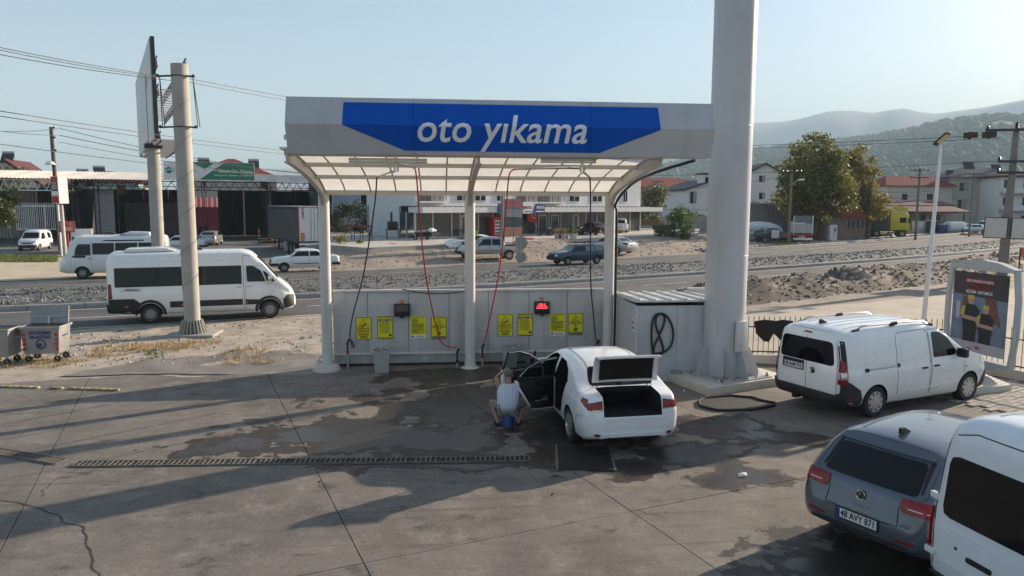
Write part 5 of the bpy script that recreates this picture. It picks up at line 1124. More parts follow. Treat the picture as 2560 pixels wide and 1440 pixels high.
# open doors (left side)
def door(hx, hy, phi, outline, win, name, mir=False, split=None):
    """door skin drawn closed, hinge at the origin, running backwards along -x"""
    t = thing(name, None, None); t.parent = c.root; t.location = (X(hx), hy, 0); t.rotation_euler = (0, 0, -phi)
    ol = [(x - hx, z) for x, z in outline]; b = MB(); b.prism(ol, 'y', -.085, 0.); b.build('door_skin', PWHITE, t, bevel=.012, smooth=35)
    cx, cz = sum(p[0] for p in ol) / len(ol), sum(p[1] for p in ol) / len(ol)
    MB().prism([(cx + (x - cx) * .86, cz + (z - cz) * .90 + .02) for x, z in ol], 'y', -.115, -.083).build('trim_panel', TRIM, t, bevel=.015, smooth=35)
    MB().tube([(cx + (x - cx) * .89, -.088, cz + (z - cz) * .92 + .015) for x, z in ol + ol[:1]], .012, 6).build('door_seal', BLACK, t)
    tl = lambda z: -.05 - .34 * max(0, z - .93); W = [(x - hx, z) for x, z in win]
    MB().tube([(x, tl(z), z) for x, z in W + W[:1]], .026, 6).build('window_frame', BLACK, t, smooth=True); MB().tube([(x, tl(z) - .024, z) for x, z in W[2:]], .007, 5).build('chrome_strip', CHROME, t, smooth=True)
    b = MB(); b.add([(x, tl(z), z) for x, z in W], [tuple(range(len(W)))]); b.build('window_glass', DGL, t)
    if split is not None: MB().bar((split - hx, tl(.95), .95), (split - hx, tl(1.26), 1.27), .05, .02).build('window_bar', BLACK, t)
    box('armrest', (cx + .06, -.15, cz + .10), (.42, .09, .05), TRIM, t, bevel=.02, rz=0, ry=R(8)); box('door_pocket', (cx + .12, -.135, cz - .17), (.5, .06, .13), TRIM, t, bevel=.02); box('pull_handle', (cx + .02, -.125, cz + .21), (.12, .012, .025), CHROME, t); box('pocket_trim', (cx + .1, -.165, cz - .10), (.3, .008, .012), GALV, t)
    MB().cyl((cx + .22, -.118, cz - .12), (cx + .22, -.128, cz - .12), .08, n=16).build('speaker', mat('speaker_grille', (.12, .11, .09), .6), t)
    if mir:
        m = MB().box((0, 0, 0), (.12, .19, .13)).build('mirror', BLACK, t, bevel=.04, smooth=40); m.location = (-.16, .17, 1.0); box('mirror_glass', (-.062, 0, 0), (.006, .15, .10), mat('mirror_silver', (.8, .8, .82), .02, metal=1, var=0), m)
DGL = bpy.data.materials.new('door_glass'); DGL.use_nodes = True; q_ = DGL.node_tree; gb = q_.nodes['Principled BSDF']; gb.inputs['Base Color'].default_value = (.03, .04, .04, 1); gb.inputs['Roughness'].default_value = .03
tb = q_.nodes.new('ShaderNodeBsdfTransparent'); tb.inputs[0].default_value = (.55, .62, .60, 1); mxs = q_.nodes.new('ShaderNodeMixShader'); mxs.inputs[0].default_value = .72; q_.links.new(gb.outputs[0], mxs.inputs[1]); q_.links.new(tb.outputs[0], mxs.inputs[2]); q_.links.new(mxs.outputs[0], q_.nodes['Material Output'].inputs[0])
door(2.19, .875, R(66), [(2.18, .32), (1.68, .34), (1.55, .46), (1.28, .86), (1.24, .96), (2.18, .93)], [(2.16, .95), (1.28, .98), (1.30, 1.05), (1.46, 1.22), (1.72, 1.32), (2.11, 1.335)], 'rear_door')
door(3.30, .87, R(62), [(3.30, .34), (2.24, .32), (2.22, .94), (3.30, .90)], [(3.26, .93), (2.24, .96), (2.27, 1.33), (2.55, 1.325), (2.85, 1.22), (3.1, 1.07)], 'front_door', True, 3.0)
# -------------------------------------------------- vehicles on and beyond the road
def roadang(x, fn=NE): return math.atan2(fn(x + 1) - fn(x - 1), 2)
SD = dict(L=6.36, wb=4.035, ro=1.36, r=.345, tumble=.09, crown=.06, square=.3, arch=1.18, rim='steel', tw=.22,
    top=[(0, 2.32), (.05, 2.42), (.25, 2.50), (4.4, 2.52), (4.75, 2.46), (5.1, 2.18), (5.6, 1.62), (5.8, 1.40), (6.1, 1.16), (6.28, .95), (6.36, .7)], belt=[(0, 1.25), (5.2, 1.25), (5.8, 1.12), (6.36, .6)], bot=[(0, .42), (1, .34), (5.6, .3), (6.2, .32), (6.36, .42)],
    w=[(0, .93), (.06, .985), (.25, 1.02), (5.2, 1.02), (5.8, .97), (6.15, .85), (6.36, .6)])
a = math.atan2(1.05, 4.05); fw_ = Vector((math.cos(a), math.sin(a), 0)); rt = Vector((math.sin(a), -math.cos(a), 0)); rw = gp(379, 809); ctr = rw - rt * .9 + fw_ * (3.18 - 1.36)
d = Car('minibus', 'long white minibus passing behind the concrete pole', (ctr.x, ctr.y, .004), a, SD, paint('white_bus_paint', (.84, .84, .83), .3, .5), cat='minibus', n=90); X = lambda x: x - 3.18
for sd in (1, -1):
    S_ = (0, sd, 0)
    d.patch('window_band', [(X(.26), 1.33), (X(4.44), 1.33), (X(4.44), 2.01), (X(.26), 2.01)], S_, BLACK, off=.006)
    for x0, x1 in ((.28, 1.63), (1.65, 2.99), (3.01, 4.42)): d.patch('side_window', [(X(x0), 1.36), (X(x1), 1.36), (X(x1), 1.98), (X(x0), 1.98)], S_, GLASS, off=.012, fillet=.03)
    d.patch('door_window', [(X(4.62), 1.40), (X(5.28), 1.40), (X(5.12), 1.80), (X(4.86), 1.98), (X(4.60), 1.98)], S_, GLASS, off=.010, fillet=.05); d.patch('quarter_window', [(X(5.32), 1.40), (X(5.62), 1.38), (X(5.30), 1.74), (X(5.18), 1.80)], S_, GLASS, off=.01, fillet=.03)
    d.patch('rear_quarter_moulding', [(X(.05), .44), (X(.95), .36), (X(.98), .50), (X(1.1), .72), (X(.85), .92), (X(.05), .92)], S_, MOULD, off=.014, rim=.03); d.patch('side_moulding', [(X(2.0), .56), (X(4.45), .56), (X(4.45), .78), (X(2.0), .78)], S_, MOULD, off=.014); d.patch('side_moulding', [(X(4.55), .56), (X(5.12), .56), (X(5.2), .72), (X(4.55), .76)], S_, MOULD, off=.014)
    for x in (.55, 2.35, 4.5): d.patch('marker', [(X(x), .62), (X(x + .12), .62), (X(x + .12), .665), (X(x), .665)], S_, AMBER, off=.02)
    d.patch('tail_light', [(X(.05), .93), (X(.18), .93), (X(.15), 1.45), (X(.05), 1.45)], S_, REDG, off=.012); d.patch('headlight', [(X(5.75), 1.12), (X(6.12), .95), (X(6.08), 1.08), (X(5.72), 1.32)], S_, CLEARG, off=.01)
    d.patch('front_bumper', [(X(5.9), .36), (X(6.28), .42), (X(6.28), .84), (X(6.05), .88), (X(5.88), .70)], S_, MOULD, off=.012); d.seam([(X(4.5), .40), (X(4.5), 2.36), (X(4.85), 2.34)], S_, .008); d.seam([(X(4.56), .40), (X(4.58), 1.3), (X(4.56), 2.0), (X(5.0), 1.98)], S_, .006); d.seam([(X(.3), 2.2), (X(4.4), 2.22)], S_, .012, m=d.body.data.materials[0], name='roof_crease'); d.seam([(X(5.68), 1.3), (X(5.45), .9), (X(5.2), .4)], S_, .005)
    d.box_on('running_board', (X(3.6), .38), S_, (2.2, .08, .05), GALV, .01); d.patch('fuel_cap', [(X(2.55), 1.16), (X(2.66), 1.16), (X(2.66), 1.27), (X(2.55), 1.27)], S_, BLACK, off=.012, fillet=.05)
    d.patch('notice_sticker', [(X(.42), 1.16), (X(1.1), 1.16), (X(1.1), 1.30), (X(.42), 1.30)], S_, PLATEW, off=.012); d.patch('sticker_print', [(X(.58), 1.20), (X(1.04), 1.20), (X(1.04), 1.23), (X(.58), 1.23)], S_, BLACKP, off=.016); d.patch('sticker_print', [(X(.58), 1.25), (X(.95), 1.25), (X(.95), 1.27), (X(.58), 1.27)], S_, BLUEP, off=.016)
for x in d.wx:
    for sd in (1, -1):
        P = []
        for k in range(15):
            an = R(-12) + R(204) * k / 14; q = d.hit((x + math.cos(an) * .47, 0, .345 + math.sin(an) * .47), (0, sd, 0)); P.append(q[0])
        MB().tube(P, .055, 6).build('wheel_arch', MOULD, d.root, smooth=True)
d.patch('windscreen', [(-.80, 1.50), (.80, 1.50), (.72, 2.30), (-.72, 2.30)], (1, 0, 0), GLASS); d.patch('rear_window', [(-.75, 1.4), (.75, 1.4), (.72, 2.1), (-.72, 2.1)], RD, GLASS, fillet=.08); d.patch('rear_bumper', [(-.95, .44), (.95, .44), (.95, .74), (-.95, .74)], RD, MOULD, off=.04, rim=.06)
d.handles([(X(4.34), 1.22), (X(4.70), 1.23)], CHROME); d.mirrors(X(5.42), 1.42, CHROME, (.14, .2, .32))
b = MB(); b.prism([(X(.55), 2.54), (X(.62), 2.66), (X(1.9), 2.68), (X(2.25), 2.56)], 'y', -.62, .62); b.build('roof_air_unit', PWHITED, d.root, bevel=.03, smooth=35); box('roof_hatch', (X(2.75), 0, 2.60), (.7, .6, .06), BLACK, d.root, bevel=.02)
# older minibus facing left
ST = dict(L=5.6, wb=3.3, ro=1.1, r=.33, tumble=.12, crown=.08, arch=1.2, rim='steel', top=[(0, 2.22), (.06, 2.30), (.4, 2.38), (4.4, 2.38), (4.75, 2.26), (5.0, 1.85), (5.15, 1.45), (5.35, 1.2), (5.52, 1.0), (5.6, .75)], belt=[(0, 1.3), (4.9, 1.25), (5.2, 1.1), (5.6, .6)], bot=[(0, .4), (1, .32), (5, .3), (5.6, .4)], w=[(0, .9), (.1, .96), (4.7, .97), (5.2, .92), (5.5, .80), (5.6, .62)])
a = math.pi + .25; fwb = Vector((math.cos(a), math.sin(a), 0)); fw_p = gp(208, 697); lft = Vector((-math.sin(a), math.cos(a), 0)); ctr = fw_p - lft * .85 - fwb * (1.1 + 3.3 - 2.8)
m_ = Car('minibus', 'older white minibus facing left, half hidden behind the long one', (ctr.x, ctr.y, .004), a, ST, PWHITED, cat='minibus', n=60); X = lambda x: x - 2.8
for sd in (1, -1):
    S_ = (0, sd, 0); m_.patch('cab_window', [(X(3.95), 1.32), (X(4.75), 1.32), (X(4.72), 1.62), (X(4.58), 1.95), (X(3.95), 1.95)], S_, GLASS, off=.01, fillet=.04)
    for x0, x1 in ((.3, 1.5), (1.56, 2.7), (2.76, 3.85)): m_.patch('side_window', [(X(x0), 1.36), (X(x1), 1.36), (X(x1), 2.0), (X(x0), 2.0)], S_, GLASS, off=.012, fillet=.03)
    m_.patch('black_trim', [(X(4.2), 1.18), (X(4.85), 1.20), (X(4.85), 1.31), (X(4.2), 1.31)], S_, BLACK, off=.008); m_.patch('headlight', [(X(5.15), .92), (X(5.42), .86), (X(5.40), 1.08), (X(5.18), 1.14)], S_, CLEARG, off=.01); m_.seam([(X(3.9), .4), (X(3.9), 2.1)], S_, .007); m_.seam([(X(4.95), .5), (X(4.9), 1.3)], S_, .006); m_.patch('roof_stripe', [(X(1.2), 2.10), (X(3.4), 2.10), (X(3.2), 2.17), (X(1.2), 2.17)], S_, BLACK, off=.01)
m_.patch('windscreen', [(-.82, 1.36), (.82, 1.36), (.72, 2.12), (-.72, 2.12)], (1, 0, 0), GLASS, off=.01, fillet=.08); m_.patch('grille', [(-.5, .86), (.5, .86), (.5, 1.02), (-.5, 1.02)], (1, 0, 0), GALV, off=.01); m_.handles([(X(4.02), 1.15)], BLACK)
MB().prism([(X(.9), 2.42), (X(.95), 2.58), (X(2.0), 2.62), (X(2.5), 2.46)], 'y', -.6, .6).build('roof_air_unit', PWHITED, m_.root, bevel=.03, smooth=35); box('roof_hatch', (X(3.05), 0, 2.56), (.6, .55, .05), BLACK, m_.root, ry=-.2)
# --- saloons
def saloon(name, label, loc, hdg, pm, kind, group=None, plate=None, bumper=MOULD, extra=None, n=46):
    K = dict(
      boxy=dict(L=4.2, wb=2.49, ro=.95, r=.29, tumble=.30, arch=1.22, rim='steel', tw=.17, top=[(0, .78), (.05, .93), (.12, .98), (.75, 1.0), (.95, 1.06), (1.32, 1.34), (1.6, 1.39), (2.4, 1.40), (2.62, 1.36), (3.05, 1.02), (3.2, .97), (3.9, .90), (4.12, .82), (4.2, .7)], belt=[(0, .7), (.2, .9), (3.1, .88), (4.2, .66)], bot=[(0, .36), (1, .26), (3.8, .26), (4.2, .34)], w=[(0, .74), (.12, .80), (3.9, .80), (4.15, .76), (4.2, .70)], win=((1.35, 1.62, .2), (1.66, 2.78, 0))),
      wagon=dict(L=4.35, wb=2.49, ro=.98, r=.30, tumble=.28, arch=1.22, rim='steel', tw=.17, top=[(0, .85), (.06, 1.0), (.3, 1.25), (.45, 1.38), (1.0, 1.42), (2.5, 1.42), (2.72, 1.37), (3.15, 1.03), (3.35, .97), (4.05, .90), (4.25, .82), (4.35, .7)], belt=[(0, .8), (.3, .90), (3.2, .88), (4.35, .66)], bot=[(0, .36), (1, .28), (4, .28), (4.35, .36)], w=[(0, .74), (.12, .80), (4.0, .80), (4.3, .76), (4.35, .70)], win=()),
      modern=dict(SC, win=()))[kind]
    L = K['L']; X = lambda x: x - L / 2; car = Car(name, label, loc, hdg, K, pm, group, n=n); q = L / 4.2
    for sd in (1, -1):
        S_ = (0, sd, 0)
        if kind == 'boxy':
            car.patch('rear_side_window', [(X(1.10), .99), (X(1.86), .99), (X(1.86), 1.30), (X(1.40), 1.30)], S_, GLASS); car.patch('front_side_window', [(X(1.93), .99), (X(2.92), .99), (X(2.60), 1.30), (X(1.93), 1.30)], S_, GLASS); car.seam([(X(1.9), .34), (X(1.9), 1.33)], S_, .006); car.seam([(X(2.92), .34), (X(2.95), .95)], S_, .006); car.seam([(X(1.28), .9), (X(1.25), .7)], S_, .005); car.patch('side_strip', [(X(1.35), .50), (X(2.85), .50), (X(2.85), .55), (X(1.35), .55)], S_, bumper)
            car.patch('bumper_end', [(X(.02), .42), (X(.5), .42), (X(.5), .58), (X(.02), .58)], S_, bumper, off=.012); car.patch('bumper_end', [(X(3.75), .42), (X(4.17), .42), (X(4.17), .58), (X(3.75), .58)], S_, bumper, off=.012)
        elif kind == 'wagon':
            car.patch('cargo_window', [(X(.42), 1.0), (X(1.12), .98), (X(1.12), 1.31), (X(.62), 1.31)], S_, LGLASS); car.patch('rear_side_window', [(X(1.22), .98), (X(1.95), .98), (X(1.95), 1.31), (X(1.22), 1.31)], S_, LGLASS); car.patch('front_side_window', [(X(2.03), .98), (X(3.0), .98), (X(2.68), 1.31), (X(2.03), 1.31)], S_, GLASS); car.seam([(X(1.99), .36), (X(1.99), 1.33)], S_, .006); car.seam([(X(1.17), .6), (X(1.17), 1.33)], S_, .006); car.seam([(X(3.0), .36), (X(3.05), .95)], S_, .006); car.patch('side_strip', [(X(.2), .48), (X(4.2), .48), (X(4.2), .54), (X(.2), .54)], S_, bumper)
        else:
            car.patch('rear_side_window', [(X(1.22), 1.02), (X(2.12), 1.0), (X(2.10), 1.315), (X(1.7), 1.31)], S_, GLASS, fillet=.03); car.patch('front_side_window', [(X(2.2), 1.0), (X(3.28), .97), (X(2.85), 1.21), (X(2.5), 1.32), (X(2.2), 1.33)], S_, GLASS, fillet=.03); car.seam([(X(2.16), .3), (X(2.16), 1.0)], S_, .006); car.seam([(X(3.3), .3), (X(3.36), .9)], S_, .006); car.patch('headlight', [(X(4.0), .74), (X(4.5), .62), (X(4.45), .74), (X(4.05), .84)], S_, CLEARG, off=.01, step=.05)
            car.patch('tail_light', [(X(.10), .80), (X(.40), .88), (X(.34), .98), (X(.14), .97)], S_, REDG, off=.012, step=.05)
    if kind == 'modern':
        car.patch('windscreen', [(-.68, 1.03), (.68, 1.03), (.56, 1.36), (-.56, 1.36)], (1, 0, 0), GLASS); car.patch('rear_window', [(-.60, 1.10), (.60, 1.10), (.52, 1.335), (-.52, 1.335)], RD, GLASS); car.patch('grille', [(-.62, .30), (.62, .30), (.5, .50), (-.5, .50)], (1, 0, 0), MOULD, off=.01)
        for sd in (1, -1): car.patch('tail_light', [(sd * .50, .80), (sd * .79, .82), (sd * .79, .93), (sd * .50, .95)], RD, REDG, off=.014, step=.05)
    else:
        zt = 1.33; car.patch('windscreen', [(-.64, 1.03), (.64, 1.03), (.56, zt), (-.56, zt)], (1, 0, 0), GLASS if kind == 'boxy' else LGLASS); car.patch('rear_window', [(-.62, 1.03), (.62, 1.03), (.56, 1.31), (-.56, 1.31)], RD, GLASS); car.patch('grille', [(-.68, .60), (.68, .60), (.68, .78), (-.68, .78)], (1, 0, 0), MOULD, off=.008)
        for sd in (1, -1):
            car.patch('headlight', [(sd * .42, .62), (sd * .66, .62), (sd * .66, .77), (sd * .42, .77)], (1, 0, 0), CLEARG, off=.014, step=.05); car.patch('tail_light', [(sd * .42, .66), (sd * .72, .66), (sd * .72, .82), (sd * .42, .82)], RD, REDG, off=.012, step=.05)
        car.patch('front_bumper', [(-.73, .40), (.73, .40), (.73, .57), (-.73, .57)], (1, 0, 0), bumper, off=.05, rim=.07); car.patch('rear_bumper', [(-.73, .40), (.73, .40), (.73, .57), (-.73, .57)], RD, bumper, off=.05, rim=.07)
    car.mirrors(X(L * .69), .98, BLACK if kind != 'modern' else pm, (.07, .13, .1)); car.plate('front', 0, .45 if kind != 'modern' else .38); car.plate('rear', 0, .62 if kind != 'modern' else .78); car.X = X
    return car
LGLASS = mat('pale_glass', (.18, .19, .19), .08, spec=.7, var=0)
p = gp(758, 679); saloon('saloon_car', 'white boxy saloon waiting at the roadside behind the left canopy post', (p.x, p.y + .6, .0), math.pi + .30, PWHITED, 'boxy')
p = gp(455, 628); saloon('saloon_car', 'white boxy saloon parked behind the billboard pole', (p.x, p.y, .0), math.pi + .12, PWHITED, 'boxy')
p = gp(2190, 590); saloon('saloon_car', 'white boxy saloon with an open door beside the yellow lorry', (p.x, p.y, .0), R(8), PWHITED, 'boxy')
PNAVY = paint('dark_teal_paint', (.005, .025, .06), .25, .12); p = gp(1448, 662)
k_ = saloon('estate_car', 'dark blue boxy estate car with a roof rack driving left', (p.x, p.y + .7, .004), math.pi + R(30) - .12, PNAVY, 'wagon')
b = MB()
for x in (-.75, .75):
    for y in (-.55, .55): b.bar((x - .25, y, 1.40), (x - .25, y, 1.56), .03)
for y in (-.58, -.2, .2, .58): b.bar((-1.25, y, 1.57), (.75, y, 1.57), .03)
for x in (-1.25, -.85, -.45, -.05, .35, .75): b.bar((x, -.58, 1.59), (x, .58, 1.59), .03)
b.build('roof_rack', BLACK, k_.root)
PSILV = paint('silver_paint', (.40, .41, .42), .3, .4, .5); p = gp(1530, 638); saloon('saloon_car', 'silver saloon parked on the bank behind the right canopy post', (p.x + .2, p.y + 1.2, .12), R(128), PSILV, 'modern')
p = gp(517, 614); saloon('saloon_car', 'silver saloon parked tail out in the dark workshop', (p.x, p.y + 1.5, .0), R(96), PSILV, 'modern')
PMAR = paint('maroon_paint', (.075, .012, .014), .3, .4); p = gp(1490, 588, .98); saloon('saloon_car', 'old maroon saloon parked in front of the shop windows', (p.x, p.y + 1.3, .96), R(118), PMAR, 'boxy', bumper=CHROME)
p = gp(1163, 627, .45); pc = saloon('police_car', 'white police saloon with blue stripes parked below the shop terrace', (p.x + .5, p.y + .6, .36), R(205), PWHITE, 'modern'); X = pc.X
for sd in (1, -1):
    pc.patch('blue_stripe', [(X(2.3), .50), (X(3.5), .48), (X(3.65), .86), (X(3.4), .86), (X(3.3), .64), (X(2.3), .66)], (0, sd, 0), BLUEP, off=.006)
    for k in range(5): pc.patch('blue_check', [(X(3.72 + k * .09), .80), (X(3.76 + k * .09), .80), (X(3.72 + k * .09), .88), (X(3.68 + k * .09), .88)], (0, sd, 0), BLUEP, off=.008)
# --- double cab pickup
SPK = dict(L=5.05, wb=3.05, ro=1.15, r=.36, tumble=.26, crown=.03, arch=1.2, rim='alloy', tw=.23, top=[(0, 1.02), (.06, 1.08), (1.45, 1.09), (1.52, 1.30), (1.62, 1.66), (1.9, 1.72), (2.9, 1.73), (3.2, 1.62), (3.75, 1.20), (4.0, 1.14), (4.6, 1.08), (4.9, .98), (5.05, .8)], belt=[(0, 1.0), (3.8, 1.04), (4.6, .92), (5.05, .6)], bot=[(0, .55), (1, .48), (4.4, .44), (5.05, .5)], w=[(0, .80), (.08, .87), (4.4, .88), (4.85, .80), (5.05, .66)])
bed = MB().box((X(0) + 0 - .0, 0, 0), (.1, .1, .1)); L_ = 5.05; bc = MB().box((.78 - L_ / 2, 0, 1.05), (1.30, 1.46, .7)).mesh('c'); bc.materials.append(WELL)
p = gp(1225, 652, .05); pk_ = Car('pickup_truck', 'silver double cab pickup parked on the earth below the shops', (p.x, p.y + 1.0, .08), math.pi + R(8), SPK, PSILV, cat='pickup', cuts=[bc], n=60); X = lambda x: x - L_ / 2
for sd in (1, -1):
    S_ = (0, sd, 0); pk_.patch('rear_side_window', [(X(1.80), 1.12), (X(2.46), 1.12), (X(2.46), 1.58), (X(1.84), 1.58)], S_, GLASS, fillet=.04); pk_.patch('front_side_window', [(X(2.54), 1.12), (X(3.52), 1.12), (X(3.10), 1.58), (X(2.54), 1.58)], S_, GLASS, fillet=.04); pk_.seam([(X(1.70), .5), (X(1.70), 1.62)], S_, .008); pk_.seam([(X(2.5), .5), (X(2.5), 1.62)], S_, .007); pk_.seam([(X(3.5), .5), (X(3.55), 1.1)], S_, .007); pk_.seam([(X(1.5), .5), (X(1.5), 1.06)], S_, .008); pk_.patch('tail_light', [(X(.04), .72), (X(.14), .72), (X(.14), 1.0), (X(.04), 1.0)], S_, REDG, off=.012); pk_.patch('headlight', [(X(4.45), .86), (X(4.85), .82), (X(4.82), .96), (X(4.5), 1.02)], S_, CLEARG, off=.012); pk_.patch('bed_rail', [(X(.04), 1.05), (X(1.46), 1.05), (X(1.46), 1.075), (X(.04), 1.075)], S_, BLACK, off=.012)
pk_.patch('windscreen', [(-.70, 1.22), (.70, 1.22), (.60, 1.64), (-.60, 1.64)], (1, 0, 0), LGLASS); pk_.patch('front_bumper', [(-.80, .52), (.80, .52), (.80, .72), (-.80, .72)], (1, 0, 0), MOULD, off=.06, rim=.08); pk_.patch('grille', [(-.5, .80), (.5, .80), (.5, .95), (-.5, .95)], (1, 0, 0), BLACK, off=.012); pk_.handles([(X(1.95), 1.02), (X(2.68), 1.02)], BLACK); pk_.mirrors(X(3.45), 1.14, BLACK, (.1, .2, .2)); MB().tube([(X(1.58), -.7, 1.08), (X(1.55), -.6, 1.72), (X(1.55), .6, 1.72), (X(1.58), .7, 1.08)], .03, 6).build('roll_bar', BLACK, pk_.root)
# --- small vans
def minivan(name, label, loc, hdg, pm, sc=1., nose=True, group=None, rails=False):
    K = dict(L=4.0, wb=2.6, ro=.72, r=.30, tumble=.20, crown=.05, square=.3, arch=1.2, rim='steel', tw=.18, top=[(0, 1.5), (.05, 1.62), (.3, 1.74), (1.0, 1.80), (2.2, 1.79), (2.5, 1.68), (3.0, 1.18), (3.2, 1.06), (3.7, .95), (3.92, .8), (4.0, .6)], belt=[(0, 1.0), (3.0, .98), (3.6, .85), (4.0, .5)], bot=[(0, .34), (1, .26), (3.6, .24), (4.0, .3)], w=[(0, .74), (.06, .80), (.25, .84), (3.3, .84), (3.75, .75), (4.0, .52)])
    car = Car(name, label, loc, hdg, K, pm, group, cat='van', n=46); X = lambda x: x - 2.0
    for sd in (1, -1):
        S_ = (0, sd, 0); car.patch('front_side_window', [(X(1.9), 1.04), (X(2.9), 1.04), (X(2.45), 1.55), (X(1.9), 1.58)], S_, GLASS, fillet=.04); car.patch('rear_side_window', [(X(.5), 1.06), (X(1.2), 1.06), (X(1.2), 1.56), (X(.5), 1.52)], S_, GLASS, fillet=.04); car.seam([(X(1.84), .34), (X(1.84), 1.66)], S_, .007); car.seam([(X(2.92), .34), (X(2.96), .98)], S_, .007)
        car.patch('tail_light', [(sd * .70, .86), (sd * .78, .86), (sd * .76, 1.2), (sd * .69, 1.2)], RD, REDG, off=.014, step=.05); car.patch('headlight', [(sd * .36, .70), (sd * .66, .74), (sd * .64, .90), (sd * .40, .84)], (1, 0, 0), CLEARG, off=.016, step=.05); car.patch('bumper_corner', [(X(.05), .36), (X(.5), .32), (X(.45), .60), (X(.05), .64)], S_, MOULD, off=.01)
        if rails: MB().tube([(X(.5), sd * .62, 1.78), (X(.7), sd * .62, 1.86), (X(2.0), sd * .62, 1.87), (X(2.2), sd * .62, 1.78)], .018, 5).build('roof_rail', BLACK, car.root)
    car.patch('windscreen', [(-.66, 1.10), (.66, 1.10), (.58, 1.60), (-.58, 1.60)], (1, 0, 0), GLASS); car.patch('front_bumper', [(-.72, .32), (.72, .32), (.72, .55), (-.72, .55)], (1, 0, 0), MOULD, off=.03, rim=.05); car.patch('grille', [(-.40, .66), (.40, .66), (.34, .76), (-.34, .76)], (1, 0, 0), BLACK, off=.014); car.patch('rear_window', [(-.60, 1.16), (.60, 1.16), (.56, 1.54), (-.56, 1.54)], RD, GLASS, fillet=.08); car.patch('rear_bumper', [(-.76, .36), (.76, .36), (.76, .55), (-.76, .55)], RD, MOULD if not rails else pm, off=.03, rim=.05); car.patch('rear_trim', [(-.3, .95), (.3, .95), (.3, 1.0), (-.3, 1.0)], RD, CHROME if rails else MOULD, off=.016)
    car.plate('front', 0, .44); car.plate('rear', 0, .72); car.mirrors(X(2.75), 1.08, BLACK, (.1, .16, .18)); return car
p = gp(62, 628); minivan('panel_van', 'white panel van facing out of the gated yard under the tree', (p.x, p.y + 1.8, 0), R(-82), PWHITED)
p = gp(1562, 583, .96); minivan('panel_van', 'white passenger van with roof rails parked at the right end of the shops', (p.x, p.y + 1.9, .96), R(72), PWHITE, rails=True)
# ================================================================== LEFT: YARD, WORKSHOP, BILLBOARD
def gd(px,depth,z=0.):
    """ground point under photo column px at a given depth"""
    py = 510 + (px - 1280) * .004 + (CAM_H - z) * FOCAL / depth; p = CAM + ray(px,py) * depth; return Vector((p.x,p.y,z))
def frame(name,label,cat,loc,rz,group=None): return thing(name,label,cat,loc,rz,group)
def onp(o,px,py,yl=0.):
    """photo point -> local (x, z) on the plane y=yl of an upright object"""
    M = (Matrix.Translation(o.location) @ o.rotation_euler.to_matrix().to_4x4()).inverted(); a = M @ CAM; d = M.to_3x3() @ ray(px,py); t = (yl - a.y) / d.y; q = a + d * t; return q.x,q.z
CORR = {}
def corrugated(name,w_,ln,m,parent,loc=(0,0,0),rot=(0,0,0),pitch=.18,amp=.035):
    """sheet in local x (across) / y (along), wavy across"""
    key = (round(w_,2),round(ln,2),pitch,amp,m.name)
    if key not in CORR:
        n = max(4,int(w_ / pitch * 4)); b = MB(); top = [(w_ * i / n,amp * math.sin(2 * math.pi * w_ * i / n / pitch)) for i in range(n + 1)]
        for i in range(n): (x0,z0),(x1,z1) = top[i],top[i + 1]; b.quad((x0,0,z0),(x1,0,z1),(x1,ln,z1),(x0,ln,z0))
        CORR[key] = b.mesh(name); CORR[key].materials.append(m)
    o = link_mesh(name,CORR[key],None,parent); o.location = loc; o.rotation_euler = rot; return o
def truss(parent,a,b,h,n,m,r=.05,name='truss',sub=False):
    a,b = Vector(a),Vector(b); up = Vector((0,0,h)); g = MB(); g.bar(a,b,r * 1.6); g.bar(a + up,b + up,r * 1.6)
    for i in range(n):
        p,q = a.lerp(b,i / n),a.lerp(b,(i + 1) / n); mid_ = a.lerp(b,(i + .5) / n) + up; g.bar(p,mid_,r); g.bar(mid_,q,r)
    return g.build(name,m,parent)
def column(parent,p,h,w_,m,name='column'):
    p = Vector(p); g = MB()
    for sx in (-1,1):
        for sy in (-1,1): g.bar(p + Vector((sx * w_,sy * w_,0)),p + Vector((sx * w_,sy * w_,h)),.06)
    k = int(h / (w_ * 2.4))
    for i in range(k):
        z0,z1 = h * i / k,h * (i + 1) / k; s = 1 if i % 2 else -1
        g.bar(p + Vector((-w_ * s,-w_,z0)),p + Vector((w_ * s,-w_,z1)),.04); g.bar(p + Vector((-w_,-w_ * s,z0)),p + Vector((-w_,w_ * s,z1)),.04); g.bar(p + Vector((-w_,-w_,z1)),p + Vector((w_,-w_,z1)),.04); g.bar(p + Vector((-w_,w_,z1)),p + Vector((w_,w_,z1)),.04)
    return g.build(name,m,parent)
YC = mat('yard_concrete',(.14,.132,.124),.9,var=.3,scale=.6,space='World',c2=(.21,.20,.185))
A = Vector((-44.1,80.0,0)); WANG = R(16.3); 
sheet('workshop_yard',[(-70,58),(-32,66.2),(-16,56),(-10.5,58.5),(-6,66),(-10,92),(-22,100),(-75,92)],YC,z=.012,rag=.3)
SANDY = mat('pale_sandy_verge',(.50,.41,.28),.95,var=.14,scale=.5,space='World',bump=.3,bscale=12,c2=(.60,.51,.38))
b = MB(); xv = axis_vals([(-60,-13,1.0)])
for x,x2 in zip(xv,xv[1:]):
    q = []
    f1 = lambda t: FE(t) + 1.0 + .3 * nz(t,1,.7,2); f2 = lambda t: interp([(-60,56),(-34,61),(-27,60),(-20,56.5),(-13,54)],t) + .5 * nz(t,1,.6,7)
    b.quad((x,f1(x),.008),(x2,f1(x2),.008),(x2,f2(x2),.008),(x,f2(x),.008))
tag(b.build('sandy_verge',SANDY),kind='structure')
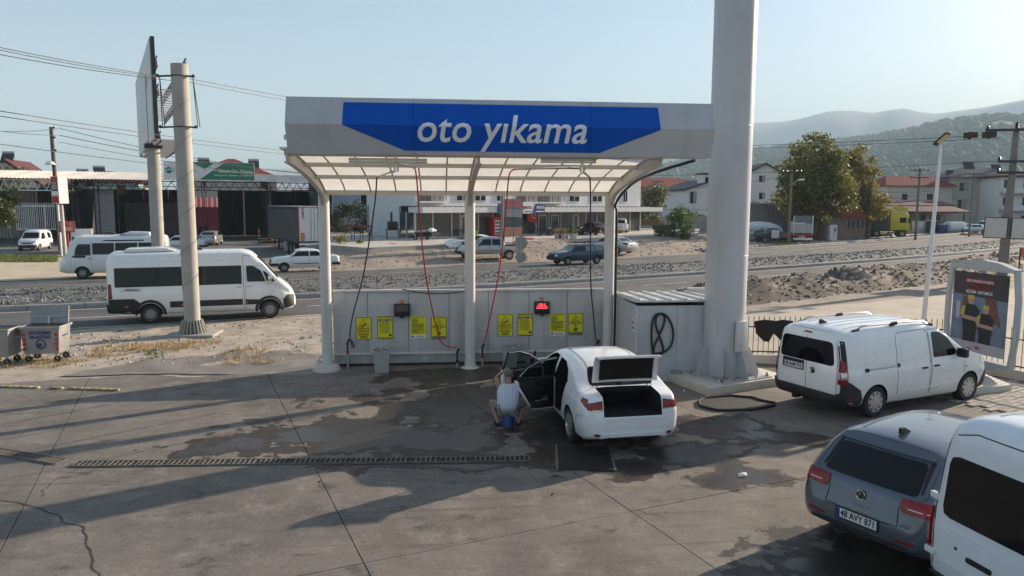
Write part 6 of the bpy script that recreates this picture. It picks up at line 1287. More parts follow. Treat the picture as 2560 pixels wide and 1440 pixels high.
ws = frame('car_workshop','open fronted workshop hall with corrugated roof and steel trusses','workshop',A - Vector((math.cos(WANG),math.sin(WANG),0)) * 14,WANG)
WL = 47.5; WD = 15.; EZ = 6.75; RZ = 8.0; SOOT = mat('sooty_steel',(.035,.03,.028),.8,var=.4); TIN = mat('grey_corrugated',(.40,.375,.35),.5,metal=.2,var=.2,scale=.8); TIN_SHADE = mat('shade_dark_corrugated',(.045,.042,.04),.7,var=.3,scale=.8); TINP = mat('pale_corrugated',(.55,.50,.45),.5,var=.15,scale=.7)  # near-black corrugated sheet: the hall's inner shade put into its colour
sl_ = math.atan2(RZ - EZ,WD); SLN = math.hypot(WD,RZ - EZ) + .6
for i in range(19): corrugated('roof_sheet',2.5,SLN,TINP if i < 11 else TIN,ws,(i * 2.5,-.6,EZ - .05 + (i % 2) * .02),(sl_,0,0),.36,.06)
cols = [1,9.5,20.5,22.5,33.0,39.8,46.5]
for x in cols: column(ws,(x,0,0),EZ - .2,.22,SOOT)
truss(ws,(13.2,-.15,EZ - 1.25),(20.5,-.15,EZ - 1.25),1.05,9,WHITEP,.06,'white_truss'); truss(ws,(0,-.15,EZ - 1.25),(13.1,-.15,EZ - 1.25),1.05,14,WHITEP,.06,'white_truss')
truss(ws,(20.6,0,EZ - 1.1),(40,0,EZ - 1.1),.95,18,SOOT,.06); truss(ws,(40,0,EZ - 1.0),(WL,0,EZ - 1.0),.85,9,SOOT,.06); truss(ws,(20.6,7,EZ - .6),(WL,7,EZ - .6),.9,16,SOOT,.05)
for x in (20.5,27,33,39.8): truss(ws,(x,0,EZ - 1.0),(x,WD - .3,EZ - .4),.8,9,SOOT,.05)
# back and side walls, with gaps, raised and closed to darken the hall
ox0,ox1 = onp(ws,486,560,WD)[0],onp(ws,547,560,WD)[0]
for xa_,xb_ in ((0,ox0),(ox1,WL)):
    k = max(1,round((xb_ - xa_) / 3.0)); wk = (xb_ - xa_) / k
    for i in range(k): corrugated('wall_sheet',wk - .02,6.0 if xa_ + i * wk < 19 else 5.9,TIN_SHADE if xa_ + i * wk > 14 else TIN,ws,(xa_ + i * wk,WD,0),(R(90),0,0),.3,.04)
for k in range(3): corrugated('side_sheet',4.6,5.6,TIN_SHADE,ws,(39.9,.5 + k * 4.7,0),(R(90),0,R(90)),.3,.04)
for k in range(2): corrugated('darkening_partition',5.8,5.2,TIN_SHADE,ws,(20.6,1.2 + k * 5.9,0),(R(90),0,R(90)),.3,.04)  # partitions added inside to darken the hall
for x in (17.5,23.0,26.5,30.3): corrugated('skylight_sheet',1.0,1.1,mat('yellow_fibreglass',(.50,.40,.20),.5,var=.2),ws,(x,WD - 1.2,5.3),(R(90),0,0),.2,.03)
x0,z0 = onp(ws,236,466,1.5); x1,z1 = onp(ws,290,600,1.5); box('hanging_panel',((x0 + x1) / 2,1.5,2.9),(x1 - x0,.08,5.6),mat('pale_board',(.30,.30,.29),.7,var=.1),ws)
x0,z0 = onp(ws,310,500,9); x1,z1 = onp(ws,455,580,9); 
for k in range(4): corrugated('inner_sheet',(x1 - x0) / 4 - .02,4.2,mat('light_grey_sheet',(.13,.128,.122),.6,var=.15),ws,(x0 + (x1 - x0) * k / 4,9,.1),(R(90),0,0),.25,.03)
# white barred gate panel hung on the yard front
gt = frame('barred_gate','white barred gate panel raised above the parked van','gate',ws.location,WANG); gx0,gz0 = onp(gt,38,512,-.4); gx1,gz1 = onp(gt,143,573,-.4); gz0,gz1 = max(gz0,gz1),min(gz0,gz1)
for z in (gz0 - .12,gz1): box('rail',((gx0 + gx1) / 2,-.4,z),(gx1 - gx0,.07,.1),WHITEP,gt)
n = 22
for k in range(n + 1): MB().cyl((gx0 + (gx1 - gx0) * k / n,-.4,gz1),(gx0 + (gx1 - gx0) * k / n,-.4,gz0 + .22),.028,n=6).build('bar',WHITEP,gt)
for x in (gx0 + (gx1 - gx0) * .72,gx1): box('gate_post',(x,-.4,(gz1 + gz0) / 2),(.1,.1,gz0 - gz1 + .1),WHITEP,gt)
# roof sign
sg = frame('roof_sign','long green and white sign on the workshop roof','sign',ws.location,WANG); yy = -.75; x0,z0 = onp(sg,410,447,yy); x1,z1 = onp(sg,636,403,yy); z0 = EZ + .02; z1 = z0 + 1.95; W_ = x1 - x0
box('board',((x0 + x1) / 2,yy,(z0 + z1) / 2),(W_,.12,z1 - z0),WHITEP,sg); GRS = mat('sign_green',(.02,.20,.10),.45); xa = lambda f: x0 + W_ * f
MB().prism([(xa(.38),z0 + .04),(xa(.52),z0 + 1.0),(xa(.66),z1 - .04),(xa(.99),z1 - .04),(xa(.99),z0 + .04)],'y',yy - .085,yy - .062).build('green_field',GRS,sg); MB().prism([(xa(.30),z1 - .04),(xa(.56),z1 - .04),(xa(.44),z0 + 1.2)],'y',yy - .085,yy - .062).build('green_field',GRS,sg)
text('print','Güven Oto Yıkama',.5,WHITEP,sg,(xa(.78),yy - .09,z0 + 1.0),width=W_ * .38,bold=.015); text('print','Süleyman Ayebe - 0 534 64',.3,WHITEP,sg,(xa(.76),yy - .09,z0 + .55),width=W_ * .43,bold=.01); text('print','Castrol',.75,mat('sign_grey',(.42,.44,.45),.5),sg,(xa(.22),yy - .075,z0 + 1.0),width=W_ * .24,bold=.01)
MB().cyl((xa(.055),yy - .09,z0 + 1.0),(xa(.055),yy - .06,z0 + 1.0),.34,n=20).build('logo',GRS,sg); MB().tube([(xa(.055) - .3,yy - .1,z0 + .95),(xa(.055),yy - .1,z0 + 1.08),(xa(.055) + .32,yy - .1,z0 + 1.02)],.07,6).build('logo_stroke',WHITEP,sg)
# pink kiosk with striped roof behind the opening
kx,kz = onp(ws,517,560,WD + 3); kk = frame('pink_kiosk','small pink hut with red striped roof seen through the workshop','hut',ws.matrix_basis @ Vector((0,0,0)) if False else ws.location + Matrix.Rotation(WANG,3,'Z') @ Vector((kx,WD + 3,0)),WANG)
box('wall',(0,1,1.9),(4.2,2,3.8),mat('pink_render',(.42,.12,.22),.8),kk); STR = [mat('roof_red',(.40,.05,.045),.6),mat('roof_pink',(.62,.36,.32),.6)]
for k in range(14): box('roof_stripe',(-2.2 + k * .33,.1,4.35),(.33,2.4,.06),STR[k % 2],kk,rx=R(32))
# things inside: workbench, people, motorbike shapes
def lumber(name,label,p,rz,n,m,ln,cat):
    t = thing(name,label,cat,p,rz)
    for k in range(n): box('plank',(rnd(-.2,.2),(k % 4) * .22 - .3,.06 + .1 * (k // 4)),(ln * rnd(.8,1),.18,.07),m,t,rz=rnd(-.06,.06))
p = gd(480,79); t = thing('workbench','dark workbench with tools inside the workshop','workbench',p + Vector((-9,2,0)),WANG); box('top',(0,0,.9),(6,.8,.1),SOOT,t)
for x in (-2.8,0,2.8): box('leg',(x,0,.42),(.12,.6,.84),SOOT,t)
p = gd(690,80); lumber('timber_pile','pile of planks beside the trailer',(p.x,p.y,.02),.3,10,mat('brown_timber',(.20,.12,.06),.8,var=.3),3.2,'timber'); t = thing('wooden_chair','wooden bench frame beside the trailer','bench',gd(668,78),.4); box('seat',(0,0,.6),(1.8,.6,.08),mat('orange_timber',(.36,.20,.09),.7),t); box('backrest',(-.8,0,1.1),(.08,.6,1.0),mat('orange_timber',(.36,.20,.09),.7),t)
for x in (-.8,.8): box('leg',(x,0,.28),(.08,.5,.56),SOOT,t)
# ---- trailer
TR = [gd(748,60),gd(662,73.5)]; tv = (TR[1] - TR[0]).normalized(); tang = math.atan2(tv.y,tv.x); tl = frame('lorry_trailer','dark curtain sided lorry trailer with white rear doors','trailer',TR[0] + Vector((math.sin(tang),-math.cos(tang),0)) * 1.28,tang); TLN = 13.2; CURT = mat('dark_curtain',(.055,.056,.06),.5,var=.2,scale=.8)
box('curtain',(TLN / 2 + .04,1.265,2.45),(TLN - .1,.04,2.6),CURT,tl); box('curtain',(TLN / 2 + .04,-1.265,2.45),(TLN - .1,.04,2.6),CURT,tl); box('roof',(TLN / 2,0,4.02),(TLN,2.52,.06),mat('trailer_roof',(.62,.60,.57),.5),tl); box('roof_rail',(TLN / 2,1.27,3.9),(TLN,.06,.24),BLACK,tl); box('chassis',(TLN / 2,0,1.05),(TLN,2.4,.18),BLACK,tl); box('front_wall',(TLN - .03,0,2.5),(.06,2.5,2.9),WHITEP,tl); box('load_floor',(TLN / 2,0,1.18),(TLN - .2,2.45,.08),DARK,tl)
for y in (-.62,.62): dr_ = box('rear_door',(-.03,y,2.58),(.06,1.2,2.72),mat('trailer_white',(.66,.66,.65),.4,var=.04),tl); box('locking_bar',(-.05,-.35 if y > 0 else .35,0),(.03,.04,2.6),GALV,dr_); box('warning_panel',(-.05,.35 if y > 0 else -.35,-1.0),(.02,.28,.62),REDP,dr_); box('yellow_panel',(-.062,.35 if y > 0 else -.35,-1.0),(.01,.18,.5),mat('reflective_yellow',(.55,.33,.02),.4),dr_); text('door_logo','SCHMITZ',.22,BLUEP,dr_,(-.05,.3,.9),(R(90),R(90),R(-90)),bold=.02)
for a_,d_ in (((-.03,1.25,2.6),(.07,.06,2.8)),((-.03,-1.25,2.6),(.07,.06,2.8)),((-.03,0,3.97),(.07,2.5,.06))): box('door_frame',a_,d_,REDP,tl)
box('rear_beam',(-.02,0,.98),(.1,2.5,.2),WHITEP,tl); bb_ = box('bumper',(-.02,0,.62),(.1,2.4,.3),WHITEP,tl); text('print','SCHMITZ',.28,BLACKP,bb_,(-.06,0,0),(R(90),0,R(-90)),bold=.03)
for y in (-1.0,1.0): box('tail_light',(-.08,y,.85),(.05,.36,.14),REDG,tl)
wheels(tl,[1.6,2.95,4.3],2.3,.5,.35,'steel'); box('landing_leg',(10.2,.9,.55),(.12,.12,1.0),BLACK,tl)
# ---- white box pickup in the yard
p = gd(205,64.5); t = thing('box_pickup','white box pickup parked beside the price sign in the yard','pickup',p,R(-70)); box('cargo_box',(-1.2,0,1.25),(1.9,1.6,1.4),PWHITED,t,bevel=.03); SPX = dict(L=2.6,wb=1.75,ro=.15,r=.29,tumble=.25,arch=1.2,rim='steel',top=[(0,1.3),(.1,1.38),(.9,1.4),(1.4,1.05),(1.6,.98),(2.4,.88),(2.6,.7)],belt=[(0,.9),(1.4,.9),(2.6,.65)],bot=[(0,.3),(2.6,.34)],w=[(0,.76),(2.3,.78),(2.6,.7)])
me = loft(SPX,30,'cab'); o = link_mesh('cab',me,PWHITED,t,smooth=40); o.location = (1.0,0,0); box('windscreen',(1.05,0,1.18),(.5,1.2,.02),GLASS,t,ry=R(38)); box('front_bumper',(2.32,0,.45),(.08,1.5,.2),MOULD,t); box('number_plate',(2.37,0,.45),(.02,.5,.12),PLATEW,t)
for y in (-.5,.5): box('headlight',(2.28,y,.72),(.05,.3,.16),CLEARG,t)
wheels(t,[-1.3,1.5],1.4,.29,.18,'steel')
# ---- price sign
p = gp(163,640); ps = frame('price_sign','leaning grey price board on a tall pole at the yard entrance','sign',p,R(14)); ps.rotation_euler = (0,R(-1.2),R(-28)); hb = hz(163,509,p); ht = hz(150,441,p)
MB().cyl((0,0,0),(0,0,hb + .2),.16,.14,12).build('pole',CONCL,ps,smooth=35); MB().cyl((-.55,.1,0),(-.55,.1,hb + .3),.09,n=10).build('side_post',WHITEP,ps); bx = box('cabinet',(-.05,0,(hb + ht) / 2),(.85,.8,ht - hb),mat('sign_cabinet',(.60,.61,.62),.5),ps); h2 = ht - hb
for z,hh_,mm in ((.40,.17,REDP),(.17,.25,WHITEP),(0.0,.06,BLACKP),(-.12,.14,WHITEP),(-.35,.24,REDP)): box('display_panel',(0,-.415,z * h2),(.7,.03,hh_ * h2),mm,bx)
text('print','88',.8,BLACKP,bx,(0,-.44,.17 * h2),bold=.01)
rs = frame('red_notice','red notice with white crescents behind the price pole','sign',p + Vector((.1,.35,0)),R(14)); zz = hz(163,567,p); box('board',(0,0,zz),(1.15,.05,.9),mat('faded_red',(.45,.09,.08),.6),rs)
for x in (-.36,.36): MB().tube([(x + .12 * math.cos(a_),-.04,zz + .2 + .12 * math.sin(a_)) for a_ in [R(50) + R(260) * k / 12 for k in range(13)]],.025,5).build('crescent',WHITEP,rs)
for z in (-.1,-.25): box('print_line',(0,-.03,zz + z),(.8,.02,.06),WHITEP,rs)
MB().cyl((.05,0,0),(.05,0,zz - .4),.05,n=8).build('post',REDP,rs)
p2 = gp(192,612); tag(MB().cyl(p2,p2 + Vector((-.15,0,2.4)),.07,n=8).build('white_post',WHITEP),'short leaning white post in front of the workshop','post')
# ---- trees
LEAFS = []
def leaf_cloud(name,m,clusters,n,size,parent,seed=1,flat=.5):
    """many leaf sized faces spread through uneven clumps: (centre, radii) list"""
    rr = random.Random(seed); V = []; F = []; vol = [c_[1][0] * c_[1][1] * c_[1][2] for c_ in clusters]; tot = sum(vol)
    for (c_,rad),v_ in zip(clusters,vol):
        k = int(n * v_ / tot) + 6
        for i in range(k):
            a,u,r = rr.uniform(0,6.283),rr.uniform(-1,1),rr.random() ** .42; s = math.sqrt(1 - u * u); p = Vector(c_) + Vector((rad[0] * r * s * math.cos(a),rad[1] * r * s * math.sin(a),rad[2] * r * u)) * rr.uniform(.8,1.12)
            nn = Vector((rr.gauss(0,1),rr.gauss(0,1),rr.gauss(0,1) + .4)).normalized(); x = nn.orthogonal().normalized(); x.rotate(Matrix.Rotation(rr.uniform(0,6.28),3,nn)); y = nn.cross(x); q = size * rr.uniform(.6,1.4); j = len(V)
            V += [p + x * q,p + y * q * .5,p - x * q * .8,p - y * q * .55]; F.append((j,j + 1,j + 2,j + 3))
    me = bpy.data.meshes.new(name); me.from_pydata([tuple(v_) for v_ in V],[],F); return link_mesh(name,me,m,parent)
def leafmat(name,c1,c2,sc=.5):
    if name in MATS: return MATS[name]
    m = mat(name,c1,.6,var=.25,scale=sc,space='World',c2=c2); n,l = m.node_tree.nodes,m.node_tree.links; b = n['Principled BSDF']; src = b.inputs['Base Color'].links[0].from_socket; t = n.new('ShaderNodeBsdfTranslucent'); l.new(src,t.inputs[0]); x = n.new('ShaderNodeMixShader'); x.inputs[0].default_value = .38; l.new(b.outputs[0],x.inputs[1]); l.new(t.outputs[0],x.inputs[2]); l.new(x.outputs[0],n['Material Output'].inputs[0]); return m
BARK = mat('bark',(.12,.09,.065),.9,var=.3,bump=.4)
def tree(name,label,base,h,rx,rz_,n,size,m,seed,trunk=.18,cat='tree',clumps=9,group=None,bare=.35):
    rr = random.Random(seed); t = thing(name,label,cat,base,rr.uniform(0,6),group); b = MB(); top = Vector((0,0,h * bare + rz_ * .5)); b.tube([(0,0,-.1),(.05,.02,h * bare * .6),top * .8,top],[trunk,trunk * .8,trunk * .6,trunk * .3],8); cl = []
    for k in range(clumps):
        a = 6.283 * k / clumps * 1.618; q = rr.uniform(.25,.72); zc = h - rz_ + rz_ * rr.uniform(-.75,.72); f = math.sqrt(max(.1,1 - ((zc - (h - rz_)) / rz_) ** 2)); c_ = (rx * q * f * math.cos(a),rx * q * f * math.sin(a),zc); s = rr.uniform(.32,.52); cl.append((c_,(rx * s,rx * s,rz_ * s * .9))); b.tube([(0,0,h * bare),Vector(c_) * .55 + Vector((0,0,h * bare * .4)),c_],[trunk * .45,trunk * .25,trunk * .08],5)
    b.build('trunk',BARK,t,smooth=40); leaf_cloud('crown',m,cl,n,size,t,seed); return t
OLIVE = leafmat('olive_leaves',(.10,.115,.06),(.19,.19,.11)); CITR = leafmat('citrus_leaves',(.05,.075,.02),(.15,.155,.045)); DKG = leafmat('dark_leaves',(.022,.04,.014),(.055,.08,.028))
p = gd(-12,57); tree('citrus_tree','dark leafy tree in front of the yard at the left edge',p,5.6,2.4,2.1,2600,.16,CITR,3,.16)
p = gd(30,100); tree('olive_tree','large grey green olive tree behind the workshop roof at the left',p,9.0,5.2,3.2,2200,.28,OLIVE,5)
p = gd(160,112); tree('olive_tree','small olive tree showing over the workshop roof behind the wooden pole',p,8.3,4.6,2.4,1300,.28,OLIVE,6)
p = gd(-30,96); tree('leafy_tree','bright green tree top at the left edge above the roof',p,12.5,3,3,900,.3,CITR,8)
p = gd(740,108); tree('leafy_tree','green tree between the houses behind the trailer',p,6.2,2.6,2.4,900,.25,CITR,9)
for k,(px,dd) in enumerate(((250,104),(345,104),(420,102),(60,99))): tree('leafy_tree',('bushy tree seen through the workshop behind the pale panel','bushy tree seen through the middle of the workshop','bushy tree seen through the workshop beside the billboard pole','bushy tree behind the gated yard')[k],gd(px,dd),5.8,3.2,2.8,700,.3,CITR,20 + k)
# ---- houses behind
TILE = mat('red_roof_tile',(.24,.045,.028),.8,var=.3,scale=1.5,bump=.5,bscale=12); TILEM = mat('maroon_roof',(.10,.022,.022),.7,var=.2)
def hip_house(name,label,p,rz,w_,d_,hw_,hr,wall,roofm,windows=(),over=.6,ridge=.35,cat='house'):
    t = thing(name,label,cat,p,rz); box('wall',(0,0,hw_ / 2),(w_,d_,hw_),wall,t); b = MB(); W,D = w_ / 2 + over,d_ / 2 + over; r = w_ * ridge
    b.add([(-W,-D,hw_),(W,-D,hw_),(W,D,hw_),(-W,D,hw_),(-r,0,hw_ + hr),(r,0,hw_ + hr),(-W,-D,hw_ - .15),(W,-D,hw_ - .15),(W,D,hw_ - .15),(-W,D,hw_ - .15)],[(0,1,5,4),(1,2,5),(2,3,4,5),(3,0,4),(6,7,1,0),(7,8,2,1),(8,9,3,2),(9,6,0,3),(9,8,7,6)]); ro = b.build('roof',roofm,t)
    for x,z,ww_,hh_ in windows: wn = box('window',(x,-d_ / 2 - .02,z),(ww_ + .16,.08,hh_ + .16),WHITEP,t); box('pane',(0,-.04,0),(ww_,.04,hh_),GLASS,wn)
    return t,ro
def solar(parent,p,rz=0,s=1.,black=False):
    t = thing('solar_heater',None,None); t.parent = parent; t.location = p; t.rotation_euler = (0,0,rz); b = MB(); b.cyl((-.9 * s,0,1.45 * s),(.9 * s,0,1.45 * s),.28 * s,n=12); b.build('tank',GALV,t,smooth=35); box('collector',(0,-.75 * s,.62 * s),(1.8 * s,.08,1.55 * s),mat('collector_glass',(.03,.03,.035),.15),t,rx=R(-42))
    b = MB()
    for x in (-.75,.75): b.bar((x * s,0,0),(x * s,0,1.4 * s),.05)
    b.bar((-.75 * s,0,.7 * s),(.75 * s,0,.7 * s),.05); b.build('stand',GALV,t)
CREAM = mat('cream_render',(.52,.48,.40),.85,var=.1); MINT = mat('mint_render',(.42,.50,.46),.85,var=.08); BLUEW = mat('pale_blue_render',(.30,.37,.47),.85,var=.06); WREN = mat('white_render',(.66,.66,.65),.85,var=.05); GREYW = mat('grey_render',(.36,.35,.34),.85,var=.12)
p = gd(585,118); t,ro = hip_house('tiled_house','house with red tiled hip roof behind the green sign',p,R(14),13,11,8.2,3.0,CREAM,TILE,ridge=.04)
b = MB(); b.add([(-8.5,-5.2,8.0),(-8.5,4,8.0),(-3,1,10.0),(-3,-6.0,8.0)],[(0,3,2),(0,2,1)]); b.build('side_roof',TILE,t)
solar(ro,(-4.0,-1,9.6),0,.95); solar(ro,(3.3,-.5,9.7),0,.9); MB().cyl((-6.6,-2,8.6),(-6.6,-2,10.6),.28,n=10).build('water_tank',BLUEP,ro)
p = gd(272,116); t,ro = hip_house('maroon_house','low house with maroon metal roof and roof top water heaters',p,R(10),11,9,7.4,1.7,MINT,TILEM,windows=((-3,7.0,.7,.5),(-1.2,7.0,.7,.5)),ridge=.1); solar(ro,(-3.2,0,7.9),.2,.9); solar(ro,(-.9,0,8.4),.3,.9)
p = gd(38,124); t = thing('gabled_house','cream gabled house with dark roof at the left edge','house',p,R(8)); b = MB(); b.prism([(-5.5,0),(5.5,0),(5.5,7.2),(1,10.6),(-5.5,10.6)],'y',-5,5); b.build('wall',CREAM,t); box('roof_slope',(3.6,0,9.1),(6.6,10.8,.25),TILEM,t,ry=R(37)); box('roof_flat',(-2.5,0,10.7),(7.0,10.8,.25),DARK,t)
for k in range(3): solar(t,(-5.2 + k * 2.9,-2,10.8),0,1.0)
# blue house and hedge left of the shops
p = gd(880,100); t,ro = hip_house('blue_house','pale blue house behind the bushes left of the shops',p,R(18),10,8,7.5,1.6,BLUEW,TILEM,windows=((-3.8,5.0,1.1,1.4),(.9,5.0,1.0,1.6),(3.2,5.2,.8,1.0)))
p = gd(790,112); hip_house('grey_house','small grey house with red roof behind the trailer',p,R(10),9,7,4.8,1.5,GREYW,TILE,windows=((-2,3.6,1,1),))
for k,(px,dd,h_,r_) in enumerate(((868,84,4.3,2.3),(905,82,4.6,2.2),(930,84,3.6,1.7),(835,86,3.3,1.8))): tree('garden_shrub',('dark green shrub left of the white shop wall','tall dark green shrub against the blue house','dark shrub touching the white shop wall','low dark shrub behind the trailer')[k],gd(px,dd,.3),h_,r_,h_ * .48,900,.15,DKG,40 + k,.12,'shrub',bare=.12)
# red metal racks and weeds on the bank
REDR = mat('rusty_red_steel',(.20,.035,.025),.7,var=.3)
for k,(px,dd) in enumerate(((882,66),(905,66.5))):
    p = gd(px,dd,.75); t = thing('steel_rack',('left red steel rack on the bank','right red steel rack on the bank')[k],'rack',p,.35,'red steel racks')
    for x in (-.8,.8):
        for y in (-.5,.5): MB().bar((x,y,0),(x,y,1.5),.06).build('leg',DARK,t)
    for y in (-.5,.5): MB().bar((-.95,y,1.5),(.95,y,1.5),.07).build('rail',REDR,t)
    for x in (-.6,-.2,.2,.6): MB().bar((x,-.55,1.55),(x,.55,1.6),.05).build('cross_bar',REDR,t)
WEED = leafmat('yellow_weed',(.16,.17,.045),(.33,.29,.10))
for k,(px,dd,s) in enumerate(((858,61,1.5),(900,62,.9),(845,63,1.2))): tree('weed_clump',('tall yellowish weeds on the bank beside the trailer','small yellowish weed clump below the red racks','weeds at the trailer corner')[k],gd(px,dd,.35),s,s * .55,s * .5,260,.09,WEED,50 + k,.03,'weeds',bare=.02,clumps=5)
b = MB()
for k in range(8): q = gd(rnd(836,860),rnd(60,62),.3); b.add([q + v_ * rnd(.15,.35) for v_ in ROCKV[k % 5][0]],ROCKV[k % 5][1])
tag(b.build('rubble_heap',STONE),'grey rubble below the weeds by the trailer','rubble',kind='stuff')
# ================================================================== SHOPS
C0 = gp(1038,597,1.0); SA = R(35); sp_ = frame('shop_building','white two storey building with a row of glazed shops under a long awning','building',C0,SA)
SLn = onp(sp_,1600,560)[0]; DPT = 9.; SIDE = 8.6
FRW = mat('white_frame',(.68,.68,.67),.5,var=.03); SGL = mat('shop_glass',(.05,.055,.055),.06,spec=.6,var=.25,scale=.4,c2=(.15,.155,.15)); DGREY = mat('dark_grey_door',(.05,.05,.055),.5)
box('upper_wall',(SLn / 2,DPT / 2,5.2),(SLn,DPT,4.2),WREN,sp_); box('side_wall',(.14,SIDE * .66,1.55),(.28,SIDE * .66,3.1),WREN,sp_); box('back_wall',(SLn / 2,DPT - .2,1.5),(SLn,.3,3.2),GREYW,sp_); box('floor',(SLn / 2,DPT / 2,.02),(SLn,DPT,.06),CONCL,sp_); box('ceiling',(SLn / 2,DPT / 2,3.08),(SLn - .1,DPT - .1,.04),WREN,sp_); box('inner_wall',(SLn / 2,3.2,1.5),(SLn - .6,.12,3.0),mat('shop_interior',(.30,.29,.27),.8,var=.25,scale=.4),sp_)
aw = box('awning',(SLn / 2 + .5,-1.0,2.72),(SLn + 2.2,2.4,.5),mat('awning_white',(.66,.65,.64),.6),sp_)
for k in range(int(SLn / .62)): box('awning_slat',(-SLn / 2 + k * .62,.15,.29),(.2,1.7,.07),GREYW,aw,rz=.25)
# ground floor glazing: every pane and mullion a part of its own
edges = [0.05] + [onp(sp_,px,560)[0] for px in (1082,1129,1150,1172,1196,1232,1256,1300,1340,1372,1402,1432,1446,1464,1492,1520,1550,1575)] + [SLn]
for i,(a,c_) in enumerate(zip(edges,edges[1:])):
    if c_ - a < .3: continue
    dark = i in (6,7); box('shop_pane',((a + c_) / 2,.06,1.25),(c_ - a - .1,.04,2.35),DGREY if dark else SGL,sp_); box('mullion',(c_,.02,1.25),(.1,.12,2.5),FRW,sp_)
    if i in (3,9,10,12): 
        for sx in (-1,1): box('door_stile',((a + c_) / 2 + sx * (c_ - a) * .3,-.01,1.1),(.08,.04,2.2),FRW,sp_)
        box('door_head',((a + c_) / 2,-.01,2.1),((c_ - a) * .6,.04,.16),FRW,sp_)
box('top_rail',(SLn / 2,.02,2.46),(SLn,.13,.1),FRW,sp_); box('bottom_rail',(SLn / 2,.02,.06),(SLn,.13,.1),FRW,sp_); box('corner_post',(.0,0,1.25),(.16,.16,2.5),FRW,sp_)
for y0,y1 in ((.1,1.5),(1.55,2.75)): box('side_pane',(.05,(y0 + y1) / 2,1.25),(.04,y1 - y0,2.35),SGL,sp_); box('side_mullion',(.02,y1 + .02,1.25),(.12,.1,2.5),FRW,sp_)
def opening(px0,px1,kind):
    x0 = onp(sp_,px0,490)[0]; x1 = onp(sp_,px1,490)[0]; xm = (x0 + x1) / 2; W = x1 - x0
    if kind == 'w':
        wn = box('window',(xm,-.02,4.25),(W,.1,1.4),FRW,sp_)
        for sx in (-1,1): box('pane',(sx * W / 4,-.045,0),(W / 2 - .14,.04,1.24),GLASS,wn)
    else:
        bk = box('balcony_recess',(xm,-.012,4.55),(W,.05,2.1),mat('recess_grey',(.30,.30,.30),.8),sp_)
        for f in (-.36,-.12): box('balcony_door',(W * f,-.04,0),(W * .2,.05,2.0),DGREY,bk)
        box('balcony_sill',(0,-.25,-1.1),(W + .3,.6,.14),FRW,bk)
        for z in (-.25,-.45,-.65): box('railing',(W * .22,-.5,z),(W * .5,.04,.04),DARK,bk)
        for f in (-.02,.22,.46): box('railing_post',(W * f,-.5,-.55),(.05,.05,.8),DARK,bk)
for a,c_,kd in ((1046,1110,'b'),(1140,1172,'w'),(1186,1214,'w'),(1240,1262,'w'),(1290,1340,'b'),(1344,1404,'b'),(1422,1448,'w'),(1480,1505,'w'),(1557,1568,'w')): opening(a,c_,kd)
x,z = onp(sp_,1441,483,-.1); box('for_rent_notice',(x,-.12,z),(.55,.02,.75),mat('notice_yellow',(.62,.62,.03),.5),sp_)
# shop signs
def shopsign(px0,px1,label,parts):
    t = frame('shop_sign',label,'sign',C0,SA); x0 = onp(t,px0,520,-2.3)[0]; x1 = onp(t,px1,520,-2.3)[0]; parts(t,x0,x1)
def s1(t,x0,x1): box('board',((x0 + x1) / 2,-2.28,2.85),(x1 - x0,.1,1.0),BLUEP,t); text('print','Is',.8,WHITEP,t,(x0 + .55,-2.35,2.85),bold=.02)
def s2(t,x0,x1):
    W = x1 - x0; box('board',((x0 + x1) / 2,-2.28,2.85),(W,.1,1.0),WHITEP,t); MB().prism([(x0 + W * .45,2.36),(x0 + W * .6,3.34),(x1,3.34),(x1,2.36)],'y',-2.36,-2.335).build('blue_field',BLUEP,t); text('print','METRO',.42,BLACKP,t,(x0 + W * .30,-2.36,2.95),width=W * .3,bold=.02); text('print','MURAT',.42,WHITEP,t,(x0 + W * .8,-2.38,2.95),width=W * .32,bold=.02); MB().cyl((x0 + W * .09,-2.36,2.95),(x0 + W * .09,-2.335,2.95),.2,n=14).build('logo',REDP,t); box('print_line',(x0 + W * .26,-2.35,2.55),(W * .3,.02,.08),BLACKP,t); box('print_line',(x0 + W * .78,-2.37,2.55),(W * .34,.02,.08),WHITEP,t)
shopsign(1245,1301,'dark blue shop sign partly hidden by the sign tower',s1); shopsign(1303,1361,'white and blue shop sign on the awning',s2)
fl = frame('flag','red flag with white crescent hanging on the shop front','flag',C0,SA); x,z = onp(fl,1331,539,-.6); b = MB(); n = 8
b.add([(x - .75 + 1.5 * i / n,-.6 + .08 * math.sin(i * 1.7),z + (.55 if j else -.55) - .04 * i * (1 - j)) for j in (0,1) for i in range(n + 1)],[(i,i + 1,n + 2 + i,n + 1 + i) for i in range(n)]); b.build('cloth',REDP,fl); MB().tube([(x + .1 + .27 * math.cos(a_),-.72,z + .27 * math.sin(a_)) for a_ in [R(40) + R(280) * k / 14 for k in range(15)]],.05,5).build('crescent',WHITEP,fl); MB().ball((x + .3,-.72,z),.08,6,4).build('star',WHITEP,fl)
